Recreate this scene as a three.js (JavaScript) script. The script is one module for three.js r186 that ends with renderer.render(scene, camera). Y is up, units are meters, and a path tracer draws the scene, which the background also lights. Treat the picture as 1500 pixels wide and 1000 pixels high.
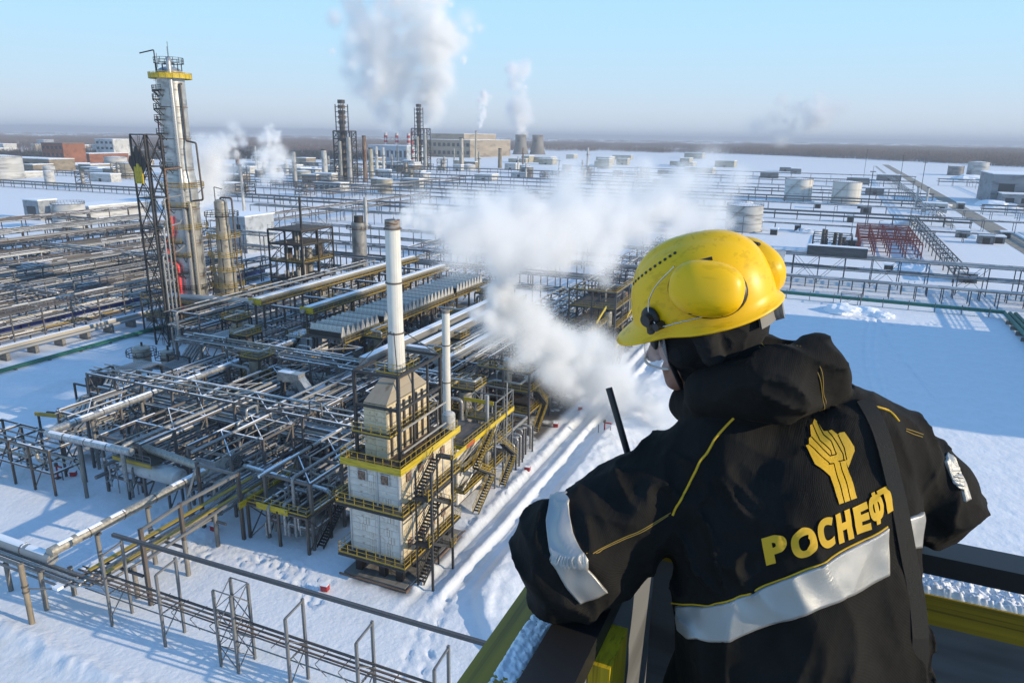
import * as THREE from 'three';
import { mergeGeometries } from 'three/addons/utils/BufferGeometryUtils.js';
import { ImprovedNoise } from 'three/addons/math/ImprovedNoise.js';

// ---------------------------------------------------------------- camera, sky, sun, exposure
const scene = new THREE.Scene();
const EYE = 46;                                                   // metres above the yard
const camera = new THREE.PerspectiveCamera(50.5, 1500 / 1000, 0.05, 60000);
camera.position.set(0, EYE, 0);
camera.rotation.order = 'YXZ';
camera.rotation.set(-15.95 * Math.PI / 180, 0, 0.8 * Math.PI / 180);
const renderer = new THREE.WebGLRenderer();
renderer.toneMapping = THREE.LinearToneMapping;
renderer.toneMappingExposure = 1.07;
renderer.shadowMap.enabled = true;

const SUN_BEARING = 109 * Math.PI / 180, SUN_UP = 19 * Math.PI / 180;
const sunDir = new THREE.Vector3(Math.sin(SUN_BEARING) * Math.cos(SUN_UP), Math.sin(SUN_UP), -Math.cos(SUN_BEARING) * Math.cos(SUN_UP));
{ // clear winter sky: pale at the horizon, blue overhead
  const W = 256, H = 256, d = new Float32Array(W * H * 4);
  const stops = [[-90, .62, .69, .77], [0, .66, .745, .845], [1.5, .64, .755, .865], [4, .55, .765, .93], [7, .48, .77, .985], [11, .43, .74, 1.0], [22, .30, .58, .93], [45, .15, .36, .74], [90, .08, .22, .56]];
  for (let j = 0; j < H; j++) {
    const el = (j + .5) / H * 180 - 90;
    let k = 0; while (k < stops.length - 2 && el > stops[k + 1][0]) k++;
    const a = stops[k], b = stops[k + 1]; let t = Math.min(1, Math.max(0, (el - a[0]) / (b[0] - a[0])));
    for (let i = 0; i < W; i++) { const o = (j * W + i) * 4; for (let c = 0; c < 3; c++) d[o + c] = a[c + 1] + (b[c + 1] - a[c + 1]) * t; d[o + 3] = 1; }
  }
  const sky = new THREE.DataTexture(d, W, H, THREE.RGBAFormat, THREE.FloatType);
  sky.mapping = THREE.EquirectangularReflectionMapping; sky.magFilter = THREE.LinearFilter; sky.needsUpdate = true;
  scene.background = sky; scene.environment = sky;
}
const sun = new THREE.DirectionalLight(new THREE.Color(1, .84, .61), 4.5);
sun.position.copy(sunDir).multiplyScalar(400); sun.castShadow = true;
sun.shadow.mapSize.set(4096, 4096);
Object.assign(sun.shadow.camera, { left: -260, right: 260, top: 200, bottom: -200, near: 1, far: 1200 });
scene.add(sun, sun.target);
scene.fog = new THREE.FogExp2(new THREE.Color(.80, .87, 1.0), 0.00018);

// ---------------------------------------------------------------- helpers
let seed = 1234567;
const rnd = () => { seed = (seed + 0x6D2B79F5) | 0; let t = Math.imul(seed ^ seed >>> 15, 1 | seed); t = t + Math.imul(t ^ t >>> 7, 61 | t) ^ t; return ((t ^ t >>> 14) >>> 0) / 4294967296; };
const rr = (a, b) => a + (b - a) * rnd();
const gauss = () => { let s = 0; for (let i = 0; i < 4; i++) s += rnd(); return (s - 2) * 1.22; };
const pn = new ImprovedNoise();
const fbm = (x, y, z, n = 4) => { let s = 0, a = .5; for (let i = 0; i < n; i++) { s += a * pn.noise(x, y, z); x *= 2.03; y *= 2.03; z *= 2.03; a *= .5; } return s; };
const clamp = (x, a = 0, b = 1) => Math.min(b, Math.max(a, x));
const smooth = (a, b, x) => { const t = clamp((x - a) / (b - a)); return t * t * (3 - 2 * t); };
const V = (x, y, z) => new THREE.Vector3(x, y, z);
// the plant stands on a grid turned against the view: u runs right, v runs away
const TURN = 23.5 * Math.PI / 180, CT = Math.cos(TURN), ST = Math.sin(TURN);
const siteXZ = (u, v) => [u * CT + v * ST, u * ST - v * CT];

const taken = {};
const numbered = n => { const k = taken[n] = (taken[n] ?? -1) + 1; return k ? n + '_' + String(k).padStart(3, '0') : n; };
let O = [0, 0];                                                     // site base of the thing being built
function thing(name, label, category, u, v, group) {                 // a Group at the thing's base on the site grid
  const o = new THREE.Group(); o.name = numbered(name); scene.add(o);
  const [x, z] = siteXZ(u, v); o.position.set(x, 0, z); o.rotation.y = -TURN;
  o.userData = { label, category }; if (group) o.userData.group = group;
  O = [u, v]; o.userData.site = undefined; delete o.userData.site;
  return o;
}
function copyOf(root, u, v, label, turn = 0) {
  const c = root.clone(); c.name = numbered(root.name.replace(/_\d{3}$/, '')); const [x, z] = siteXZ(u, v);
  c.position.set(x, root.position.y, z); c.rotation.y = -TURN + turn; c.userData = { ...root.userData }; if (label) c.userData.label = label; scene.add(c); return c;
}
const shade = m => { m.castShadow = m.receiveShadow = true; return m; };
function add(parent, name, geo, mat) { const m = shade(new THREE.Mesh(geo, mat)); m.name = name; parent.add(m); return m; }
function structure(name, geo, mat) { const m = add(scene, name, geo, mat); m.userData.kind = 'structure'; return m; }
const L = p => V(p[0] - O[0], p[1], -(p[2] - O[1]));                // site [u, y, v] to the thing's own axes
const UB = new THREE.BoxGeometry(1, 1, 1);
const UC = new THREE.CylinderGeometry(1, 1, 1, 12, 1), UC8 = new THREE.CylinderGeometry(1, 1, 1, 8, 1), UC32 = new THREE.CylinderGeometry(1, 1, 1, 40, 1);
// axis-aligned box between two site corners
function box(parent, name, mat, u0, u1, y0, y1, v0, v1) {
  const m = add(parent, name, UB, mat);
  m.position.set((u0 + u1) / 2 - O[0], (y0 + y1) / 2, -((v0 + v1) / 2 - O[1])); m.scale.set(Math.abs(u1 - u0), Math.abs(y1 - y0), Math.abs(v1 - v0)); return m;
}
const _x = V(), _y = V(), _z = V(), _m = new THREE.Matrix4();
function along(m, a, b) {
  _y.subVectors(b, a); const len = _y.length(); _y.normalize();
  _x.set(0, 1, 0); if (Math.abs(_y.y) > .99) _x.set(0, 0, 1); _x.cross(_y).normalize(); _z.crossVectors(_x, _y);
  _m.makeBasis(_x, _y, _z); m.quaternion.setFromRotationMatrix(_m); m.position.addVectors(a, b).multiplyScalar(.5); return len;
}
// bar of rectangular section between two site points (w sideways, h in height)
function bar(parent, name, mat, p, q, w = .2, h = w) { const m = add(parent, name, UB, mat); const len = along(m, L(p), L(q)); m.scale.set(w, len, h); return m; }
function rod(parent, name, mat, p, q, r, g = UC8) { const m = add(parent, name, g, mat); const len = along(m, L(p), L(q)); m.scale.set(r, len, r); return m; }
// pipe through site points with rounded bends
function sweep(pts, r, seg = 10, bend = 2.2) {
  const P = [pts[0].clone()];
  for (let i = 1; i < pts.length - 1; i++) {
    const a = pts[i - 1], b = pts[i], c = pts[i + 1], d1 = V().subVectors(a, b), d2 = V().subVectors(c, b);
    const l = Math.min(r * bend, d1.length() * .45, d2.length() * .45); d1.normalize(); d2.normalize();
    for (let k = 0; k <= 4; k++) { const t = k / 4, e = b.clone().addScaledVector(d1, l * (1 - t) * (1 - t)).addScaledVector(d2, l * t * t); P.push(e); }
  }
  P.push(pts[pts.length - 1].clone());
  const pos = [], uvs = [], idx = [], nor = []; let nrm = null, len = 0;
  for (let i = 0; i < P.length; i++) {
    const t = V(); if (i) t.add(V().subVectors(P[i], P[i - 1]).normalize()); if (i < P.length - 1) t.add(V().subVectors(P[i + 1], P[i]).normalize()); t.normalize();
    if (!nrm) { nrm = Math.abs(t.y) < .9 ? V(0, 1, 0) : V(1, 0, 0); } nrm.addScaledVector(t, -nrm.dot(t)).normalize();
    const bi = V().crossVectors(t, nrm); if (i) len += P[i].distanceTo(P[i - 1]);
    for (let k = 0; k <= seg; k++) { const a = k / seg * 6.28319, n = V().addScaledVector(nrm, Math.cos(a)).addScaledVector(bi, Math.sin(a)); pos.push(P[i].x + n.x * r, P[i].y + n.y * r, P[i].z + n.z * r); nor.push(n.x, n.y, n.z); uvs.push(k / seg * 6.28 * r, len); }
    if (i) for (let k = 0; k < seg; k++) { const a = (i - 1) * (seg + 1) + k, b = a + seg + 1; idx.push(a, a + 1, b, a + 1, b + 1, b); }
  }
  for (const end of [0, P.length - 1]) { const c = pos.length / 3, t = end ? V().subVectors(P[end], P[end - 1]).normalize() : V().subVectors(P[0], P[1]).normalize(); pos.push(P[end].x, P[end].y, P[end].z); nor.push(t.x, t.y, t.z); uvs.push(0, 0); for (let k = 0; k < seg; k++) { const s = end * (seg + 1) + k; pos.push(pos[s * 3], pos[s * 3 + 1], pos[s * 3 + 2], pos[s * 3 + 3], pos[s * 3 + 4], pos[s * 3 + 5]); nor.push(t.x, t.y, t.z, t.x, t.y, t.z); uvs.push(0, 0, 0, 0); const q = pos.length / 3; end ? idx.push(c, q - 2, q - 1) : idx.push(c, q - 1, q - 2); } }
  const g = new THREE.BufferGeometry(); g.setAttribute('position', new THREE.Float32BufferAttribute(pos, 3)); g.setAttribute('normal', new THREE.Float32BufferAttribute(nor, 3)); g.setAttribute('uv', new THREE.Float32BufferAttribute(uvs, 2)); g.setIndex(idx); return g;
}
function pipe(parent, name, mat, pts, r, seg) { return pts.length === 2 ? rod(parent, name, mat, pts[0], pts[1], r, UC) : add(parent, name, sweep(pts.map(L), r, seg), mat); }
// loose pieces joined into one mesh
class Pile {
  constructor() { this.g = []; }
  box(u0, u1, y0, y1, v0, v1) { const g = UB.clone(); g.scale(Math.abs(u1 - u0), Math.abs(y1 - y0), Math.abs(v1 - v0)); g.translate((u0 + u1) / 2 - O[0], (y0 + y1) / 2, -((v0 + v1) / 2 - O[1])); this.g.push(g); return this; }
  bar(p, q, w = .1, h = w) { const o = new THREE.Object3D(), len = along(o, L(p), L(q)); o.scale.set(w, len, h); o.updateMatrix(); this.g.push(UB.clone().applyMatrix4(o.matrix)); return this; }
  rod(p, q, r) { const o = new THREE.Object3D(), len = along(o, L(p), L(q)); o.scale.set(r, len, r); o.updateMatrix(); this.g.push(UC8.clone().applyMatrix4(o.matrix)); return this; }
  geo(g) { this.g.push(g); return this; }
  done(parent, name, mat) { if (!this.g.length) return null; return add(parent, name, mergeGeometries(this.g.map(g => g.index ? g : g)), mat); }
}
// ---------------------------------------------------------------- materials
function tex(size, fn, srgb = true, rep) {
  const d = new Uint8Array(size * size * 4);
  for (let j = 0; j < size; j++) for (let i = 0; i < size; i++) { const c = fn(i / size, j / size, i, j), o = (j * size + i) * 4; d[o] = clamp(c[0]) * 255; d[o + 1] = clamp(c[1]) * 255; d[o + 2] = clamp(c[2]) * 255; d[o + 3] = 255; }
  const t = new THREE.DataTexture(d, size, size); t.wrapS = t.wrapT = THREE.RepeatWrapping; t.magFilter = THREE.LinearFilter; t.minFilter = THREE.LinearMipmapLinearFilter; t.generateMipmaps = true;
  if (srgb) t.colorSpace = THREE.SRGBColorSpace; if (rep) t.repeat.set(...rep); t.needsUpdate = true; return t;
}
// tiling noise on a torus of value lattices
function tileNoise(cells, sd) { const n = cells * cells, a = new Float32Array(n); let s = sd * 7919 + 13; for (let i = 0; i < n; i++) { s = Math.imul(s, 1664525) + 1013904223 | 0; a[i] = (s >>> 8) / 16777216; } return (x, y) => { x *= cells; y *= cells; const xi = Math.floor(x), yi = Math.floor(y), fx = x - xi, fy = y - yi, sx = fx * fx * (3 - 2 * fx), sy = fy * fy * (3 - 2 * fy), g = (p, q) => a[((q % cells + cells) % cells) * cells + (p % cells + cells) % cells]; return (g(xi, yi) * (1 - sx) + g(xi + 1, yi) * sx) * (1 - sy) + (g(xi, yi + 1) * (1 - sx) + g(xi + 1, yi + 1) * sx) * sy; }; }
const layered = (base, sd, oct = 5) => { const l = []; for (let o = 0; o < oct; o++) l.push(tileNoise(base << o, sd + o)); return (x, y) => { let s = 0, a = .5, w = 0; for (const f of l) { s += a * f(x, y); w += a; a *= .55; } return s / w; }; };
const nA = layered(4, 3), nB = layered(6, 11), nC = layered(3, 23);
const dirtTex = tex(256, (x, y) => { const a = .82 + .3 * (nA(x, y) - .5) - .18 * smooth(.55, .75, nB(x, y)); return [a, a, a]; });
const mat = (r, g, b, rough = .7, metal = 0, extra = {}) => new THREE.MeshStandardMaterial({ color: new THREE.Color().setRGB(r, g, b), roughness: rough, metalness: metal, map: dirtTex, ...extra });
const plain = (r, g, b, rough = .7, metal = 0, extra = {}) => new THREE.MeshStandardMaterial({ color: new THREE.Color().setRGB(r, g, b), roughness: rough, metalness: metal, ...extra });
const rustTex = tex(256, (x, y) => { const r = smooth(.52, .66, nB(x, y)) * .8, s = smooth(.5, .8, nA(x * 1, y)) * .25, a = .95 - s; return [a * (1 - r) + r * .62, a * (1 - r) + r * .42, a * (1 - r) + r * .26]; });
// streaks that run down a wall: rust and soot
const n1 = tileNoise(40, 5), n2 = layered(5, 31);
const panelTex = tex(512, (x, y) => { const st = smooth(.55, .95, n1(x, .37)) * smooth(.3, .75, n2(x, y * .3)), sp = smooth(.6, .82, nB(x, y)) * .45, a = .97 - .16 * (nA(x, y) - .35), r = clamp(st * .65 + sp); return [a * (1 - r) + r * .56, a * (1 - r) + r * .42, a * (1 - r) + r * .30]; });
const M = {
  steel: mat(.16, .16, .165, .55, .25), steelPale: mat(.30, .30, .295, .5, .3), steelDark: mat(.062, .060, .058, .6, .2), steelBrown: mat(.17, .14, .12, .65, .15),
  clad: mat(.64, .645, .64, .34, .5), cladDull: mat(.50, .50, .49, .45, .4), cladWarm: mat(.60, .56, .48, .42, .4),
  yellow: mat(.62, .42, .035, .5), yellowBright: mat(.80, .58, .02, .45), orange: mat(.62, .13, .02, .5), red: mat(.55, .02, .03, .45), redBright: plain(.75, .05, .06, .5), green: mat(.02, .20, .14, .5), blue: mat(.02, .05, .26, .5),
  white: mat(.72, .72, .70, .55), whitePanel: plain(.74, .73, .68, .6, 0, { map: panelTex }), cream: mat(.60, .55, .42, .65), stackWhite: plain(.74, .73, .69, .5, 0, { map: tex(256, (x, y) => { const a = .93 + .12 * (nA(x, y) - .5) - .10 * smooth(.62, .8, n1(x, .2)) * nB(x, y * .3); return [a, a * .99, a * .97]; }) }),
  concrete: mat(.33, .31, .28, .9), rust: plain(.25, .175, .125, .85, 0, { map: rustTex }), brick: mat(.36, .14, .07, .85), black: plain(.012, .012, .013, .5), glass: plain(.03, .04, .05, .12, 0), soot: mat(.05, .045, .04, .9),
  snow: plain(.86, .88, .91, .85), deck: mat(.10, .085, .07, .8), tarp: mat(.07, .30, .22, .6), truss: mat(.235, .215, .205, .6, .15), stackTop: plain(.30, .28, .26, .8, 0, { map: rustTex }), jointTan: mat(.26, .22, .17, .8), columnClad: mat(.74, .74, .72, .34, .5), tan: mat(.36, .30, .22, .9), deckRust: mat(.11, .075, .055, .9), hoodTan: plain(.34, .29, .22, .75, 0, { map: panelTex }),
};
const ridge = (x, w) => Math.exp(-x * x / (w * w));
// ---------------------------------------------------------------- ground: one sheet of snow to the horizon
const dimples = [];                                                 // footprints, in site metres
{ const trail = (pts, n, spread, r, d) => { for (let i = 0; i < n; i++) { const t = i / n * (pts.length - 1), k = Math.min(pts.length - 2, Math.floor(t)), f = t - k; dimples.push([pts[k][0] + (pts[k + 1][0] - pts[k][0]) * f + gauss() * spread, pts[k][1] + (pts[k + 1][1] - pts[k][1]) * f + gauss() * spread, r * rr(.7, 1.3), d * rr(.5, 1.2)]); } };
  trail([[-31.5, 57], [-30, 51], [-27.5, 45], [-25, 38], [-23, 30]], 170, .35, .28, .13);
  trail([[-32.5, 56], [-31.6, 50], [-29.5, 44], [-27.6, 36], [-27, 30]], 150, .25, .26, .12);
  trail([[-70, 47], [-64, 50], [-60, 53], [-66, 56], [-74, 57]], 170, 1.5, .34, .14);
  trail([[-80, 50], [-72, 48], [-68, 44]], 90, .8, .32, .12); trail([[-56, 53], [-50, 54], [-46, 52], [-43, 50]], 130, 1.0, .35, .16);
  trail([[14, 214], [16, 190], [19, 165], [22, 145]], 260, .3, .35, .12); trail([[4, 212], [0, 195], [2, 180]], 120, 1.2, .4, .12); trail([[30, 214], [20, 205], [8, 210]], 140, 1.6, .5, .16); trail([[-22, 60], [-16, 80], [-14, 110]], 150, .4, .3, .1);
  trail([[-24, 104], [-22, 96], [-20, 90]], 70, .8, .3, .1); trail([[-36, 96], [-35, 86], [-35, 78], [-36, 70]], 120, .5, .3, .12); }
const cellsOf = new Map(); for (const d of dimples) for (let a = -1; a <= 1; a++) for (let b = -1; b <= 1; b++) { const k = (Math.floor(d[0]) + a) + ',' + (Math.floor(d[1]) + b); if (!cellsOf.has(k)) cellsOf.set(k, []); cellsOf.get(k).push(d); }
// bare wet paving under the process unit, with snow lying in patches
function bareGround(u, v) {
  const e = 2.5 * fbm(u * .2, v * .2, 3.1), unit = smooth(-105, -101, u + e) * (1 - smooth(-49, -45.5, u + e)) * smooth(72, 78, v + e) * (1 - smooth(176, 184, v)), side = smooth(-49, -46, u) * (1 - smooth(-38.6, -37.2, u + e * .3)) * smooth(92, 97, v + e) * (1 - smooth(170, 176, v)), yard = smooth(-101, -96, u + e) * (1 - smooth(-50, -47, u + e)) * smooth(61, 66, v + e) * (1 - smooth(72, 78, v + e)), col = smooth(-152, -147, u) * (1 - smooth(-112, -105, u)) * smooth(110, 116, v + e) * (1 - smooth(172, 180, v));
  const n = fbm(u * .35, v * .35, 6.6, 5), fur = ridge(Math.max(0, Math.abs(u + 39.5) - 3.6), .9) * ridge(Math.max(0, Math.abs(v - 62) - 6.4), .9) * .9;
  return clamp(Math.max(unit, side, col * .8) * smooth(-.22, -.02, n + .06) + yard * smooth(-.18, 0, n) + fur * smooth(-.1, .1, n));
}
function snowHeight(u, v) {
  const near = 1 - smooth(150, 240, Math.hypot(u + 50, v - 80)); if (near <= 0) return 0;
  let h = .10 * fbm(u * .12, v * .09, 1.7) + .05 * fbm(u * .5, v * .35, 4.1) + .018 * fbm(u * 1.9, v * 1.4, 8.8, 3);
  const along = smooth(50, 60, v) * (1 - smooth(150, 190, v)), w = .6 * fbm(v * .11, 3.3, .7), bend = 9 * Math.pow(1 - smooth(46, 64, v), 2), onRoad = smooth(44, 52, v) * (1 - smooth(150, 190, v));
  h += onRoad * .85 * smooth(-29.9 + bend + w, -28.6 + bend + w, u) * (1 - .75 * smooth(-28.2 + bend + w, -22 + bend + w, u)) * (1 + .5 * fbm(u * .8, v * .5, 2.2));           // ploughed bank
  h += along * .42 * ridge(u + 32.3 - w * .4, .5) * (1 + .7 * fbm(v * .5, u, 9.1));                                        // ridge between the ruts
  h += along * .30 * ridge(u + 35.4 - w * .3, .6) * (1 + .9 * fbm(v * .8, u, 5.1));
  h -= along * (.26 * ridge(u + 34.3 - w * .4, .32) + .24 * ridge(u + 31.3 - w * .4, .3) + .16 * ridge(u + 30.3 - w * .4, .26));
  const berm = v - 34.6 - (u + 60) * -.02 - .8 * fbm(u * .2, 1.1, 6.2); h += smooth(-120, -100, u) * (1 - smooth(-48, -40, u)) * (.42 * ridge(berm, 1.1) * (1 + 1.1 * fbm(u * .9, v * .9, 3.9)) - .12 * smooth(0, -2, berm));
  const trk = u - 15 - 4 * Math.sin(v * .03) - (v - 150) * -.04; h -= smooth(120, 140, v) * (1 - smooth(205, 215, v)) * .22 * (ridge(trk, .35) + ridge(trk - 1.9, .35)); h += smooth(120, 140, v) * (1 - smooth(205, 215, v)) * .1 * (ridge(trk + .8, .3) + ridge(trk - 2.7, .3));
  const lump = smooth(.12, .38, fbm(u * .07, v * .07, 12.5)); h += lump * .22 * Math.abs(fbm(u * .8, v * .8, 2.4)); // disturbed, lumpy places
  const pitU = smooth(-70, -64, u) * (1 - smooth(-46, -42, u)) * smooth(50, 53, v) * (1 - smooth(55, 58, v)); h += pitU * .3 * Math.abs(fbm(u * 1.1, v * 1.1, 7.7));
  for (const d of cellsOf.get(Math.floor(u) + ',' + Math.floor(v)) ?? []) { const q = ((u - d[0]) ** 2 + (v - d[1]) ** 2) / (d[2] * d[2]); if (q < 4) h += d[3] * (-1.2 * Math.exp(-q * 1.6) + .35 * Math.exp(-2 * (q - 1.6) * (q - 1.6))); }
  return h * near * (1 - .85 * bareGround(u, v));
}
{
  const lines = (a, b, step, far0, far1) => { const c = []; for (let x = a; x <= b; x += step) c.push(x); let s = step, x = c[c.length - 1]; while (x < far1) { s *= 1.11; x += s; c.push(x); } s = step; x = a; while (x > far0) { s *= 1.11; x -= s; c.unshift(x); } return c; };
  const us = lines(-112, 46, .38, -16000, 16000), vs = lines(30, 226, .42, -400, 20000), nu = us.length, nv = vs.length;
  const pos = new Float32Array(nu * nv * 3), uvs = new Float32Array(nu * nv * 2), col = new Float32Array(nu * nv * 3), idx = new Uint32Array((nu - 1) * (nv - 1) * 6); let q = 0;
  for (let j = 0; j < nv; j++) for (let i = 0; i < nu; i++) { const k = j * nu + i, [x, z] = siteXZ(us[i], vs[j]); pos[k * 3] = x; pos[k * 3 + 1] = snowHeight(us[i], vs[j]); pos[k * 3 + 2] = z; const bare = us[i] > -160 && us[i] < -30 && vs[j] > 50 && vs[j] < 190 ? bareGround(us[i], vs[j]) : 0; const dirty = us[i] > -130 && us[i] < 20 && vs[j] < 132 && vs[j] > 20 ? (smooth(36, 32, vs[j]) * .16 + .14 * smooth(.02, .3, fbm(us[i] * .16, vs[j] * .16, 9.4)) + .22 * smooth(50, 56, vs[j]) * (ridge(us[i] + 34.3, .5) + ridge(us[i] + 31.2, .4))) * (.4 + 1.2 * Math.abs(fbm(us[i] * .7, vs[j] * .7, 4.4))) : 0; col[k * 3] = (1 - bare * .87) * (1 - dirty); col[k * 3 + 1] = (1 - bare * .885) * (1 - dirty * 1.05); col[k * 3 + 2] = (1 - bare * .90) * (1 - dirty * 1.2); uvs[k * 2] = us[i] / 7; uvs[k * 2 + 1] = vs[j] / 7; if (i && j) { const a = k - nu - 1, b = k - nu, c = k - 1; idx.set([a, b, c, b, k, c], q); q += 6; } }
  const g = new THREE.BufferGeometry(); g.setAttribute('position', new THREE.BufferAttribute(pos, 3)); g.setAttribute('uv', new THREE.BufferAttribute(uvs, 2)); g.setAttribute('color', new THREE.BufferAttribute(col, 3)); g.setIndex(new THREE.BufferAttribute(idx, 1)); g.computeVertexNormals();
  const grain = layered(16, 77, 4), bump = tex(512, (x, y) => { const a = grain(x, y); return [a, a, a]; }, false);
  const tone = tex(512, (x, y) => { const a = .965 + .05 * (nA(x, y) - .5) - .02 * smooth(.6, .75, nB(x, y)); return [a, a, a * 1.0]; });
  structure('ground', g, new THREE.MeshStandardMaterial({ color: new THREE.Color().setRGB(.86, .875, .90), roughness: .8, vertexColors: true, map: tone, bumpMap: bump, bumpScale: .05 }));
}
// ---------------------------------------------------------------- worker at the parapet
const CAPS=[[[0.4486,-1.0116,-1.0629],[0.4241,-0.6759,-1.1589],0.150,0.122],
[[0.5931,-0.9979,-1.0669],[0.5953,-0.6382,-1.1697],0.150,0.122],
[[0.5128,-0.9835,-1.0502],[0.4979,-0.6419,-1.1374],0.150,0.128],
[[0.4241,-0.6759,-1.1589],[0.4075,-0.5718,-1.2302],0.122,0.098],
[[0.5953,-0.6382,-1.1697],[0.6103,-0.5401,-1.2185],0.122,0.102],
[[0.4075,-0.5718,-1.2302],[0.6103,-0.5401,-1.2185],0.098,0.102],
[[0.4075,-0.5718,-1.2302],[0.3243,-0.6186,-1.2377],0.098,0.090],
[[0.6103,-0.5401,-1.2185],[0.6778,-0.5518,-1.2255],0.102,0.086],
[[0.3243,-0.6186,-1.2377],[0.1159,-0.7404,-1.1717],0.088,0.103],
[[0.1159,-0.7404,-1.1717],[0.2631,-0.8101,-1.3909],0.103,0.065],
[[0.6778,-0.5518,-1.2255],[0.7840,-0.6420,-1.2310],0.084,0.085],
[[0.7840,-0.6420,-1.2310],[0.8613,-0.8342,-1.5089],0.085,0.060],
[[0.4765,-0.4907,-1.2742],[0.4143,-0.4206,-1.3046],0.075,0.070],
[[0.3738,-0.4921,-1.2738],[0.4640,-0.4559,-1.2113],0.050,0.066],
[[0.4640,-0.4559,-1.2113],[0.5523,-0.4358,-1.2379],0.066,0.060],
[[0.4430,-0.3949,-1.3016],[0.5572,-0.4337,-1.2697],0.052,0.058],
[[0.3500,-0.5015,-1.3335],[0.3738,-0.4921,-1.2738],0.042,0.050]];
const S1_A=[[0.3016,-0.8000,-1.1078],[0.3136,-0.7750,-1.0721],[0.3287,-0.7608,-1.0512],[0.3446,-0.7473,-1.0377],[0.3607,-0.7333,-1.0291],[0.3774,-0.7212,-1.0230],[0.3938,-0.7090,-1.0181],[0.4101,-0.6972,-1.0139],[0.4264,-0.6857,-1.0100],[0.4424,-0.6744,-1.0064],[0.4585,-0.6633,-1.0033],[0.4751,-0.6534,-1.0018],[0.4926,-0.6448,-1.0021],[0.5103,-0.6361,-1.0054],[0.5289,-0.6283,-1.0108],[0.5496,-0.6225,-1.0199],[0.5718,-0.6182,-1.0314],[0.5921,-0.6113,-1.0390],[0.6117,-0.6035,-1.0452]];
const S1_B=[[0.3014,-0.8400,-1.0949],[0.3116,-0.8255,-1.0604],[0.3250,-0.8168,-1.0379],[0.3408,-0.8063,-1.0216],[0.3571,-0.7966,-1.0106],[0.3731,-0.7827,-1.0044],[0.3895,-0.7704,-0.9994],[0.4060,-0.7591,-0.9950],[0.4225,-0.7482,-0.9910],[0.4391,-0.7382,-0.9873],[0.4559,-0.7291,-0.9837],[0.4724,-0.7194,-0.9816],[0.4892,-0.7098,-0.9816],[0.5071,-0.7018,-0.9837],[0.5260,-0.6952,-0.9878],[0.5466,-0.6908,-0.9951],[0.5683,-0.6867,-1.0057],[0.5897,-0.6818,-1.0159],[0.6108,-0.6761,-1.0251]];
const S2_A=[[0.6349,-0.5959,-1.0542],[0.6485,-0.5938,-1.0603],[0.6646,-0.5938,-1.0704],[0.6851,-0.5974,-1.0871]];
const S2_B=[[0.6386,-0.6426,-1.0424],[0.6516,-0.6437,-1.0478],[0.6665,-0.6465,-1.0560],[0.6853,-0.6528,-1.0702]];
const S3_A=[[0.0738,-0.6396,-1.1902],[0.0684,-0.6419,-1.1573],[0.0638,-0.6500,-1.1362],[0.0645,-0.6592,-1.1177],[0.0664,-0.6700,-1.1026],[0.0685,-0.6825,-1.0907],[0.0741,-0.6946,-1.0806],[0.0813,-0.7073,-1.0724],[0.0886,-0.7214,-1.0665],[0.0975,-0.7362,-1.0631],[0.1093,-0.7505,-1.0620],[0.1216,-0.7679,-1.0648]];
const S3_B=[[0.1119,-0.6242,-1.1752],[0.1059,-0.6295,-1.1519],[0.1050,-0.6365,-1.1323],[0.1070,-0.6449,-1.1158],[0.1093,-0.6547,-1.1024],[0.1147,-0.6647,-1.0916],[0.1210,-0.6756,-1.0829],[0.1274,-0.6874,-1.0759],[0.1344,-0.7001,-1.0709],[0.1448,-0.7126,-1.0689],[0.1555,-0.7270,-1.0697],[0.1669,-0.7438,-1.0738]];
const S4_A=[[0.7830,-0.5386,-1.1943],[0.7882,-0.5500,-1.1828],[0.7946,-0.5622,-1.1734],[0.8019,-0.5750,-1.1655],[0.8038,-0.5894,-1.1562],[0.8074,-0.6049,-1.1493]];
const S4_B=[[0.7562,-0.5406,-1.1638],[0.7646,-0.5545,-1.1622],[0.7713,-0.5673,-1.1582],[0.7771,-0.5797,-1.1531],[0.7815,-0.5928,-1.1482],[0.7866,-0.6064,-1.1441]];
const PIPE_L=[[0.3888,-0.4698,-1.1784],[0.3782,-0.4818,-1.1748],[0.3665,-0.4921,-1.1675],[0.3556,-0.5035,-1.1629],[0.3476,-0.5159,-1.1581],[0.3401,-0.5289,-1.1547],[0.3327,-0.5422,-1.1520],[0.3253,-0.5555,-1.1493],[0.3180,-0.5690,-1.1469],[0.3112,-0.5820,-1.1434],[0.3042,-0.5949,-1.1397],[0.2972,-0.6077,-1.1359],[0.2903,-0.6207,-1.1323],[0.2835,-0.6337,-1.1289]];
const PIPE_R=[[0.6180,-0.4416,-1.1634],[0.6307,-0.4448,-1.1609],[0.6454,-0.4493,-1.1620],[0.6521,-0.4560,-1.1569],[0.6595,-0.4631,-1.1531]];
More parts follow.
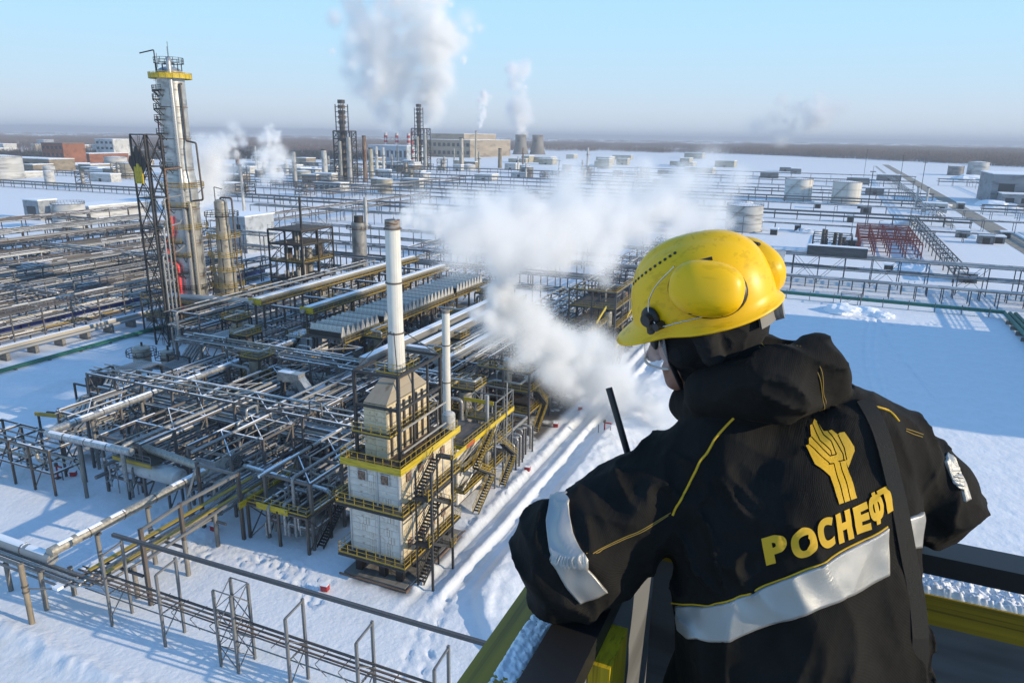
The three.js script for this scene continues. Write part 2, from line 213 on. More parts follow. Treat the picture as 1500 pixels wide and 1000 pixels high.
const PIPE_S=[[0.3013,-0.8153,-1.1333],[0.3055,-0.7857,-1.0914],[0.3148,-0.7714,-1.0707],[0.3252,-0.7613,-1.0558],[0.3363,-0.7533,-1.0441],[0.3466,-0.7432,-1.0372],[0.3572,-0.7340,-1.0314],[0.3681,-0.7258,-1.0270],[0.3790,-0.7180,-1.0231],[0.3897,-0.7099,-1.0199],[0.4003,-0.7021,-1.0170],[0.4110,-0.6945,-1.0143],[0.4216,-0.6870,-1.0118],[0.4322,-0.6796,-1.0093],[0.4445,-0.6708,-1.0066],[0.4569,-0.6623,-1.0042],[0.4697,-0.6544,-1.0027],[0.4829,-0.6473,-1.0023],[0.4966,-0.6410,-1.0031],[0.5093,-0.6346,-1.0058],[0.5226,-0.6287,-1.0094],[0.5368,-0.6239,-1.0148],[0.5523,-0.6202,-1.0222],[0.5683,-0.6171,-1.0305],[0.5832,-0.6125,-1.0366],[0.5973,-0.6069,-1.0411],[0.6117,-0.6014,-1.0459]];
const STRAP=[[0.6039,-0.4365,-1.1726],[0.6081,-0.4438,-1.1591],[0.6134,-0.4517,-1.1480],[0.6150,-0.4617,-1.1368],[0.6179,-0.4725,-1.1280],[0.6216,-0.4839,-1.1208],[0.6259,-0.4957,-1.1149],[0.6276,-0.5099,-1.1083],[0.6291,-0.5240,-1.1013],[0.6295,-0.5371,-1.0927],[0.6288,-0.5491,-1.0821],[0.6285,-0.5613,-1.0722],[0.6306,-0.5754,-1.0632],[0.6336,-0.5902,-1.0557],[0.6388,-0.6070,-1.0519],[0.6423,-0.6243,-1.0482],[0.6467,-0.6426,-1.0459],[0.6511,-0.6609,-1.0436],[0.6540,-0.6750,-1.0414],[0.6559,-0.6881,-1.0375],[0.6579,-0.7013,-1.0339],[0.6598,-0.7144,-1.0301],[0.6617,-0.7275,-1.0263],[0.6636,-0.7406,-1.0225],[0.6655,-0.7537,-1.0187],[0.6676,-0.7671,-1.0153],[0.6696,-0.7802,-1.0116]];
const ST1=[[0.1333,-0.6848,-1.0781],[0.1463,-0.6805,-1.0827],[0.1595,-0.6765,-1.0880],[0.1728,-0.6727,-1.0935],[0.1861,-0.6687,-1.0988],[0.1994,-0.6642,-1.1034],[0.2127,-0.6594,-1.1074],[0.2281,-0.6530,-1.1126],[0.2437,-0.6465,-1.1177],[0.2593,-0.6400,-1.1229],[0.2750,-0.6335,-1.1283]];
const ST2=[[0.6736,-0.4774,-1.1489],[0.6926,-0.4853,-1.1547],[0.7115,-0.4931,-1.1601]];
const ST3=[[0.4925,-0.3880,-1.1893],[0.5003,-0.3993,-1.1738],[0.5112,-0.4130,-1.1658],[0.5181,-0.4283,-1.1606],[0.5269,-0.4452,-1.1597]];
const ST4=[[0.4445,-0.3596,-1.2583],[0.4556,-0.3672,-1.2519],[0.4658,-0.3741,-1.2435],[0.4697,-0.3817,-1.2172],[0.4712,-0.3872,-1.1861]];
const QT=[[0.4088,-0.5471,-1.1034],[0.4328,-0.5410,-1.0919],[0.4562,-0.5349,-1.0805],[0.4813,-0.5315,-1.0744],[0.5090,-0.5309,-1.0741],[0.5405,-0.5342,-1.0816],[0.5708,-0.5360,-1.0862],[0.5997,-0.5364,-1.0878],[0.6303,-0.5381,-1.0921],[0.6685,-0.5458,-1.1087],[0.4037,-0.5650,-1.0813],[0.4272,-0.5586,-1.0698],[0.4504,-0.5525,-1.0588],[0.4750,-0.5487,-1.0524],[0.5017,-0.5475,-1.0509],[0.5312,-0.5493,-1.0552],[0.5637,-0.5538,-1.0648],[0.5938,-0.5557,-1.0692],[0.6242,-0.5577,-1.0738],[0.6598,-0.5638,-1.0865],[0.4001,-0.5846,-1.0636],[0.4238,-0.5785,-1.0533],[0.4469,-0.5723,-1.0428],[0.4712,-0.5682,-1.0361],[0.4971,-0.5665,-1.0337],[0.5256,-0.5676,-1.0366],[0.5580,-0.5726,-1.0464],[0.5891,-0.5758,-1.0531],[0.6197,-0.5782,-1.0583],[0.6541,-0.5837,-1.0692],[0.3976,-0.6053,-1.0490],[0.4218,-0.5999,-1.0404],[0.4452,-0.5941,-1.0310],[0.4692,-0.5897,-1.0240],[0.4948,-0.5876,-1.0213],[0.5229,-0.5885,-1.0235],[0.5551,-0.5936,-1.0332],[0.5872,-0.5982,-1.0419],[0.6179,-0.6010,-1.0474],[0.6518,-0.6065,-1.0578],[0.3968,-0.6282,-1.0387],[0.4212,-0.6232,-1.0311],[0.4451,-0.6179,-1.0229],[0.4690,-0.6132,-1.0159],[0.4945,-0.6109,-1.0129],[0.5224,-0.6118,-1.0150],[0.5544,-0.6170,-1.0243],[0.5874,-0.6227,-1.0345],[0.6184,-0.6260,-1.0407],[0.6524,-0.6317,-1.0510],[0.3969,-0.6526,-1.0310],[0.4213,-0.6473,-1.0233],[0.4452,-0.6419,-1.0154],[0.4690,-0.6370,-1.0083],[0.4945,-0.6347,-1.0053],[0.5223,-0.6354,-1.0071],[0.5540,-0.6405,-1.0159],[0.5877,-0.6473,-1.0274],[0.6195,-0.6516,-1.0348],[0.6542,-0.6582,-1.0461],[0.3975,-0.6778,-1.0244],[0.4216,-0.6719,-1.0161],[0.4453,-0.6659,-1.0078],[0.4691,-0.6609,-1.0008],[0.4945,-0.6583,-0.9976],[0.5221,-0.6590,-0.9993],[0.5535,-0.6639,-1.0075],[0.5873,-0.6711,-1.0190],[0.6199,-0.6764,-1.0278],[0.6543,-0.6831,-1.0385]];
const QL=[[0.5048,-0.4642,-1.1814],[0.5285,-0.4611,-1.1746],[0.5503,-0.4567,-1.1644],[0.5725,-0.4531,-1.1560],[0.5959,-0.4506,-1.1506],[0.4974,-0.4835,-1.1558],[0.5217,-0.4811,-1.1512],[0.5445,-0.4777,-1.1439],[0.5668,-0.4741,-1.1364],[0.5899,-0.4715,-1.1310],[0.4920,-0.5038,-1.1348],[0.5168,-0.5023,-1.1323],[0.5405,-0.4997,-1.1274],[0.5634,-0.4967,-1.1216],[0.5867,-0.4943,-1.1169],[0.4821,-0.5188,-1.1040],[0.5075,-0.5183,-1.1037],[0.5349,-0.5198,-1.1077],[0.5599,-0.5188,-1.1065],[0.5838,-0.5170,-1.1034],[0.4727,-0.5332,-1.0743],[0.4965,-0.5316,-1.0718],[0.5228,-0.5326,-1.0748],[0.5520,-0.5363,-1.0830],[0.5785,-0.5372,-1.0854],[0.4667,-0.5507,-1.0529],[0.4898,-0.5486,-1.0496],[0.5150,-0.5488,-1.0508],[0.5430,-0.5520,-1.0576],[0.5719,-0.5556,-1.0653],[0.4631,-0.5704,-1.0370],[0.4858,-0.5681,-1.0334],[0.5101,-0.5676,-1.0333],[0.5371,-0.5700,-1.0383],[0.5668,-0.5750,-1.0480]];
const antTop=[0.1955,-0.4853,-1.3694];
const antBot=[0.2385,-0.6215,-1.3304];
const HC=[0.3606,-0.3036,-1.3260],HF=[-0.8977,-0.2570,-0.3579],HU=[-0.2673,0.9634,-0.0214],HR=[0.3503,0.0764,-0.9335];
// surface of a distance field as a mesh (surface nets), normals from the field
function netMesh(f, lo, hi, cell, base) {
  const n = [0, 1, 2].map(k => Math.ceil((hi[k] - lo[k]) / cell) + 1), [nx, ny, nz] = n, F = new Float32Array(nx * ny * nz);
  for (let k = 0; k < nz; k++) for (let j = 0; j < ny; j++) for (let i = 0; i < nx; i++) F[(k * ny + j) * nx + i] = f(lo[0] + i * cell, lo[1] + j * cell, lo[2] + k * cell);
  const id = new Int32Array(nx * ny * nz).fill(-1), pos = [], nor = [], idx = [], uvs = [], off = [0, 1, nx, nx + 1, nx * ny, nx * ny + 1, nx * ny + nx, nx * ny + nx + 1];
  const ed = [[0, 1], [2, 3], [4, 5], [6, 7], [0, 2], [1, 3], [4, 6], [5, 7], [0, 4], [1, 5], [2, 6], [3, 7]], e = cell * .6;
  for (let k = 0; k < nz - 1; k++) for (let j = 0; j < ny - 1; j++) for (let i = 0; i < nx - 1; i++) {
    const o = (k * ny + j) * nx + i; let inside = 0; for (let c = 0; c < 8; c++) if (F[o + off[c]] < 0) inside++;
    if (!inside || inside === 8) continue;
    let x = 0, y = 0, z = 0, m = 0;
    for (const [a, b] of ed) { const fa = F[o + off[a]], fb = F[o + off[b]]; if ((fa < 0) === (fb < 0)) continue; const t = fa / (fa - fb); x += (a & 1) + ((b & 1) - (a & 1)) * t; y += (a >> 1 & 1) + ((b >> 1 & 1) - (a >> 1 & 1)) * t; z += (a >> 2) + ((b >> 2) - (a >> 2)) * t; m++; }
    x = lo[0] + (i + x / m) * cell; y = lo[1] + (j + y / m) * cell; z = lo[2] + (k + z / m) * cell;
    const g = V(f(x + e, y, z) - f(x - e, y, z), f(x, y + e, z) - f(x, y - e, z), f(x, y, z + e) - f(x, y, z - e)).normalize();
    id[o] = pos.length / 3; pos.push(x - base[0], y - base[1], z - base[2]); nor.push(g.x, g.y, g.z); uvs.push((x + z * .6) * 1, (y + z * .35) * 1);
  }
  const quad = (a, b, c, d, flip) => { if (a < 0 || b < 0 || c < 0 || d < 0) return; flip ? idx.push(a, c, b, a, d, c) : idx.push(a, b, c, a, c, d); };
  for (let k = 1; k < nz - 1; k++) for (let j = 1; j < ny - 1; j++) for (let i = 1; i < nx - 1; i++) {
    const o = (k * ny + j) * nx + i, s = F[o] < 0;
    if (s !== F[o + 1] < 0) quad(id[o - nx - nx * ny], id[o - nx * ny], id[o], id[o - nx], !s);
    if (s !== F[o + nx] < 0) quad(id[o - 1 - nx * ny], id[o - 1], id[o], id[o - nx * ny], !s);
    if (s !== F[o + nx * ny] < 0) quad(id[o - 1 - nx], id[o - nx], id[o], id[o - 1], !s);
  }
  const g = new THREE.BufferGeometry(); g.setAttribute('position', new THREE.Float32BufferAttribute(pos, 3)); g.setAttribute('normal', new THREE.Float32BufferAttribute(nor, 3)); g.setAttribute('uv', new THREE.Float32BufferAttribute(uvs, 2)); g.setIndex(idx); return g;
}
const capsule = (x, y, z, a, b, ra, rb) => { const bx = b[0] - a[0], by = b[1] - a[1], bz = b[2] - a[2], px = x - a[0], py = y - a[1], pz = z - a[2], h = clamp((px * bx + py * by + pz * bz) / (bx * bx + by * by + bz * bz)); return Math.hypot(px - bx * h, py - by * h, pz - bz * h) - (ra + (rb - ra) * h); };
const smin = (a, b, k) => { const h = Math.max(k - Math.abs(a - b), 0) / k; return Math.min(a, b) - h * h * k * .25; };
const ridged = (x, y, z) => { const n = 1 - Math.min(1, 2.2 * Math.abs(pn.noise(x, y, z))); return n * n * 1.5 - .4; };
for (const k of [13, 14]) for (const e of [0, 1]) { CAPS[k][e] = CAPS[k][e].map(c => c * .972); CAPS[k][e][1] += .032; CAPS[k][2 + e] *= .92; }
let noHood = false;
function jacketPlain(x, y, z) { let r = 9, h = 9; for (let k = 0; k < CAPS.length; k++) { const c = CAPS[k], d = capsule(x, y, z, c[0], c[1], c[2], c[3]); if (k < 13) r = smin(r, d, .028); else if (!noHood) h = smin(h, d, .022); } return smin(r, h, .007); }
function folds(x, y, z) {
  const low = smooth(-.62, -.85, y), sleeve = smooth(.36, .26, x), sleeveR = smooth(.68, .74, x), hood = smooth(-.465, -.43, y) * smooth(.33, .4, x) * smooth(.66, .6, x);
  let d = .0045 * pn.noise(x * 11, y * 9, z * 11) + .0018 * pn.noise(x * 34, y * 26, z * 34);
  d += low * .014 * ridged(x * 13 + .8 * pn.noise(x * 4, y * 5, 1), y * 2.2, z * 9) * .6;
  d += (.55 - .5 * low) * .007 * ridged(x * 9, y * 7 + x * 6, z * 8);
  d += sleeve * .009 * ridged(x * 10 + y * 9, (x - y) * 4.5, z * 7 + 3) + sleeveR * .008 * ridged(x * 9 - y * 10, (x + y) * 5, z * 9 + 7);
  d += hood * .008 * ridged(x * 7 + 2, y * 15 + x * 5, z * 9);
  d += .010 * smooth(.09, .02, Math.abs(x - .335)) * smooth(-.5, -.58, y) * smooth(-.75, -.70, y) * ridged(x * 20 + y * 12, y * 16, z * 10);
  return d;
}
const jacketField = (x, y, z) => { const d = jacketPlain(x, y, z); return d > .06 || d < -.06 ? d : d - folds(x, y, z); };
const BASE = [.50, -1.95, -1.21];
const worker = new THREE.Group(); worker.name = 'person'; worker.position.set(BASE[0], EYE + BASE[1], BASE[2]); scene.add(worker);
worker.userData = { label: 'person in black jacket and yellow hard hat leaning on the parapet corner', category: 'person' };
const weave = tex(256, (x, y, i, j) => { const a = .5 + .22 * (((i >> 1) + (j >> 1)) % 4 < 2 ? 1 : -1) * .5 + .5 * (nB(x, y) - .5); return [a, a, a]; }, false); weave.repeat.set(9, 9);
const crA = layered(5, 91, 5), crB = layered(7, 57, 4), crumple = tex(512, (x, y, i, j) => { const a = 1 - Math.abs(2 * crA(x, y) - 1) * 1.6, b = 1 - Math.abs(2 * crB(x, y) - 1) * 2, w = ((i >> 1) + (j >> 1)) % 3 ? .03 : -.03, c = .5 + .34 * (a - .6) + .16 * (b - .5) + w; return [c, c, c]; }, false); crumple.repeat.set(3.4, 3.4);
const wornTone = tex(256, (x, y) => { const a = .72 + .5 * (nA(x, y) - .3); return [a, a * .985, a * .955]; }); wornTone.repeat.set(3, 3);
const cloth = new THREE.MeshPhysicalMaterial({ color: new THREE.Color().setRGB(.0175, .0172, .0172), roughness: .86, map: wornTone, bumpMap: crumple, bumpScale: .0045, sheen: .25, sheenRoughness: .6, sheenColor: new THREE.Color().setRGB(.10, .09, .075), specularIntensity: .35 });
const blackCloth = plain(.008, .008, .009, .95, 0, { bumpMap: weave, bumpScale: .0008 });
const thread = plain(.74, .43, .015, .6, 0, { bumpMap: weave, bumpScale: .0006 });
const stitch = plain(.26, .17, .03, .8);
const silver = plain(.40, .40, .39, .40, .45, { bumpMap: weave, bumpScale: .0003 });
const skinMat = new THREE.MeshPhysicalMaterial({ color: new THREE.Color().setRGB(.50, .25, .18), roughness: .55, map: wornTone });
const helmetYellow = new THREE.MeshPhysicalMaterial({ color: new THREE.Color().setRGB(.92, .54, .004), roughness: .42, specularIntensity: .55, clearcoat: .12, clearcoatRoughness: .3, map: tex(256, (x, y) => { const a = .96 - .10 * smooth(.6, .8, nB(x, y)) - .06 * smooth(.62, .66, nA(x * 2, y * 2)); return [a, a, a]; }) });
const blackRubber = plain(.011, .011, .012, .45), greyPlastic = mat(.30, .29, .27, .6), wireSteel = plain(.55, .55, .56, .25, 1);

// body: hips, legs and gloved hands; boots stand on the floor
const rel = p => [p[0] - BASE[0], p[1] - BASE[1], p[2] - BASE[2]];
{
  const g = (p, q, a, b) => [p, q, a, b], legs = [g([.43, -1.02, -1.10], [.41, -1.45, -1.17], .115, .085), g([.41, -1.45, -1.17], [.40, -1.84, -1.10], .085, .062), g([.60, -1.02, -1.10], [.62, -1.45, -1.20], .115, .085), g([.62, -1.45, -1.20], [.63, -1.84, -1.14], .085, .062), g([.43, -1.0, -1.10], [.60, -1.0, -1.10], .14, .14)];
  const field = (x, y, z) => { let r = 9; for (const c of legs) r = smin(r, capsule(x, y, z, ...c), .03); return r - .004 * ridged(x * 9, y * 11, z * 9) - .002; };
  add(worker, 'trousers', netMesh(field, [.2, -1.92, -1.4], [.85, -.82, -.9], .014, BASE), cloth);
  for (const [x, z, t] of [[.40, -1.10, -.25], [.63, -1.14, .2]]) {
    const bf = (px, py, pz) => { const dx = (px - x) * Math.cos(t) - (pz - z) * Math.sin(t), dz = (px - x) * Math.sin(t) + (pz - z) * Math.cos(t); return Math.max(smin(capsule(dx, py, dz, [0, -1.72, 0], [0, -1.88, .01], .062, .066), capsule(dx, py, dz, [0, -1.90, .03], [0, -1.915, -.17], .055, .042), .03), -1.949 - py); };
    add(worker, 'boot', netMesh(bf, [x - .2, -1.96, z - .3], [x + .2, -1.6, z + .16], .01, BASE), blackRubber);
  }
  const wl = CAPS[9][1], wr = CAPS[11][1];
  const hand = (w, fx, fz, side) => { // palm and five fingers closing over the rail
    const s = [], L2 = Math.hypot(fx, fz), dx = fx / L2, dz = fz / L2, sx = -dz * side, sz = dx * side, at = (a, up, c) => [w[0] + dx * a + sx * c, w[1] + up, w[2] + dz * a + sz * c];
    s.push([at(-.05, .01, 0), at(.03, 0, 0), .038, .036]); s.push([at(.03, 0, -.02), at(.085, -.004, -.024), .026, .024], [at(.03, 0, .02), at(.085, -.004, .024), .026, .024]);
    [[-.033, .062, .0095], [-.011, .074, .010], [.011, .070, .010], [.033, .054, .009]].forEach(([c, l, r]) => { s.push([at(.085, -.002, c), at(.085 + l * .55, -.014, c * 1.1), r + .002, r + .001], [at(.085 + l * .55, -.014, c * 1.1), at(.085 + l * .8, -.05, c * 1.1), r + .001, r]); });
    s.push([at(.01, -.005, -.036), at(.045, -.02, -.066), .014, .012], [at(.045, -.02, -.066), at(.075, -.035, -.068), .012, .010]);
    const bf = (x, y, z) => { let r = 9; for (const c of s) r = smin(r, capsule(x, y, z, ...c), .006); return r; };
    return netMesh(bf, [w[0] - .2, w[1] - .12, w[2] - .2], [w[0] + .2, w[1] + .08, w[2] + .2], .0045, BASE);
  };
  add(worker, 'glove', hand(wl, .22, -.32, 1), blackRubber); add(worker, 'glove', hand(wr, -.2, -.3, -1), blackRubber);
}
const jacket = add(worker, 'jacket', netMesh(jacketField, [-.06, -1.12, -1.78], [.98, -.26, -.84], .0065, BASE), cloth);
jacket.userData.label = 'black padded work jacket with hood and reflective bands';
// push a point onto the jacket, plus a little
function onJacket(p, off) { let [x, y, z] = p; const e = .003; for (let k = 0; k < 9; k++) { const d = (jacketField(x, y, z) - off) * .8, gx = jacketField(x + e, y, z) - jacketField(x - e, y, z), gy = jacketField(x, y + e, z) - jacketField(x, y - e, z), gz = jacketField(x, y, z + e) - jacketField(x, y, z - e), l = Math.hypot(gx, gy, gz) || 1; x -= d * gx / l; y -= d * gy / l; z -= d * gz / l; } return [x, y, z]; }
const lerp3 = (a, b, t) => [a[0] + (b[0] - a[0]) * t, a[1] + (b[1] - a[1]) * t, a[2] + (b[2] - a[2]) * t];
// a sheet of cloth laid on the jacket: grid of points -> front sheet with a turned-down rim
function laid(fn, nx, ny, off, rim = .006) {
  const pos = [], uvs = [], idx = [];
  for (let j = -1; j <= ny + 1; j++) for (let i = -1; i <= nx + 1; i++) { const s = clamp(i / nx), t = clamp(j / ny), edge = i < 0 || j < 0 || i > nx || j > ny, p = rel(onJacket(fn(s, t), edge ? off - rim : off)); pos.push(...p); uvs.push(s, 1 - t); }
  const w = nx + 3; for (let j = 0; j < ny + 2; j++) for (let i = 0; i < nx + 2; i++) { const a = j * w + i; idx.push(a, a + w, a + 1, a + 1, a + w, a + w + 1); }
  const g = new THREE.BufferGeometry(); g.setAttribute('position', new THREE.Float32BufferAttribute(pos, 3)); g.setAttribute('uv', new THREE.Float32BufferAttribute(uvs, 2)); g.setIndex(idx); g.computeVertexNormals(); return g;
}
const onLine = (P, t) => { const x = t * (P.length - 1), k = Math.min(P.length - 2, Math.floor(x)); return lerp3(P[k], P[k + 1], x - k); };
for (const [A, B, n, m] of [[S1_A, S1_B, 110, 16], [S2_A, S2_B, 16, 14], [S3_A, S3_B, 70, 18], [S4_A, S4_B, 30, 10]])
  add(jacket, 'reflective_band', laid((s, t) => lerp3(onLine(A, s), onLine(B, s), t), n, m, .005), silver).userData.label = 'silver reflective band';
const cord = (P, r, m, name, dash) => { const pts = P.map(p => V(...rel(onJacket(p, r * .5)))), c = new THREE.CatmullRomCurve3(pts); add(jacket, name, new THREE.TubeGeometry(c, P.length * 4, r, 6), m); };
cord(PIPE_L, .0022, thread, 'piping'); cord(PIPE_R, .0022, thread, 'piping'); cord(PIPE_S, .0016, thread, 'piping');
for (const S of [ST1, ST2, ST3, ST4]) for (const o of [0, .008]) cord(S.map(p => [p[0] + o * .7, p[1] + o * .7, p[2]]), .0009, stitch, 'stitching');
{ // emblem and lettering, cut out of yellow thread
  const grid = (Q, nx, ny) => (s, t) => { const x = s * nx, y = t * ny, i = Math.min(nx - 1, Math.floor(x)), j = Math.min(ny - 1, Math.floor(y)), q = (a, b) => Q[b * (nx + 1) + a]; return lerp3(lerp3(q(i, j), q(i + 1, j), x - i), lerp3(q(i, j + 1), q(i + 1, j + 1), x - i), y - j); };
  const cut = (w, h, draw) => { const c = document.createElement('canvas'); c.width = w; c.height = h; const x = c.getContext('2d'); x.fillStyle = '#000'; x.fillRect(0, 0, w, h); x.fillStyle = '#fff'; draw(x, w, h); const t = new THREE.CanvasTexture(c); return t; };
  const letters = cut(1125, 700, (x) => { // box of 225 x 140 units, five pixels each
    x.font = 'bold 100px sans-serif'; x.textBaseline = 'alphabetic';
    const quad = [['Р', 7, 92, 14, 128, 46, 80], ['О', 50, 83, 57, 119, 88, 70], ['С', 89, 67, 96, 105, 114, 57], ['Н', 117, 57, 124, 96, 141, 46], ['Е', 141, 47, 148, 82, 164, 37], ['Ф', 163, 30, 169, 69, 183, 20], ['Т', 179, 22, 186, 54, 201, 10], ['Ь', 201, 12, 206, 42, 209, 5]];
    for (const [ch, tx, ty, bx, by, rx, ry] of quad) { const w = x.measureText(ch).width, cap = 71; x.setTransform((rx - tx) * 5 / w, (ry - ty) * 5 / w, (bx - tx) * 5 / cap, (by - ty) * 5 / cap, bx * 5, by * 5); x.fillText(ch, 0, 0); x.lineWidth = 7; x.strokeStyle = '#fff'; x.strokeText(ch, 0, 0); }
    x.setTransform(1, 0, 0, 1, 0, 0);
  });
  const emblem = cut(450, 700, (x) => { // box of 90 x 140 units
    const poly = (...p) => { x.beginPath(); for (let i = 0; i < p.length; i += 2) { const X = (p[i] / 2.5 + 1080 - 1172) * 5, Y = (p[i + 1] / 2.5 + 560 - 608) * 5; i ? x.lineTo(X, Y) : x.moveTo(X, Y); } x.closePath(); x.fill(); };
    poly(283, 138, 297, 150, 318, 181, 333, 180, 346, 176, 368, 193, 374, 186, 392, 183, 428, 235, 431, 250, 408, 312, 398, 290, 437, 424, 372, 447, 341, 345, 283, 306, 250, 236, 262, 231, 262, 206, 271, 200, 266, 160, 276, 155);
    const line = (...p) => { x.beginPath(); for (let i = 0; i < p.length; i += 2) { const X = (p[i] / 2.5 + 1080 - 1172) * 5, Y = (p[i + 1] / 2.5 + 560 - 608) * 5; i ? x.lineTo(X, Y) : x.moveTo(X, Y); } x.strokeStyle = '#000'; x.lineWidth = 8.5; x.stroke(); };
    line(262, 231, 300, 268, 337, 302); line(271, 200, 312, 247, 341, 272); line(276, 155, 304, 216, 341, 250, 346, 268); line(294, 148, 318, 194, 343, 217, 364, 264); line(333, 180, 366, 224, 388, 262, 392, 286); line(368, 193, 392, 240, 402, 284);
    line(332, 304, 353, 299); line(339, 270, 364, 263); line(370, 290, 396, 284); line(353, 299, 391, 441); line(376, 292, 414, 433);
  });
  for (const [Q, nx, ny, t, name, a, b] of [[QT, 9, 6, letters, 'lettering', 45, 28], [QL, 4, 6, emblem, 'emblem', 22, 32]]) {
    const m = new THREE.MeshStandardMaterial({ color: thread.color, roughness: .62, alphaMap: t, alphaTest: .5, bumpMap: weave, bumpScale: .0006 });
    noHood = true; const sheet = laid(grid(Q, nx, ny), a, b, .0024, 0); noHood = false; add(jacket, name, sheet, m).userData.label = name === 'emblem' ? 'yellow embroidered emblem' : 'yellow embroidered lettering';
  }
}
{ // shoulder strap: flat webbing, hanging free below
  let P = STRAP.map(p => onJacket(p, .006)); for (let n = 0; n < 6; n++) P = P.map((p, i) => i && i < P.length - 1 ? p.map((c, k) => .5 * c + .25 * (P[i - 1][k] + P[i + 1][k])) : p); { const e = P[P.length - 1]; for (let k = 1; k <= 6; k++) P.push([e[0] + .008 * k, e[1] - .075 * k, e[2] + .004 * k]); }
  const pos = [], idx = [], uvs = []; P.forEach((p, i) => { const q = P[Math.min(P.length - 1, i + 1)], o = P[Math.max(0, i - 1)], d = V(q[0] - o[0], q[1] - o[1], q[2] - o[2]).normalize(), out = V(-.15, .45, .88), s = V().crossVectors(d, out).normalize(), n = V().crossVectors(s, d).normalize(); for (const [a, b] of [[-.0125, 0], [-.0125, .004], [.0125, .004], [.0125, 0]]) { const r = rel(p); pos.push(r[0] + s.x * a + n.x * b, r[1] + s.y * a + n.y * b, r[2] + s.z * a + n.z * b); uvs.push(a * 8, i * .08); } if (i) for (let k = 0; k < 4; k++) { const a = (i - 1) * 4 + k, b = (i - 1) * 4 + (k + 1) % 4; idx.push(a, b, a + 4, b, b + 4, a + 4); } });
  let g = new THREE.BufferGeometry(); g.setAttribute('position', new THREE.Float32BufferAttribute(pos, 3)); g.setAttribute('uv', new THREE.Float32BufferAttribute(uvs, 2)); g.setIndex(idx); g = g.toNonIndexed(); g.computeVertexNormals();
  add(worker, 'shoulder_strap', g, plain(.022, .021, .019, .8, 0, { bumpMap: weave, bumpScale: .001 }));
}
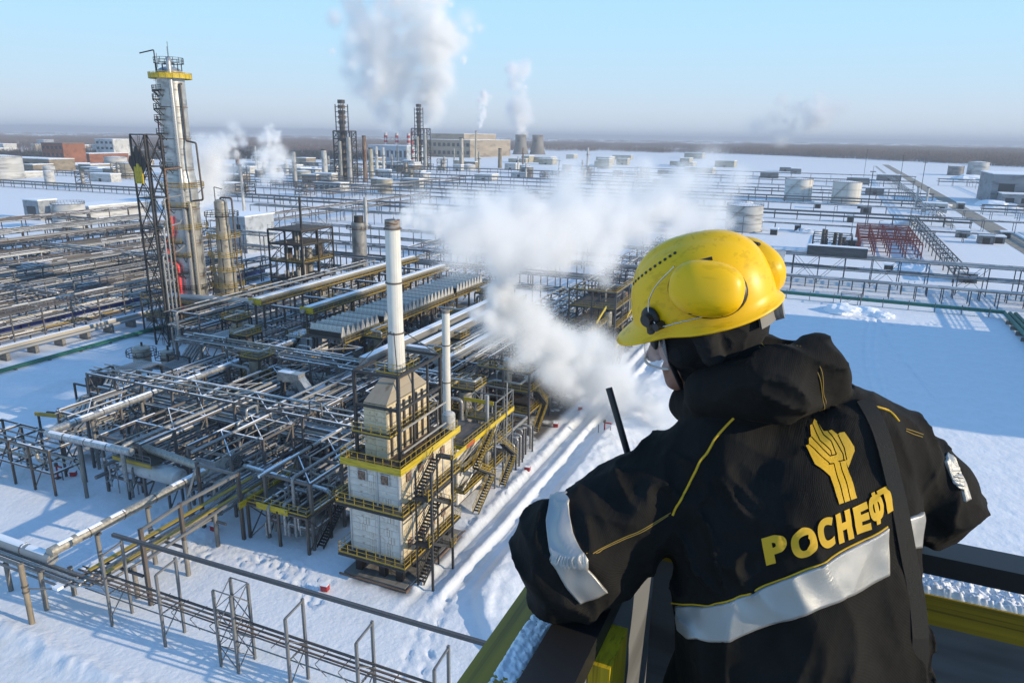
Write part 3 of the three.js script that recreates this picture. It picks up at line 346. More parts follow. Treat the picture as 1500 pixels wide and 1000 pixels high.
// head, balaclava, goggles and helmet in the head's own axes: x forward, y up, z to the right
const headM = new THREE.Matrix4().makeBasis(V(...HF), V(...HU), V(...HR)).setPosition(HC[0] - BASE[0], HC[1] - BASE[1], HC[2] - BASE[2]);
const headPart = (name, geo, m, parent = worker) => { const o = add(parent, name, geo, m); if (parent === worker) { o.applyMatrix4(headM); } return o; };
{
  const z0 = [0, 0, 0], skull = (x, y, z) => { let d = capsule(x, y, z * 1.18, [-.015, -.015, 0], [.01, -.02, 0], .094, .090); d = smin(d, capsule(x, y, z * 1.1, [.035, -.06, 0], [.045, -.11, 0], .058, .045), .03); d = smin(d, capsule(x, y, z, [.078, -.135, -.012], [.078, -.135, .012], .022, .022), .025);
    d = smin(d, capsule(x, y, z, [.098, -.045, 0], [.118, -.085, 0], .009, .0125), .012); d = smin(d, capsule(x, y, z, [.103, -.086, -.012], [.103, -.086, .012], .007, .007), .008); d = smin(d, capsule(x, y, z, [.092, -.107, -.018], [.092, -.107, .018], .009, .009), .008); d = smin(d, capsule(x, y, z, [.09, -.119, -.014], [.09, -.119, .014], .009, .009), .008);
    for (const s of [-1, 1]) { d = smin(d, capsule(x, y, z, [.078, -.028, s * .02], [.07, -.03, s * .05], .016, .014), .012); d = smin(d, capsule(x, y, z, [.072, -.07, s * .04], [.05, -.065, s * .06], .02, .02), .02); d = Math.max(d, .0115 - Math.hypot(x - .094, y + .048, (z - s * .033))); d = smin(d, capsule(x, y, z, [-.005, -.03, s * .088], [-.01, -.075, s * .082], .016, .012), .008); }
    return smin(d, capsule(x, y, z, [-.03, -.09, 0], [-.05, -.2, 0], .056, .058), .03); };
  headPart('head', netMesh(skull, [-.16, -.24, -.14], [.16, .1, .14], .0045, z0), skinMat);
  const bal = (x, y, z) => Math.max(skull(x, y, z) - .007 - .0015 * ridged(x * 30, y * 30, z * 30), Math.min(x - .066 - .25 * (y + .1), -(y + .035)) + .0, .0 - (y + .23));
  headPart('balaclava', netMesh(bal, [-.17, -.25, -.15], [.17, .11, .15], .005, z0), blackCloth);
  for (const s of [-1, 1]) headPart('eye', new THREE.SphereGeometry(.0115, 16, 10).translate(.086, -.048, s * .033), plain(.6, .58, .55, .2));
  // goggles: a clear curved shield with a pale frame
  const sh = new THREE.CylinderGeometry(.098, .104, .062, 40, 3, true, Math.PI / 2 - 1.15, 2.3).translate(.026, -.052, 0), gog = headPart('goggles', sh, new THREE.MeshPhysicalMaterial({ color: 0xffffff, roughness: .04, transmission: .9, thickness: 0, ior: 1.5 }));
  const rim = []; for (let k = 0; k <= 40; k++) { const a = Math.PI / 2 - 1.15 + 2.3 * k / 40; rim.push(V(.026 + .104 * Math.sin(a), -.083, .104 * Math.cos(a))); }
  add(gog, 'frame', new THREE.TubeGeometry(new THREE.CatmullRomCurve3(rim), 60, .0026, 6), plain(.45, .42, .40, .3));
  // helmet shell
  const shell = (th, el, o = 0) => { const c = Math.cos(th), s = Math.sin(th), ce = Math.pow(Math.cos(el), .78), a = (c > 0 ? .146 : .140) + o, w = .118 + o, x = a * Math.sign(c) * Math.pow(Math.abs(c), .94) * ce, z = w * Math.sign(s) * Math.pow(Math.abs(s), .94) * ce, keel = .006 * smooth(.035, .012, Math.abs(z)) * smooth(.3, .7, Math.sin(el)); return V(x, (.143 + o) * Math.pow(Math.sin(el), .86) + keel + .006 * Math.cos(2 * th) * (1 - el / 1.57) - .012 * smooth(.2, 1, c) * (1 - el / 1.57), z); };
  const pos = [], uvs = [], idx = [], NU = 96, rows = []; for (let k = 0; k <= 22; k++) rows.push([k / 22 * Math.PI / 2, 0, 0]); rows.unshift([0, .010, -.010], [0, .013, -.014], [0, .010, -.017], [0, .002, -.014], [0, -.004, 0]);
  rows.forEach(([el, out, dy], j) => { for (let i = 0; i <= NU; i++) { const th = i / NU * 2 * Math.PI, p = shell(th, el), c = Math.cos(th), brim = out > 0 ? smooth(.35, .95, c) * .036 * (out / .013) : 0, rl = Math.hypot(p.x, p.z) || 1; const k = out * (1 - .5 * smooth(0, .4, c)) + brim; pos.push(p.x + p.x / rl * k, p.y + dy - (out > 0 ? brim * .38 : 0), p.z + p.z / rl * k * .9); uvs.push(i / NU * 4, j / 12); } });
  const w = NU + 1; for (let j = 0; j < rows.length - 1; j++) for (let i = 0; i < NU; i++) { const a = j * w + i; idx.push(a, a + w, a + 1, a + 1, a + w, a + w + 1); }
  // the first rows run from the lip to the inside; order: lip, edge, under, inner, then dome
  const order = [4, 3, 2, 1, 0]; const p2 = pos.slice(0, 5 * w * 3), u2 = uvs.slice(0, 5 * w * 2); order.forEach((o, j) => { for (let i = 0; i < w * 3; i++) pos[j * w * 3 + i] = p2[o * w * 3 + i]; for (let i = 0; i < w * 2; i++) uvs[j * w * 2 + i] = u2[o * w * 2 + i]; });
  const hg = new THREE.BufferGeometry(); hg.setAttribute('position', new THREE.Float32BufferAttribute(pos, 3)); hg.setAttribute('uv', new THREE.Float32BufferAttribute(uvs, 2)); hg.setIndex(idx); hg.computeVertexNormals();
  const helmet = headPart('hard_hat', hg, helmetYellow); helmet.scale.setScalar(.93); helmet.userData.label = 'yellow hard hat with parked ear muffs';
  const onShell = (x, z, up = 0) => { const d = Math.max(0, 1 - (x / .145) ** 2 - (z / .118) ** 2); return .143 * Math.pow(d, .5 / 1.0) * 1.02 + up; };
  for (let k = 0; k < 11; k++) { const a = .30 + k * .125, x = .128 * Math.cos(a), y = .04 + .112 * Math.sin(a); const hole = add(helmet, 'vent_hole', new THREE.CylinderGeometry(.0032, .0032, .0022, 10), blackRubber); let best = 0; for (let t = 0; t < 60; t++) { const el = t / 60 * 1.57, th = -Math.asin(clamp(.03 / .118, -1, 1)) * 1; } const q = shell(-.32 - k * .016 * 6, .55 + k * .055, .0005); hole.position.copy(q); hole.lookAt(0, 0, 0); hole.quaternion.setFromUnitVectors(V(0, 1, 0), V(q.x / .02, q.y / .02, q.z / .014).normalize()); }
  const sup = (rx, ry, rz, e = .75) => { const g = new THREE.SphereGeometry(1, 36, 24), p = g.attributes.position; for (let i = 0; i < p.count; i++) { const f = v => Math.sign(v) * Math.pow(Math.abs(v), e); p.setXYZ(i, f(p.getX(i)) * rx, f(p.getY(i)) * ry, f(p.getZ(i)) * rz); } g.computeVertexNormals(); return g; };
  for (const [s, x, y, z, tilt] of [[-1, -.030, .064, -.124, .28], [1, -.104, .050, .056, .28]]) {
    const cup = add(helmet, 'ear_muff', sup(.068, .052, .040, .82), helmetYellow); cup.position.set(x, y, z); cup.rotation.set(s * -.32, s > 0 ? -.85 : .12, tilt);
    const pad = add(cup, 'cushion', new THREE.TorusGeometry(.038, .013, 10, 32).scale(1.45, 1.08, 1), blackRubber); pad.position.set(0, 0, -s * .030);
    const arm = add(cup, 'wire_slider', new THREE.CylinderGeometry(.0035, .0035, .05, 8).rotateZ(1.2), blackRubber); arm.position.set(.02, .047, s * .006); const arm2 = add(cup, 'wire_slider', new THREE.CylinderGeometry(.0035, .0035, .06, 8).rotateZ(1.5), blackRubber); arm2.position.set(-.006, -.045, s * .012);
    const wire = [V(x + .048, y + .052, z), V(.066, .078, s * .108), V(.084, .050, s * .108), V(.086, .028, s * .112), V(.070, .006, s * .120), V(.030, .010, s * .130), V(x + .012, y - .048, z + s * .012)];
    add(helmet, 'ear_muff_wire', new THREE.TubeGeometry(new THREE.CatmullRomCurve3(wire), 60, .0013, 6), wireSteel);
    const clip = add(helmet, 'ear_muff_mount', mergeGeometries([new THREE.SphereGeometry(.021, 18, 12).scale(1.05, 1.15, .55), new THREE.CylinderGeometry(.012, .012, .02, 16).rotateX(Math.PI / 2).translate(-.004, .002, s * .01), new THREE.CylinderGeometry(.008, .008, .02, 12).rotateX(Math.PI / 2).translate(-.024, -.012, s * .006), new THREE.SphereGeometry(.012, 12, 8).scale(1, 2.6, .6).translate(.008, -.036, -s * .004)]), blackRubber); clip.position.set(.088, .018, s * .102); clip.rotation.y = s * .55;
  }
  add(helmet, 'sticker', new THREE.SphereGeometry(.026, 20, 8, 0, 6.3, 0, .6).scale(1, .25, .7).translate(-.012, .1425, .0), M.red);
  // nape adjuster and straps
  const ad = []; for (let k = 0; k <= 20; k++) { const a = Math.PI - .62 + 1.1 * k / 20; ad.push([Math.cos(a), Math.sin(a)]); }
  const bpos = [], bidx = []; ad.forEach(([c, s], i) => { for (const [r, y] of [[.112, -.042], [.116, -.042], [.116, -.014], [.112, -.014]]) bpos.push(c * r * 1.06, y, -s * r * .92); if (i) for (let k = 0; k < 4; k++) { const a = (i - 1) * 4 + k, b = (i - 1) * 4 + (k + 1) % 4; bidx.push(a, b, a + 4, b, b + 4, a + 4); } });
  let bg = new THREE.BufferGeometry(); bg.setAttribute('position', new THREE.Float32BufferAttribute(bpos, 3)); bg.setAttribute('uv', new THREE.Float32BufferAttribute(new Float32Array(bpos.length / 3 * 2), 2)); bg.setIndex(bidx); bg = bg.toNonIndexed(); bg.computeVertexNormals();
  const band = headPart('nape_adjuster', bg, greyPlastic); const knob = add(band, 'knob', new THREE.CylinderGeometry(.018, .02, .016, 20).rotateZ(Math.PI / 2), greyPlastic); knob.position.set(-.128, -.028, 0);
  for (const s of [-1, 1]) headPart('chin_strap', sweep([V(.075, .0, s * .086), V(.07, -.06, s * .078), V(.066, -.12, s * .052), V(.07, -.162, s * .012)], .0055, 6), blackRubber);
}
// handheld radio: its whip stands up beyond the shoulder
{
  const r = new THREE.Group(); r.name = 'handheld_radio'; r.position.set(antBot[0], EYE + antBot[1] - .14, antBot[2]); scene.add(r);
  r.userData = { label: 'black handheld radio with a whip antenna sticking up beside the shoulder', category: 'radio' };
  const a = V(0, .14, 0), t = V(antTop[0] - antBot[0], antTop[1] - antBot[1] + .14, antTop[2] - antBot[2]); const d = V().subVectors(t, a), b0 = a.clone().addScaledVector(d, -.25);
  add(r, 'antenna', sweep([b0, a, t], .0068, 12), blackRubber); const bd = add(r, 'body', new THREE.BoxGeometry(.052, .12, .03, 1, 1, 1), blackRubber); bd.position.copy(b0).addScaledVector(d, -.45); bd.rotation.z = .2;
}
// ---------------------------------------------------------------- platform: parapet with handrail, on its tower
{
  const Y = EYE, rails = [[-.325, 0], [0, 1.63]];
  const p = thing('platform', 'dark grating platform with grey parapet panels and yellow capping under the person', 'platform', 0, 0);
  const frost = tex(256, (x, y) => { const a = .35 + .65 * smooth(.42, .55, nB(x * 2, y * 2)); return [a, a, a]; });
  const panel = mat(.24, .255, .275, .6), cap = plain(.52, .34, .012, .5, 0, { map: dirtTex }), floor = mat(.05, .05, .05, .8);
  const fl = Y - 1.95;
  box(p, 'floor', floor, -.55, 5, fl - .12, fl, -5, 1.80);
  // left run along v, right run along u
  const rl = new THREE.BoxGeometry(.078, .045, 1);
  box(p, 'handrail', M.black, -.37, -.285, Y - .885, Y - .842, -5, 1.59); box(p, 'handrail', M.black, -.37, 5, Y - .887, Y - .842, 1.592, 1.672);
  box(p, 'capping', cap, -.495, -.395, Y - .98, Y - .912, -5, 1.70); box(p, 'capping', cap, -.495, 5, Y - 1.075, Y - 1.0, 1.702, 1.80);
  box(p, 'panel', panel, -.305, -.295, fl, Y - .886, -5, 1.58); box(p, 'panel', panel, -.45, 5, fl, Y - 1.075, 1.735, 1.752); box(p, 'panel', panel, -.475, -.455, fl, Y - .98, -5, 1.70);
  box(p, 'post', M.yellowBright, -.294, -.255, fl, Y - .886, 1.03, 1.15); for (const v of [-.6, -2.4, -4.2]) box(p, 'post', cap, -.45, -.385, fl, Y - .886, v, v + .06); for (const u of [2.2, 3.6, 4.8]) box(p, 'post', cap, u, u + .06, fl, Y - .888, 1.64, 1.70);
  // snow lying on the capping
  const drift = (u0, u1, v0, v1, y, nu, nv, amp) => { const pos = [], idx = [], uvs = []; for (let j = 0; j <= nv; j++) for (let i = 0; i <= nu; i++) { const u = u0 + (u1 - u0) * i / nu, v = v0 + (v1 - v0) * j / nv, e = Math.min(1, Math.min(i / nu, 1 - i / nu, j / nv, 1 - j / nv) * (u1 - u0 > v1 - v0 ? nv : nu) * .5 + 0), h = amp * (.5 + 1.1 * fbm(u * 9, v * 9, 3, 4) + .35 * pn.noise(u * 90, v * 90, 2) + .25 * pn.noise(u * 210, v * 210, 5)); pos.push(u, y + Math.max(-.004, h * e - .003), -v); uvs.push(u, v); if (i && j) { const k = j * (nu + 1) + i; idx.push(k - nu - 2, k - nu - 1, k - 1, k - nu - 1, k, k - 1); } } const g = new THREE.BufferGeometry(); g.setAttribute('position', new THREE.Float32BufferAttribute(pos, 3)); g.setAttribute('uv', new THREE.Float32BufferAttribute(uvs, 2)); g.setIndex(idx); g.computeVertexNormals(); return g; };
  add(p, 'snow_on_capping', drift(-.44, 3, 1.706, 1.798, Y - 1.0, 860, 26, .03), M.snow); add(p, 'snow_on_capping', drift(-.45, -.397, -.4, 1.70, Y - .912, 16, 500, .014), M.snow);
  // the tower below
  for (const u of [.2, 4.6]) for (const v of [-4.6, 1.2]) box(p, 'column', M.steel, u - .2, u + .2, 0, fl - .12, v - .2, v + .2);
  for (let y = 4; y < fl - 1; y += 5) { box(p, 'beam', M.steel, .2, 4.6, y, y + .25, 1.1, 1.3); box(p, 'beam', M.steel, .2, 4.6, y, y + .25, -4.7, -4.5); box(p, 'beam', M.steel, .1, .3, y + .26, y + .5, -4.6, 1.2); box(p, 'beam', M.steel, 4.5, 4.7, y + .26, y + .5, -4.6, 1.2); }
}
// ---------------------------------------------------------------- kit of plant parts
const pick = a => a[Math.floor(rnd() * a.length)];
const at = (axis, a, y, c) => axis === 'v' ? [c, y, a] : [a, y, c];   // a along the run, c across it
const cut = (p, kind = 'stuff') => { if (p) p.userData.kind = kind; return p; };
// pipe rack: columns, beams, braces, pipes; tiers: [height, number of pipes]
function rack(label, axis, a0, a1, c0, c1, o = {}) {
  const { tiers = [[5, 5]], bay = 6, w = .26, colMat = M.steel, mats = [M.clad, M.cladDull, M.cladWarm, M.steelPale], rad = [.08, .28], brace = true, group, name = 'pipe_rack', snow = true, top = 0, plan = false, skip = 0, loose = 0, valves = true } = o;
  const t = thing(name, label, 'pipe rack', axis === 'v' ? c0 : a0, axis === 'v' ? a0 : c0, group), n = Math.max(1, Math.round((a1 - a0) / bay)), H = Math.max(...tiers.map(x => x[0])) + top, sn = new Pile(), fl = new Pile();
  for (let i = 0; i <= n; i++) {
    const a = a0 + (a1 - a0) * i / n;
    for (const c of [c0, c1]) bar(t, 'column', colMat, at(axis, a, 0, c), at(axis, a, H, c), w);
    for (const [y] of tiers) { bar(t, 'beam', colMat, at(axis, a, y - .16, c0), at(axis, a, y - .16, c1), w * .8, w * 1.0); if (snow && rnd() < .8) sn.bar(at(axis, a, y - .16 + w * .5 + .03, c0), at(axis, a, y - .16 + w * .5 + .03, c1), w * .7, .05); }
    if (top) bar(t, 'beam', colMat, at(axis, a, H - .1, c0), at(axis, a, H - .1, c1), w * .8);
    if (brace && i && (i % 3 === 1 || rnd() < .15)) for (const c of [c0, c1]) { const b = a0 + (a1 - a0) * (i - 1) / n; bar(t, 'brace', colMat, at(axis, b, .3, c), at(axis, a, H - .2, c), w * .45); if (rnd() < .5) bar(t, 'brace', colMat, at(axis, a, .3, c), at(axis, b, H - .2, c), w * .45); }
    if (plan && i && rnd() < .75) { const b = a0 + (a1 - a0) * (i - 1) / n, f = rnd() < .5; bar(t, 'plan_brace', colMat, at(axis, b, H - .1, f ? c0 : c1), at(axis, a, H - .1, f ? c1 : c0), w * .5); if (snow) sn.bar(at(axis, b, H + .06, f ? c0 : c1), at(axis, a, H + .06, f ? c1 : c0), w * .35, .04); }
  }
  const lv = tiers.map(x => x[0]); if (top) lv.push(H);
  for (const y of lv) for (const c of [c0, c1]) { bar(t, 'long_beam', colMat, at(axis, a0, y - .1, c), at(axis, a1, y - .1, c), w * .7, w * .9); if (snow) for (let a = a0; a < a1 - 1; ) { const b = Math.min(a1, a + rr(3, 12)); if (rnd() < .75) sn.bar(at(axis, a, y + w * .45 - .06, c), at(axis, b, y + w * .45 - .06, c), w * .6, .06); a = b + rr(0, 3); } }
  for (const [y, k] of tiers) for (let i = 0; i < k; i++) {
    const r = rad[0] + (rad[1] - rad[0]) * Math.pow(rnd(), 1.8), c = c0 + (c1 - c0) * (i + .5 + rr(-.25, .25)) / k, s0 = rnd() < loose ? a0 + (a1 - a0) * rr(.05, .4) : a0 - rr(0, 2), s1 = rnd() < loose ? a0 + (a1 - a0) * rr(.6, .95) : a1 + rr(0, 2), m = pick(mats), py = y + r;
    const q = [at(axis, s0, py, c), at(axis, s1, py, c)];
    if (rnd() < loose) q.unshift(at(axis, s0, rr(.4, y * .6), c)); if (rnd() < loose) q.push(at(axis, s1, rr(.4, y * .6), c));
    if (rnd() < loose * .6) { const b = rr(s0 + 1, s1 - 3), d = rr(1.2, 2.2); q.splice(q.length - 1, 0, at(axis, b, py, c), at(axis, b, py + d, c), at(axis, b + 2, py + d, c), at(axis, b + 2, py, c)); q.sort(() => 0); }
    pipe(t, 'pipe', m, q, r, 9);
    if (snow && r > .11 && q.length === 2) for (let a = s0; a < s1 - 1; ) { const b = Math.min(s1, a + rr(2, 9)); if (rnd() < .6) sn.rod(at(axis, a, py + r * .2, c), at(axis, b, py + r * .2, c), r * .87); a = b + rr(.3, 4); }
    if (valves && rnd() < .6) { const a = rr(s0, s1); fl.rod(at(axis, a - .05, py, c), at(axis, a + .05, py, c), r * 1.7).rod(at(axis, a, py, c), at(axis, a, py + r + .5, c), .05).rod(at(axis, a, py + r + .48, c), at(axis, a, py + r + .52, c), .22); }
  }
  cut(sn.done(t, 'snow', M.snow)); cut(fl.done(t, 'valves', M.steelDark)); return t;
}
// guard rail along site points: posts and two rails, joined
function railing(parent, pts, m = M.yellow, h = 1.1, step = 1.5, name = 'railing', thick = .05) {
  const p = new Pile();
  for (let i = 0; i < pts.length - 1; i++) { const a = pts[i], b = pts[i + 1], len = Math.hypot(b[0] - a[0], b[1] - a[1], b[2] - a[2]), n = Math.max(1, Math.round(len / step)); for (let k = 0; k <= n; k++) { const t = k / n, q = [a[0] + (b[0] - a[0]) * t, a[1] + (b[1] - a[1]) * t, a[2] + (b[2] - a[2]) * t]; p.bar(q, [q[0], q[1] + h, q[2]], thick); } for (const y of [h, h * .55, .12]) p.bar([a[0], a[1] + y, a[2]], [b[0], b[1] + y, b[2]], y < .2 ? .03 : thick, y < .2 ? .16 : thick); }
  return p.done(parent, name, m);
}
function flight(parent, p, q, width, axis, m = M.steelDark, rail = M.yellow) { // stair between two points; width across
  const s = new Pile(), o = axis === 'v' ? [width / 2, 0] : [0, width / 2], n = Math.max(4, Math.round(Math.abs(q[1] - p[1]) / .22));
  for (const k of [-1, 1]) s.bar([p[0] + k * o[0], p[1], p[2] + k * o[1]], [q[0] + k * o[0], q[1], q[2] + k * o[1]], .06, .25);
  for (let i = 1; i < n; i++) { const t = i / n, c = [p[0] + (q[0] - p[0]) * t, p[1] + (q[1] - p[1]) * t, p[2] + (q[2] - p[2]) * t]; s.bar([c[0] - o[0], c[1], c[2] - o[1]], [c[0] + o[0], c[1], c[2] + o[1]], .04, .25); }
  const st = s.done(parent, 'stair_flight', m); if (rail) for (const k of [-1, 1]) railing(parent, [[p[0] + k * o[0], p[1], p[2] + k * o[1]], [q[0] + k * o[0], q[1], q[2] + k * o[1]]], rail, 1, 1.2, 'stair_rail', .045); return st;
}
// braced steel frame with decks: levels are heights, grid in u and v
function frame(t, us, vs, levels, m = M.steel, w = .3, decks = [], brace = .4) {
  const H = levels[levels.length - 1]; for (const u of us) for (const v of vs) bar(t, 'column', m, [u, 0, v], [u, H, v], w);
  for (const y of levels) { for (const u of us) bar(t, 'beam', m, [u, y - w * .4, vs[0]], [u, y - w * .4, vs[vs.length - 1]], w * .7, w * .8); for (const v of vs) bar(t, 'beam', m, [us[0], y - w * .45, v], [us[us.length - 1], y - w * .45, v], w * .7, w * .8); }
  for (let k = 0; k < levels.length; k++) { const y0 = k ? levels[k - 1] : 0, y1 = levels[k]; for (const u of [us[0], us[us.length - 1]]) for (let i = 0; i < vs.length - 1; i++) if (rnd() < brace) { bar(t, 'brace', m, [u, y0 + .1, vs[i]], [u, y1 - .2, vs[i + 1]], w * .4); bar(t, 'brace', m, [u, y1 - .2, vs[i]], [u, y0 + .1, vs[i + 1]], w * .4); } for (const v of [vs[0], vs[vs.length - 1]]) for (let i = 0; i < us.length - 1; i++) if (rnd() < brace) bar(t, 'brace', m, [us[i], y0 + .1, v], [us[i + 1], y1 - .2, v], w * .4); }
  for (const [y, u0, u1, v0, v1] of decks) { box(t, 'deck', M.deck, u0, u1, y, y + .08, v0, v1); }
}
const ringDeck = (t, u, v, r0, r1, y, a0 = 0, a1 = 6.2832, m = M.deck) => { const s = new THREE.Shape(); s.absarc(0, 0, r1, a0, a1, false); if (a1 - a0 > 6.2) { const h = new THREE.Path(); h.absarc(0, 0, r0, 0, 6.2832, true); s.holes.push(h); } else { s.absarc(0, 0, r0, a1, a0, true); } const g = new THREE.ExtrudeGeometry(s, { depth: .26, bevelEnabled: false, curveSegments: 28 }); g.rotateX(-Math.PI / 2); const o = add(t, 'platform', g, m); o.position.set(u - O[0], y, -(v - O[1])); return o; };
const ringRail = (t, u, v, r, y, a0 = 0, a1 = 6.2832, m = M.yellow, h = 1.1, solid = 0) => { const pts = [], n = Math.max(4, Math.round((a1 - a0) * r / 1.4)); for (let k = 0; k <= n; k++) { const a = a0 + (a1 - a0) * k / n; pts.push([u + r * Math.cos(a), y, v + r * Math.sin(a)]); } railing(t, pts, m, h, 1.2, 'railing', .085); if (solid) { const p = new Pile(); for (let k = 0; k < n; k++) p.bar([pts[k][0], y + solid / 2, pts[k][2]], [pts[k + 1][0], y + solid / 2, pts[k + 1][2]], .05, solid); p.done(t, 'kick_plate', m); } };
function drum(t, name, m, u, v, y0, y1, r0, r1 = r0, seg = 32) { const g = new THREE.CylinderGeometry(r1, r0, y1 - y0, seg, 1); const o = add(t, name, g, m); o.position.set(u - O[0], (y0 + y1) / 2, -(v - O[1])); return o; }
const dome = (t, name, m, u, v, y, r, k = .5) => { const o = add(t, name, new THREE.SphereGeometry(r, 28, 10, 0, 6.2832, 0, Math.PI / 2).scale(1, k, 1), m); o.position.set(u - O[0], y, -(v - O[1])); return o; };
const lyingDrum = (t, name, m, axis, a0, a1, y, c, r) => { const o = rod(t, name, m, at(axis, a0, y, c), at(axis, a1, y, c), r, UC32); for (const a of [a0, a1]) { const s = add(t, 'drum_end', new THREE.SphereGeometry(r * .998, 24, 12), m); s.position.copy(L(at(axis, a, y, c))); s.scale.set(axis === 'u' ? .45 : 1, 1, axis === 'v' ? .45 : 1); } return o; };
// ---------------------------------------------------------------- big panelled furnace with its white stack
function panels(parent, face, m, fixed, a0, a1, y0, y1, na, ny, out, gap = .06) { // plates with open joints; face 'u' has normal along u
  const da = (a1 - a0) / na, dy = (y1 - y0) / ny;
  for (let j = 0; j < ny; j++) for (let i = 0; i < na; i++) { const d = rr(.055, .068) * out, A = a0 + i * da + gap / 2, B = a0 + (i + 1) * da - gap / 2, C = y0 + j * dy + gap / 2, D = y0 + (j + 1) * dy - gap / 2, mm = m[Math.floor(rnd() * m.length)]; face === 'u' ? box(parent, 'panel', mm, fixed, fixed + d, C, D, A, B) : box(parent, 'panel', mm, A, B, C, D, fixed, fixed + d); }
}
const warmPanels = [0, 1, 2].map(k => { const t = panelTex.clone(); t.offset.set(rnd(), rnd()); t.repeat.set(.4 + k * .15, .25 + k * .1); t.needsUpdate = true; return plain(.67 - k * .03, .58 - k * .035, .41 - k * .04, .62, 0, { map: t }); });
const paintedPanels = [0, 1, 2, 3].map(k => { const t = panelTex.clone(); t.offset.set(rnd(), rnd()); t.repeat.set(.5 + k * .12, .3 + k * .08); t.needsUpdate = true; return plain(.72 - k * .018, .70 - k * .02, .645 - k * .022, .62, 0, { map: t }); });
{
  const t = thing('process_furnace', 'tall white panelled process furnace with yellow walkways and rust stains beside the snow road', 'furnace', -39.5, 62);
  const u0 = -43.0, u1 = -36.9, v0 = 56.6, v1 = 67.8;
  box(t, 'foundation', M.concrete, u0 - .8, u1 + .8, -.2, .22, v0 - .8, v1 + .8);
  for (const u of [u0 + .5, -39.5, u1 - .5]) for (const v of [v0 + .5, 60, 64, v1 - .5]) box(t, 'pier', M.black, u - .38, u + .38, .22, 2.6, v - .38, v + .38);
  for (const [a, b, c, d] of [[u0 - 1.1, u1 + 1.1, v0 - 1.25, v0 - 1.1], [u1 + 1.1, u1 + 1.25, v0 - 1.25, v1 + 1]]) box(t, 'red_kerb', M.rust, a, b, .05, .24, c, d);
  box(t, 'shell', M.jointTan, u0, u1, 2.6, 13, v0, v1);
  panels(t, 'v', paintedPanels, v0, u0, u1, 2.9, 8.6, 2, 7, -1, .028); panels(t, 'v', paintedPanels, v0, u0, u1, 9.0, 12.9, 2, 5, -1, .028);
  panels(t, 'u', warmPanels, u1, v0, v1, 2.9, 8.6, 6, 7, 1, .028); panels(t, 'u', warmPanels, u1, v0, v1, 9.0, 12.9, 6, 5, 1, .028);
  panels(t, 'u', paintedPanels, u0, v0, v1, 2.9, 12.7, 5, 8, -1);
  for (const [x, y] of [[u0 + 1.7, 11.9], [u0 + 4.5, 11.9]]) { const w = box(t, 'burner_hatch', M.rust, x - .45, x + .45, y - .5, y + .5, v0 - .22, v0 - .08); const f = add(w, 'hatch_frame', UB, M.white); f.scale.set(1.3, 1.25, .6); f.position.set(0, 0, .1); }
  for (const v of [58.2, 60.6, 63, 65.4]) for (const y of [4.2, 11.9]) box(t, 'burner_hatch', M.rust, u1 + .07, u1 + .22, y - .45, y + .45, v - .4, v + .4);
  for (const y of [2.75, 8.8, 12.85]) { box(t, 'girt', M.steelBrown, u0 - .12, u1 + .12, y - .13, y + .13, v0 - .14, v0 - .02); box(t, 'girt', M.steelBrown, u1 + .02, u1 + .14, y - .13, y + .13, v0 - .1, v1 + .1); }
  for (const u of [u0, -39.5, u1]) box(t, 'stiffener', M.white, u - .09, u + .09, 2.6, 13, v0 - .17, v0 - .075);
  for (let k = 0; k <= 5; k++) box(t, 'stiffener', M.white, u1 + .08, u1 + .17, 2.6, 13, v0 + k * (v1 - v0) / 5 - .09, v0 + k * (v1 - v0) / 5 + .09);
  // walkways round the body
  for (const y of [2.7, 8.7]) { box(t, 'walkway', M.deck, u0 - 1.1, u1 + 1.1, y - .12, y, v0 - 1.15, v0 - .2); box(t, 'walkway', M.deck, u1 + .2, u1 + 1.1, y - .12, y, v0 - .2, v1); box(t, 'walkway', M.deck, u0 - 1.1, u0 - .2, y - .12, y, v0 - .2, v1);
    railing(t, [[u0 - 1.08, y, v1], [u0 - 1.08, y, v0 - 1.12], [u1 + 1.08, y, v0 - 1.12], [u1 + 1.08, y, v1]], M.yellow, 1.15, 1.15); box(t, 'toe_plate', M.steelDark, u0 - 1.14, u1 + 1.14, y - .3, y - .12, v0 - 1.2, v0 - 1.15); box(t, 'toe_plate', M.steelDark, u1 + 1.1, u1 + 1.15, y - .3, y - .12, v0 - 1.15, v1); }
  box(t, 'roof_deck', M.deckRust, u0 - .6, u1 + .55, 12.95, 13.1, v0 - .5, v1 + .6);
  for (const [a, b, c, d] of [[u0 - .66, u1 + .6, v0 - .62, v0 - .5], [u1 + .55, u1 + .65, v0 - .62, v1 + 1]]) box(t, 'yellow_fascia', M.yellowBright, a, b, 12.95, 13.7, c, d);
  railing(t, [[u0 - .6, 13.1, v1], [u0 - .6, 13.1, v0 - .46], [u1 + .5, 13.1, v0 - .46], [u1 + .5, 13.1, v1 + .5]], M.yellow, 1.4, 1.0);
  // convection section
  const p0 = -42.1, p1 = -39.3, q0 = 58.4, q1 = 66.6; box(t, 'convection_shell', M.jointTan, p0, p1, 13.1, 19.2, q0, q1);
  panels(t, 'v', warmPanels, q0, p0, p1, 13.3, 19.1, 2, 9, -1, .028); panels(t, 'u', warmPanels, p1, q0, q1, 13.3, 19.1, 7, 8, 1, .028); panels(t, 'u', paintedPanels, p0, q0, q1, 13.3, 19.1, 5, 5, -1);
  for (const y of [16.0]) { box(t, 'walkway', M.deck, p0 - .9, p1 + 1.0, y, y + .1, q0 - 1, q0 - .15); box(t, 'walkway', M.deck, p1 + .15, p1 + 1.0, y, y + .1, q0 - .15, q1); railing(t, [[p0 - .9, y + .1, q0 - .95], [p1 + .95, y + .1, q0 - .95], [p1 + .95, y + .1, q1]], M.yellow, 1.1, 1.2); }
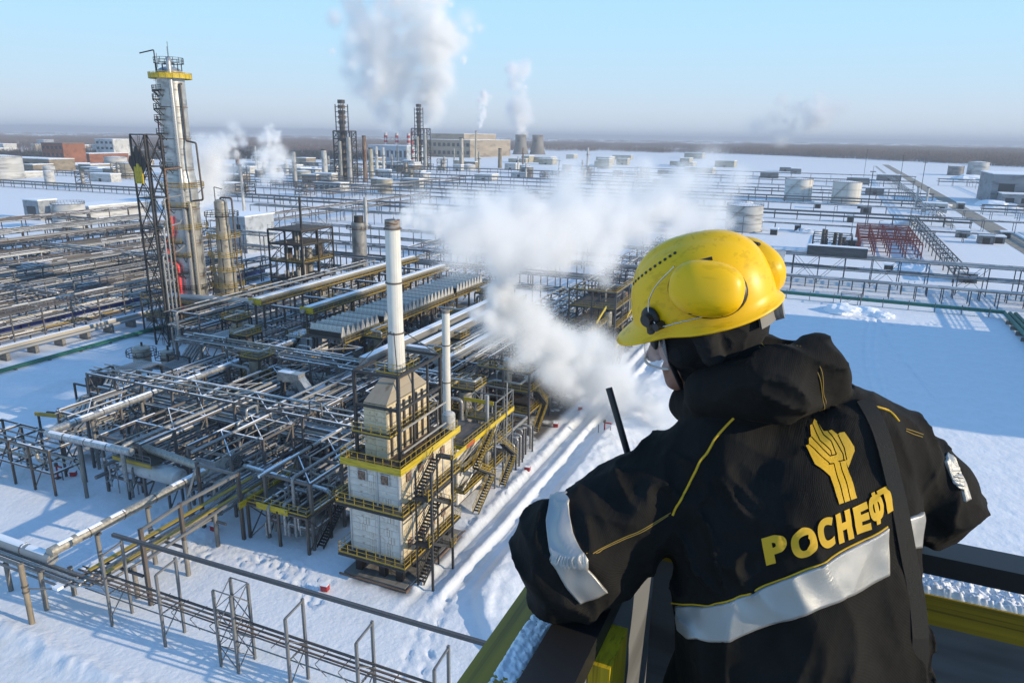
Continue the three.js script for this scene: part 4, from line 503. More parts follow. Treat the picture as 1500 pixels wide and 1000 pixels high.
  for (let k = 0; k < 7; k++) box(t, 'header_box', M.steelBrown, p1 + .1, p1 + .3, 13.4, 18.9, q0 + .4 + k * 1.25, q0 + .62 + k * 1.25);
  { // hood: sloping transition to the stack
    const a = [p0, p1, q0, q1], b = [-41.8, -40.2, 62.0, 64.4], y0 = 19.2, y1 = 21.4, g = new THREE.BufferGeometry(), P = (u, y, v) => { const l = L([u, y, v]); return [l.x, l.y, l.z]; };
    const c = [P(a[0], y0, a[2]), P(a[1], y0, a[2]), P(a[1], y0, a[3]), P(a[0], y0, a[3]), P(b[0], y1, b[2]), P(b[1], y1, b[2]), P(b[1], y1, b[3]), P(b[0], y1, b[3])], f = []; for (let k = 0; k < 4; k++) { const n = (k + 1) % 4; f.push(c[k], c[n], c[n + 4], c[k], c[n + 4], c[k + 4]); } f.push(c[4], c[5], c[6], c[4], c[6], c[7]);
    g.setAttribute('position', new THREE.Float32BufferAttribute(f.flat(), 3)); g.setAttribute('uv', new THREE.Float32BufferAttribute(f.flatMap(p => [p[0] * .2, p[1] * .3]), 2)); g.computeVertexNormals(); add(t, 'hood', g, M.hoodTan);
  }
  const sx = -41, sv = 63.2; for (const [y0, y1, r0, r1] of [[21.2, 25.6, .95, .86], [25.6, 31, .82, .80], [31, 36.6, .80, .78]]) drum(t, 'stack', M.stackWhite, sx, sv, y0, y1, r0, r1, 32);
  drum(t, 'stack_cap', M.stackTop, sx, sv, 36.6, 37.5, .80, .78); for (const y of [25.6, 31, 36.6]) drum(t, 'stack_flange', M.steelBrown, sx, sv, y - .07, y + .07, .93, .93);
  drum(t, 'stack_mouth', M.black, sx, sv, 37.3, 37.52, .62, .62);
  // dark steel frame round the stack foot
  const fu = [-43.0, -37.7], fv = [58.2, 66.8]; for (const u of fu) for (const v of fv) bar(t, 'frame_post', M.steelDark, [u, 13.1, v], [u, 22.6, v], .3); for (const y of [18.9, 22.5]) { for (const u of fu) bar(t, 'frame_beam', M.steelDark, [u, y, fv[0]], [u, y, fv[1]], .26); for (const v of fv) bar(t, 'frame_beam', M.steelDark, [fu[0], y, v], [fu[1], y, v], .26); }
  for (const v of [61, 64]) bar(t, 'frame_post', M.steelDark, [-37.7, 13.1, v], [-37.7, 22.6, v], .2); for (const [a, b] of [[[-43, 22.5, 58.2], [-41, 26, 62.6]], [[-37.7, 22.5, 58.2], [-41, 26, 62.8]], [[-37.7, 22.5, 66.8], [-41, 26, 63.6]]]) rod(t, 'stay', M.steelDark, a, b, .05);
  railing(t, [[-42.6, 21.4, 61.6], [-39.3, 21.4, 61.6], [-39.3, 21.4, 65], [-42.6, 21.4, 65]], M.yellow, 1.1, 1); box(t, 'stack_walkway', M.deck, -42.6, -39.3, 21.3, 21.4, 61.6, 65);
  for (const y of [14.5, 17]) rod(t, 'pipe', M.cladWarm, [-37.2, y, 58], [-37.2, y, 67], .12);
  // stair tower on the road side
  const s0 = -35.3, s1 = -33.4; for (const v of [57.0, 61.4]) bar(t, 'stair_post', M.steelDark, [s1, 0, v], [s1, 13.6, v], .22); for (let k = 0; k < 5; k++) { const y = .2 + k * 2.6, up = k % 2; flight(t, [-34.6 + (up ? .5 : -.5), y, up ? 61.2 : 57.2], [-34.6 + (up ? .5 : -.5), y + 2.6, up ? 57.2 : 61.2], .9, 'v', M.steelDark, M.steelDark); box(t, 'landing', M.steelDark, s0, s1, y + 2.5, y + 2.6, up ? 56.4 : 61.2, up ? 57.3 : 62.2); railing(t, [[s1, y + 2.6, up ? 56.4 : 61.2], [s1, y + 2.6, up ? 57.3 : 62.2]], M.yellow, 1.1, .9); }
  for (let k = 0; k < 5; k++) { bar(t, 'stair_brace', M.steelDark, [s0 + .1, .3 + k * 2.6, 57], [s1, 2.7 + k * 2.6, 57], .1); } for (const v of [57, 61.4]) bar(t, 'stair_post', M.steelDark, [s0 + .1, 0, v], [s0 + .1, 13.4, v], .16); for (const y of [5.4, 8.1, 10.7]) bar(t, 'stair_tie', M.steelDark, [s1, y, 57], [s1, y, 61.4], .16);
}
{ // smaller heater behind it, with the slim second stack
  const t = thing('heater', 'smaller white heater with yellow platforms and a slim stack behind the big furnace', 'furnace', -40.5, 75);
  const u0 = -43.6, u1 = -38.6, v0 = 72.2, v1 = 79.4; box(t, 'shell', M.steelBrown, u0, u1, 1, 9.5, v0, v1); panels(t, 'v', paintedPanels, v0, u0, u1, 1.2, 9.4, 2, 6, -1); panels(t, 'u', paintedPanels, u1, v0, v1, 1.2, 9.4, 4, 6, 1);
  for (const y of [3.6, 6.6, 9.6]) { box(t, 'walkway', M.deck, u1 + .1, u1 + 1.6, y - .1, y, v0 - 1, v1); box(t, 'walkway', M.deck, u0, u1 + .1, y - .1, y, v0 - 1, v0 - .1); railing(t, [[u0, y, v0 - 1], [u1 + 1.55, y, v0 - 1], [u1 + 1.55, y, v1]], M.yellow, 1.1, 1.2); }
  box(t, 'yellow_fascia', M.yellowBright, u1 + 1.6, u1 + 1.68, 9.4, 10, v0 - 4.5, v1 + 1); box(t, 'yellow_fascia', M.yellowBright, u0 + 2.4, u1 + 1.6, 9.4, 9.95, v0 - 1.1, v0 - 1.02); box(t, 'sign', M.orange, u1 + 1.69, u1 + 1.72, 9.45, 9.95, v0 - .6, v0 + 1.6);
  for (const [y0, y1] of [[9.5, 15], [15, 20], [20, 24.2]]) drum(t, 'stack', M.stackWhite, -43.2, 78.2, y0, y1, .52, .5, 24); drum(t, 'stack_cap', M.concrete, -43.2, 78.2, 24.2, 24.6, .5, .5, 24); for (const y of [15, 20]) drum(t, 'stack_flange', M.steelBrown, -43.2, 78.2, y - .06, y + .06, .6, .6, 24);
  for (let k = 0; k < 3; k++) flight(t, [u1 + 2.2, .2 + k * 3.1, k % 2 ? 78 : 73], [u1 + 2.2, 3.3 + k * 3.1, k % 2 ? 73 : 78], .8, 'v');
  for (let k = 0; k < 5; k++) pipe(t, 'pipe', pick([M.clad, M.cladWarm]), [[u1 + .8, rr(1, 8), v0 - .6], [u1 + .8 + k * .2, rr(3, 9), v1 - 1], [u1 + 1.2, 9 + k * .3, v1 + 3]], .14);
  drum(t, 'vessel', M.white, -40.4, 73.6, 9.6, 12.6, .8); dome(t, 'vessel_head', M.white, -40.4, 73.6, 12.6, .8);
}
// ---------------------------------------------------------------- process unit round the furnace
{ // access frame with tall vent pipe beside the heater
  const t = thing('vent_pipe_structure', 'galvanised access frame with yellow beams and a tall vent pipe at the road edge', 'steel frame', -39, 82);
  frame(t, [-41.5, -37.2], [80.4, 83, 86], [3.2, 6.4, 9.6, 12.4], M.steelPale, .2, [[3.2, -41.5, -37.2, 80.4, 86], [9.6, -41.5, -37.2, 80.4, 83]], .7);
  box(t, 'yellow_fascia', M.yellowBright, -37.1, -37.0, 9.3, 9.9, 79.6, 86.2); box(t, 'yellow_fascia', M.yellowBright, -41.5, -37.2, 12.2, 12.7, 79.7, 79.8); rod(t, 'vent_pipe', M.clad, [-37.9, .3, 79.4], [-37.9, 13.6, 79.4], .26); rod(t, 'vent_pipe', M.cladDull, [-36.9, .3, 83.4], [-36.9, 14.2, 83.4], .1);
  for (const y of [3.3, 6.5, 9.7]) railing(t, [[-41.5, y, 80.3], [-37.2, y, 80.3], [-37.2, y, 86]], M.yellow, 1.1, 1.3); for (let k = 0; k < 6; k++) pipe(t, 'pipe', pick([M.clad, M.cladWarm, M.cladDull]), [[rr(-41, -37.5), rr(.5, 2), rr(80.5, 86)], [rr(-41, -37.5), rr(7, 11), rr(80.5, 86)]], rr(.06, .14));
  flight(t, [-36.4, .2, 81], [-36.4, 3.2, 85], .8, 'v'); flight(t, [-36.4, 3.2, 85], [-36.4, 6.4, 81], .8, 'v'); drum(t, 'vessel', M.cladWarm, -39.4, 82, .5, 5.5, .8); dome(t, 'vessel_head', M.cladWarm, -39.4, 82, 5.5, .8);
}
{ // standpipes by the road
  const t = thing('standpipe_row', 'row of bent silver standpipes on posts along the snowy road edge', 'pipes', -37, 90);
  for (let k = 0; k < 6; k++) { const v = 86.8 + k * 1.35, u = -36.6 - rr(0, 1.2), h = rr(3.4, 5); bar(t, 'post', M.steel, [u, 0, v], [u, h, v], .2); pipe(t, 'standpipe', pick([M.clad, M.cladDull]), [[u - .5, .2, v + .4], [u - .5, h - .4, v + .4], [u - 2, h - .4, v + .4], [u - 2, .6, v + .4]], .2); }
  pipe(t, 'header_pipe', M.cladDull, [[-39, 4.4, 86], [-39, 4.4, 96], [-44, 4.4, 96]], .22); pipe(t, 'header_pipe', M.clad, [[-38.4, 1, 87], [-38.4, 1, 95]], .2);
}
// process structures in the steam: [u0,u1,v0,v1,levels,label]
for (const [u0, u1, nv, v0, v1, lv, label, y] of [
  [-49, -40, 4, 99, 113, [3.6, 7.2, 10.4], 'two storey pump structure half hidden by the rolling steam', 0],
  [-47, -38, 5, 118, 134, [3.6, 7.4, 11], 'steel process structure with yellow stair beams in thick steam', 1],
  [-48, -38, 6, 140, 166, [4, 8, 12, 15.5], 'three storey process structure with sloping yellow fascia beside the snowfield', 1],
]) {
  const t = thing('process_structure', label, 'steel frame', (u0 + u1) / 2, (v0 + v1) / 2), vs = [...Array(nv)].map((_, k) => v0 + (v1 - v0) * k / (nv - 1)), us = [u0, (u0 + u1) / 2, u1], H = lv[lv.length - 1];
  frame(t, us, vs, lv, M.steel, .3, lv.slice(0, -1).map(h => [h, u0, u1, v0, v1 - 2]), .45);
  for (const h of lv) railing(t, [[u0, h, v0 - .1], [u1 + .1, h, v0 - .1], [u1 + .1, h, v1]], M.yellow, 1.1, 1.5);
  if (y) for (let k = 0; k < 3; k++) { const a = v0 + 1 + k * (v1 - v0 - 7) / 2.4; bar(t, 'yellow_beam', M.yellowBright, [u1 + .2, lv[k % lv.length] - .6 + k, a], [u1 + .2, lv[k % lv.length] + 1.2 + k, a + 6], .12, .5); }
  for (let k = 0; k < 4; k++) { const v = v0 + 1.5 + k * (v1 - v0 - 3) / 3.2, u = rr(u0 + 1.5, u1 - 1.2), r = rr(.6, 1.1), b = lv[k % 2 ? 0 : 1], h = rr(2.6, 4.6); drum(t, 'vessel', pick([M.clad, M.cladWarm, M.white]), u, v, b, b + h, r); dome(t, 'vessel_head', M.clad, u, v, b + h, r); }
  for (let k = 0; k < 3; k++) lyingDrum(t, 'exchanger', pick([M.clad, M.cladDull, M.rust]), 'u', u0 + .8, u1 - .8, pick(lv.slice(0, -1)) + .9, v0 + 3 + k * (v1 - v0 - 5) / 2.5, .6);
  for (let k = 0; k < 16; k++) { const v = rr(v0, v1), v2 = rr(v0, v1), u = rr(u0, u1 + .6), h = rr(.6, H), h2 = rr(.6, H + 1); pipe(t, 'pipe', pick([M.clad, M.cladWarm, M.cladDull]), [[u, .3, v], [u, h, v], [u, h, v2], [rr(u0, u1), h, v2], [rr(u0, u1), h2, v2]].slice(0, 3 + Math.floor(rnd() * 3)), rr(.07, .2)); }
  flight(t, [u1 + .8, .2, v0 + 1], [u1 + .8, lv[0], v0 + 5.2], .9, 'v'); flight(t, [u1 + .8, lv[0], v0 + 5.2], [u1 + .8, lv[1], v0 + 1], .9, 'v');
}
// racks of the unit
rack('wide three tier pipe rack under the silver ducts behind the furnace', 'v', 84, 168, -60, -51, { tiers: [[4, 11], [6.6, 10], [9.2, 8]], bay: 6.5, loose: .2 });
rack('pipe rack with round silver mains between furnace and cooler bank', 'v', 78, 150, -72, -64, { tiers: [[4.2, 9], [7, 9]], bay: 6, rad: [.1, .4], loose: .15 });
rack('braced open truss rack of pale steel west of the furnace', 'v', 58, 98, -56, -49.5, { tiers: [[2.6, 5], [4.8, 8], [8.4, 4]], bay: 5.6, colMat: M.truss, w: .32, plan: true, loose: .35 });
rack('snow dusted truss rack beside the vessel with the yellow deck', 'v', 60, 104, -70, -63, { tiers: [[2.6, 5], [4.6, 8], [8.2, 4]], bay: 5.5, colMat: M.truss, w: .32, plan: true, loose: .35 });
rack('long truss rack between the two big white pipes', 'v', 58, 106, -83, -76, { tiers: [[2.6, 5], [4.6, 8], [8.0, 4]], bay: 5.6, colMat: M.truss, w: .32, plan: true, loose: .3 });
rack('outer truss rack along the shaded snow yard', 'v', 62, 104, -97, -91, { tiers: [[4.2, 7], [7.6, 4]], bay: 5.4, colMat: M.truss, w: .32, plan: true, loose: .3 });
rack('cross rack of thin pipes over the middle of the yard', 'u', -104, -50, 72, 76.5, { tiers: [[6, 7], [9.2, 3]], bay: 6, colMat: M.truss, w: .32, plan: true, loose: .2 });
rack('cross rack carrying silver mains toward the cooler bank', 'u', -106, -52, 91, 96, { tiers: [[5.4, 6], [9.4, 4]], bay: 6, colMat: M.truss, w: .32, plan: true, rad: [.1, .34], loose: .2 });
rack('low pipe frame with red hydrant risers at the yard corner', 'u', -104, -88, 54.2, 58.5, { tiers: [[3.2, 4], [6.4, 3]], bay: 4.4, colMat: M.steelBrown, loose: .4 });
rack('narrow pipe rack beside the tall silver column', 'v', 104, 172, -122, -114, { tiers: [[4, 6], [7.5, 5], [10.5, 3]], bay: 6.5, loose: .2 });
rack('dark pipe rack under the elevated walkway', 'v', 106, 176, -106, -99, { tiers: [[4, 6], [7.4, 6]], bay: 6.4, loose: .2 });
{ // elevated snow-topped walkways on both sides of the cooler bank
  for (const [u, v0, v1, y, label] of [[-93.5, 112, 166, 12, 'elevated covered pipe gallery with yellow railing left of the cooler bank'], [-106.5, 112, 172, 12.4, 'outer elevated pipe gallery with snow on its cover']]) {
    const t = thing('pipe_gallery', label, 'pipe gallery', u, v0); for (let v = v0; v <= v1; v += 6) { bar(t, 'column', M.steelBrown, [u, 0, v], [u, y - .6, v], .34); bar(t, 'column', M.steelBrown, [u + 2.2, 0, v], [u + 2.2, y - .6, v], .34); bar(t, 'bracket', M.steelBrown, [u - .6, y - .7, v], [u + 2.8, y - .7, v], .25); }
    box(t, 'deck', M.deck, u - .5, u + 2.7, y - .55, y - .4, v0 - 1, v1 + 1); rod(t, 'main_pipe', M.clad, [u + .6, y + .1, v0 - 2], [u + .6, y + .1, v1 + 2], .45); box(t, 'cover', M.cladDull, u + .1, u + 1.1, y + .5, y + .62, v0 - 1, v1 + 1); box(t, 'snow', M.snow, u - .1, u + 1.3, y + .62, y + .74, v0 - .9, v1 + .9); railing(t, [[u + 2.6, y - .4, v0 - 1], [u + 2.6, y - .4, v1 + 1]], M.yellow, 1.15, 1.6); box(t, 'yellow_end', M.yellowBright, u - .5, u + 2.7, y - .4, y + .9, v0 - 1.3, v0 - 1.2);
  }
  const t = thing('tie_beams', 'snow topped tie beams spanning between the two pipe galleries', 'beams', -100, 118); for (let k = 0; k < 6; k++) { const v = 114 + k * 10; bar(t, 'beam', M.steel, [-104, 11.2, v], [-94.1, 11.2, v], .4); const s = bar(t, 'snow', M.snow, [-104, 11.45, v], [-94.1, 11.45, v], .36, .08); }
}
{ // air cooler bank: ridged bundles with white end plates on a raised table
  const t = thing('air_cooler_bank', 'long raised air cooler bank of grey ridged bundles with white end plates', 'air cooler', -82.7, 134);
  const tri = (w, h, len) => { const s = new THREE.Shape([new THREE.Vector2(-w / 2, 0), new THREE.Vector2(w / 2, 0), new THREE.Vector2(w * .1, h), new THREE.Vector2(-w * .1, h)]); return new THREE.ExtrudeGeometry(s, { depth: len, bevelEnabled: false }); };
  const g1 = tri(1.5, 1.9, 7).rotateY(Math.PI / 2).translate(-3.5, 0, 0), g2 = tri(1.5, 1.95, .14).rotateY(Math.PI / 2);
  for (const [v0, n] of [[104.6, 8], [118.6, 19], [149.4, 9]]) {
    box(t, 'table', M.steel, -86.4, -79, 9.3, 9.9, v0 - .8, v0 + n * 1.55 - .7); box(t, 'front_panel', M.steelDark, -86.3, -79.1, 9.9, 10.9, v0 - .9, v0 - .8);
    for (let k = 0; k < n; k++) { const b = add(t, 'bundle', g1, k % 2 ? M.cladDull : M.clad); b.position.copy(L([-82.8, 9.9, v0 + k * 1.55])); const e = add(t, 'end_plate', g2, M.white); e.position.copy(L([-79.28, 9.92, v0 + k * 1.55])); }
    for (let v = v0; v < v0 + n * 1.55; v += 6.2) for (const u of [-86, -79.4]) bar(t, 'column', M.steel, [u, 0, v], [u, 9.3, v], .35);
  }
  box(t, 'walkway', M.deck, -78.9, -77.6, 9.2, 9.32, 103, 164); railing(t, [[-77.6, 9.32, 103], [-77.6, 9.32, 164]], M.yellow, 1.15, 1.5); box(t, 'walkway', M.deck, -87.8, -86.5, 9.2, 9.32, 103, 164); railing(t, [[-87.8, 9.32, 103], [-87.8, 9.32, 164]], M.yellow, 1.15, 1.5);
  for (let v = 104; v < 164; v += 6) bar(t, 'kick_brace', M.yellow, [-77.7, 9.2, v], [-79.2, 7.4, v], .15);
}
{ // silver ducts with bends behind the furnace
  const duct = (label, pts, w, m = M.clad) => { const t = thing('silver_duct', label, 'duct', pts[0][0], pts[0][2]); for (let i = 0; i < pts.length - 1; i++) { bar(t, 'duct_section', m, pts[i], pts[i + 1], w, w * .9); if (Math.abs(pts[i][1] - pts[i + 1][1]) < .1) { const s = .46 * w + .02; bar(t, 'snow', M.snow, [pts[i][0], pts[i][1] + s, pts[i][2]], [pts[i + 1][0], pts[i + 1][1] + s, pts[i + 1][2]], w * .8, .07); } } for (const p of pts.slice(1, -1)) { const e = add(t, 'duct_elbow', UB, m); e.position.copy(L(p)); e.scale.set(w * 1.06, w * 1.0, w * 1.06); } for (const p of pts) if (p[1] > 2) bar(t, 'support', M.steel, [p[0], 0, p[2]], [p[0], p[1] - w / 2, p[2]], .25); return t; };
  duct('large silver duct running behind the furnace stack', [[-66, 10.6, 92], [-66, 10.6, 150]], 1.7); duct('silver duct that steps down beside the pipe yard', [[-76, 9.4, 84], [-72.6, 9.4, 84], [-70.4, 6.8, 84], [-70.4, 6.8, 88], [-67.6, 8.6, 96]], 1.5); duct('silver duct curving over the pipe rack near the slim stack', [[-62.6, 11.2, 100], [-58.6, 11.2, 100], [-56.2, 9.4, 100], [-56.2, 9.4, 140]], 1.3); duct('flat silver duct toward the steam', [[-62.4, 10.4, 104], [-62.4, 10.4, 150]], 1.4, M.cladDull);
}
{ // switch house with stairs
  const t = thing('equipment_house', 'small white clad equipment house with an outside stair among the racks', 'building', -96, 115); box(t, 'wall', M.white, -98.6, -92.6, 0, 6, 112, 117); for (let k = 0; k < 6; k++) box(t, 'rib', M.whitePanel, -98.6 + k * 1.16, -98.5 + k * 1.16, 0, 6, 111.93, 112); box(t, 'roof', M.snow, -98.9, -92.3, 6, 6.2, 111.7, 117.3); flight(t, [-99.6, .2, 112], [-95.4, 6, 111.4], .9, 'u'); railing(t, [[-98.8, 6.2, 111.8], [-92.4, 6.2, 111.8], [-92.4, 6.2, 117.2]]); box(t, 'door', M.steel, -94.4, -93.4, 0, 2.1, 111.95, 112); 
  const t2 = thing('hopper_house', 'grey hopper house with a yellow roof railing near the cooler bank', 'building', -86, 98); box(t2, 'wall', M.cladDull, -89, -82, 3, 7, 96, 101); for (const u of [-88.6, -82.4]) for (const v of [96.4, 100.6]) bar(t2, 'leg', M.steel, [u, 0, v], [u, 3, v], .3); box(t2, 'roof', M.concrete, -89.2, -81.8, 7, 7.2, 95.8, 101.2); railing(t2, [[-89, 7.2, 96], [-82, 7.2, 96], [-82, 7.2, 101]]); pipe(t2, 'pipe', M.clad, [[-84, 7.2, 98], [-84, 9.5, 98], [-81.4, 9.5, 98], [-81.4, 4, 98]], .2);
}
{ // big insulated pipes of the near yard
  const big = (label, pts, r, m = M.cladWarm, sup = []) => { const t = thing('insulated_pipe', label, 'pipe', pts[0][0], pts[0][2]); pipe(t, 'pipe_run', m, pts, r, 18); for (const [u, v, y] of sup) { rod(t, 'support_post', M.concrete, [u, 0, v], [u, y - r, v], .24); box(t, 'saddle', M.steel, u - .5, u + .5, y - r - .12, y - r + .06, v - .22, v + .22); } const s = new Pile(); for (let i = 0; i < pts.length - 1; i++) if (Math.abs(pts[i][1] - pts[i + 1][1]) < .4) { const d = [0, 1, 2].map(k => pts[i + 1][k] - pts[i][k]), q = k => [0, 1, 2].map(c => pts[i][c] + d[c] * k + (c === 1 ? r * .2 : 0)); for (let k = .04; k < .92; ) { const e = Math.min(.97, k + rr(.06, .25)); if (rnd() < .8) s.rod(q(k), q(e), r * .88); k = e + rr(0, .06); } const n = Math.max(2, Math.round(Math.hypot(...d) / 4)); for (let k = 1; k < n; k++) { const p = [0, 1, 2].map(c => pts[i][c] + d[c] * k / n), e = [0, 1, 2].map(c => p[c] + d[c] / Math.hypot(...d) * .12); rod(t, 'pipe_clamp', M.steelBrown, p, e, r * 1.06, UC); } } cut(s.done(t, 'snow', M.snow)); return t; };
  big('thick white pipe climbing from the front corner along the yard edge', [[-66.2, 6, 39.2], [-66.2, 6, 59.4], [-78.8, 7, 59.4], [-78.8, 4.5, 59.4]], .52, M.cladWarm, [[-66.2, 44.2, 6], [-66.2, 50.4, 6], [-66.2, 56, 6]]);
  big('thick pipe with a square bend over the yard corner', [[-75, 8, 56], [-90, 8, 55.4], [-90, 8, 84], [-90, 8, 104]], .5, M.clad, [[-84, 55.6, 8], [-90, 62, 8], [-90, 70, 8], [-90, 78, 8]]);
  big('flat dark duct entering from the left at the front corner', [[-92, 5.2, 39.4], [-66.2, 5.2, 39.4]], .6, M.cladDull, [[-66.6, 38.2, 5.2], [-79, 39.4, 5.2]]);
  big('pipe along the front edge of the truss yard', [[-64, 5.4, 63], [-50, 5.4, 62], [-50, 3, 62]], .3, M.clad, []);
}
{ // pipe bundle from the front corner up to the yellow deck
  const t = thing('pipe_bundle', 'bundle of parallel pipes bending at the front corner with a yellow cable tray', 'pipes', -64, 42); const n = 7;
  for (let k = 0; k < n; k++) { const o = k * .5; pipe(t, 'pipe', pick([M.clad, M.cladDull, M.steelPale, M.steelPale]), [[-95, 3.5 + (k % 2) * .5, 38.2 + o * .6], [-63.4 + o, 3.5 + (k % 2) * .5, 38.2 + o * .6], [-63.4 + o, 3.5 + (k % 2) * .5, 54 + o], [-63.4 + o, 4.6, 60], [-63.4 + o, 4.6, 66]], rr(.12, .2), 10); }
  box(t, 'cable_tray', M.yellow, -62.2, -61.7, 4.7, 4.78, 40, 62); box(t, 'cable_tray', M.yellow, -60.6, -60.2, 4.5, 4.58, 40.5, 62);
  for (const [u, v, h] of [[-73, 38.8, 3.3], [-66.4, 41, 3.3], [-60.2, 43.4, 3.6], [-63.6, 48.5, 4.3], [-58.6, 48.4, 4.3], [-60, 54, 4.3]]) rod(t, 'support_post', M.concrete, [u, 0, v], [u, h, v], .25); for (const v of [43, 48.5, 54]) bar(t, 'cross_beam', M.steel, [-64.4, 3.25, v], [-58.4, 3.25, v], .24);
  const f = thing('gate_frame', 'tall portal frame of square posts over the bent pipe bundle', 'steel frame', -58.6, 46); for (const [u, v] of [[-58, 43.1], [-58.6, 48.4], [-58.4, 56.4], [-64.6, 56.4]]) bar(f, 'post', M.steelBrown, [u, 0, v], [u, 8.6, v], .36); bar(f, 'beam', M.steelPale, [-58, 8.4, 43.1], [-58.6, 8.4, 48.4], .3); bar(f, 'beam', M.steelPale, [-58.6, 8.4, 48.4], [-58.4, 8.4, 56.4], .3); bar(f, 'beam', M.steelPale, [-58.4, 8.3, 56.4], [-64.6, 8.3, 56.4], .3); bar(f, 'beam', M.steelPale, [-58, 5, 43.1], [-58.4, 5.6, 56.4], .24); bar(f, 'brace', M.steelPale, [-58.4, 8.2, 49], [-64.4, 8.2, 56], .2);
}
{ // low deck with yellow fascias
  const t = thing('valve_deck', 'low steel valve deck with bright yellow fascia boards in front of the truss racks', 'steel frame', -54, 58);
  frame(t, [-58, -53.5, -49.4], [57, 61, 65.5], [4.6], M.steelBrown, .3, [[4.6, -58, -49.4, 57, 65.5]], .6); for (const [a, b, c, d] of [[-58.1, -58, 55.8, 60], [-58.1, -58, 61.5, 64.5], [-56.5, -52, 56.85, 56.95]]) box(t, 'yellow_fascia', M.yellowBright, a, b, 4.3, 5.1, c, d); railing(t, [[-58, 4.7, 65.5], [-58, 4.7, 57], [-49.4, 4.7, 57], [-49.4, 4.7, 65.5]], M.yellow, 1.1, 1.3); flight(t, [-49, .2, 58.4], [-49, 4.6, 64], .9, 'v', M.steelDark, M.steelDark);
  for (let k = 0; k < 14; k++) { const u = rr(-57.6, -50), v = rr(57.4, 65), h = rr(5.2, 6.8); pipe(t, 'pipe', pick([M.clad, M.steelPale, M.cladWarm]), [[u, .5, v], [u, h, v], [u + rr(-3, 3), h, v + rr(-.2, .2)]], rr(.07, .18)); } for (let k = 0; k < 5; k++) { const u = rr(-57, -50.5), v = rr(58, 64.5); drum(t, 'valve', pick([M.red, M.steel, M.blue]), u, v, 4.7, 5.8, .25); }
}
{ // horizontal vessel on legs with yellow deck
  const t = thing('horizontal_vessel', 'white horizontal vessel on steel legs with a yellow edged deck', 'vessel', -75, 60); lyingDrum(t, 'vessel_body', M.white, 'u', -79.6, -70.4, 4.4, 58.6, 1.15); for (const u of [-78.6, -71.4]) for (const v of [57.6, 59.6]) bar(t, 'leg', M.steel, [u, 0, v], [u, 3.6, v], .26); for (const u of [-78.6, -71.4]) bar(t, 'leg_brace', M.steel, [u, .3, 57.6], [u, 3.2, 59.6], .12);
  box(t, 'deck', M.deck, -80, -73.4, 5.9, 6.0, 57.2, 60.4); box(t, 'yellow_fascia', M.yellow, -80.1, -73.3, 5.6, 6.1, 57.05, 57.15); railing(t, [[-80, 6, 57.2], [-73.4, 6, 57.2]], M.steelPale, 1.1, 1.4); box(t, 'wind_screen', M.white, -70, -66.8, 3.2, 6.2, 61, 61.15); box(t, 'wind_screen', M.white, -66.9, -66.8, 3.2, 6.2, 61.2, 64.4); flight(t, [-67.6, 1.4, 60.4], [-65.4, 6.2, 64.2], .9, 'v', M.steel, M.steelPale);
}
{ // stepped pipe loops along the yard edge
  const t = thing('pipe_loops', 'stack of parallel lagged pipes rising in square loops at the yard edge', 'pipes', -100, 76); for (let k = 0; k < 6; k++) { const u = -106.6 + k * .75, m = pick([M.cladWarm, M.cladDull, M.clad]); pipe(t, 'pipe', m, [[u + 8, 4.6, 62 + k * .3], [u + 4, 4.6, 68 + k * .3], [u, 4.6, 72], [u, 4.6, 76 + k * .2], [u, 7.4, 78 + k * .2], [u, 7.4, 84], [u, 5.4, 86 + k * .2], [u, 5.4, 92], [u, 8, 95], [u, 8, 106]], .26, 10); }
  for (const v of [72, 79, 84, 90, 98]) { for (const u of [-107.4, -102]) bar(t, 'column', M.steelDark, [u, 0, v], [u, 7, v], .26); bar(t, 'beam', M.steelDark, [-107.4, 4.2, v], [-102, 4.2, v], .24); bar(t, 'beam', M.steelDark, [-107.4, 6.9, v], [-102, 6.9, v], .24); } box(t, 'side_screen', M.steel, -107.6, -107.5, 4, 7.2, 74, 79);
  const y = thing('canopy_frame', 'long yellow edged canopy beam on dark posts at the edge of the shaded snow', 'steel frame', -106, 66); for (const [u, v] of [[-108, 66], [-101, 67.4], [-98, 68]]) bar(y, 'post', M.steelDark, [u, 0, v], [u, 3.6, v], .26); bar(y, 'yellow_beam', M.yellow, [-108.4, 3.8, 65.8], [-97.4, 3.8, 68.2], .3, .55); bar(y, 'beam', M.steelDark, [-108.4, 3.4, 67.6], [-97.4, 3.4, 70], .3);
}
{ // squat vertical vessels
  for (const [u, v, h, r, label] of [[-116.5, 92, 6.2, 1.6, 'squat vertical vessel with ring platform behind the pipe loops'], [-112.6, 94.4, 5.4, 1.2, 'narrow vertical vessel next to the squat one behind the pipe loops']]) { const t = thing('vertical_vessel', label, 'vessel', u, v); for (let k = 0; k < 4; k++) { const a = k * 1.571 + .4; bar(t, 'leg', M.steelDark, [u + r * .85 * Math.cos(a), 0, v + r * .85 * Math.sin(a)], [u + r * .85 * Math.cos(a), 2, v + r * .85 * Math.sin(a)], .26); } drum(t, 'shell', M.cladWarm, u, v, 1.8, h, r); dome(t, 'head', M.cladWarm, u, v, h, r, .4); ringDeck(t, u, v, r, r + 1.1, h - 1.4); ringRail(t, u, v, r + 1.05, h - 1.26, 0, 6.2832, M.steelBrown); drum(t, 'nozzle', M.steelDark, u + .3, v, h + .3, h + 1.3, .2, .2, 12); }
}
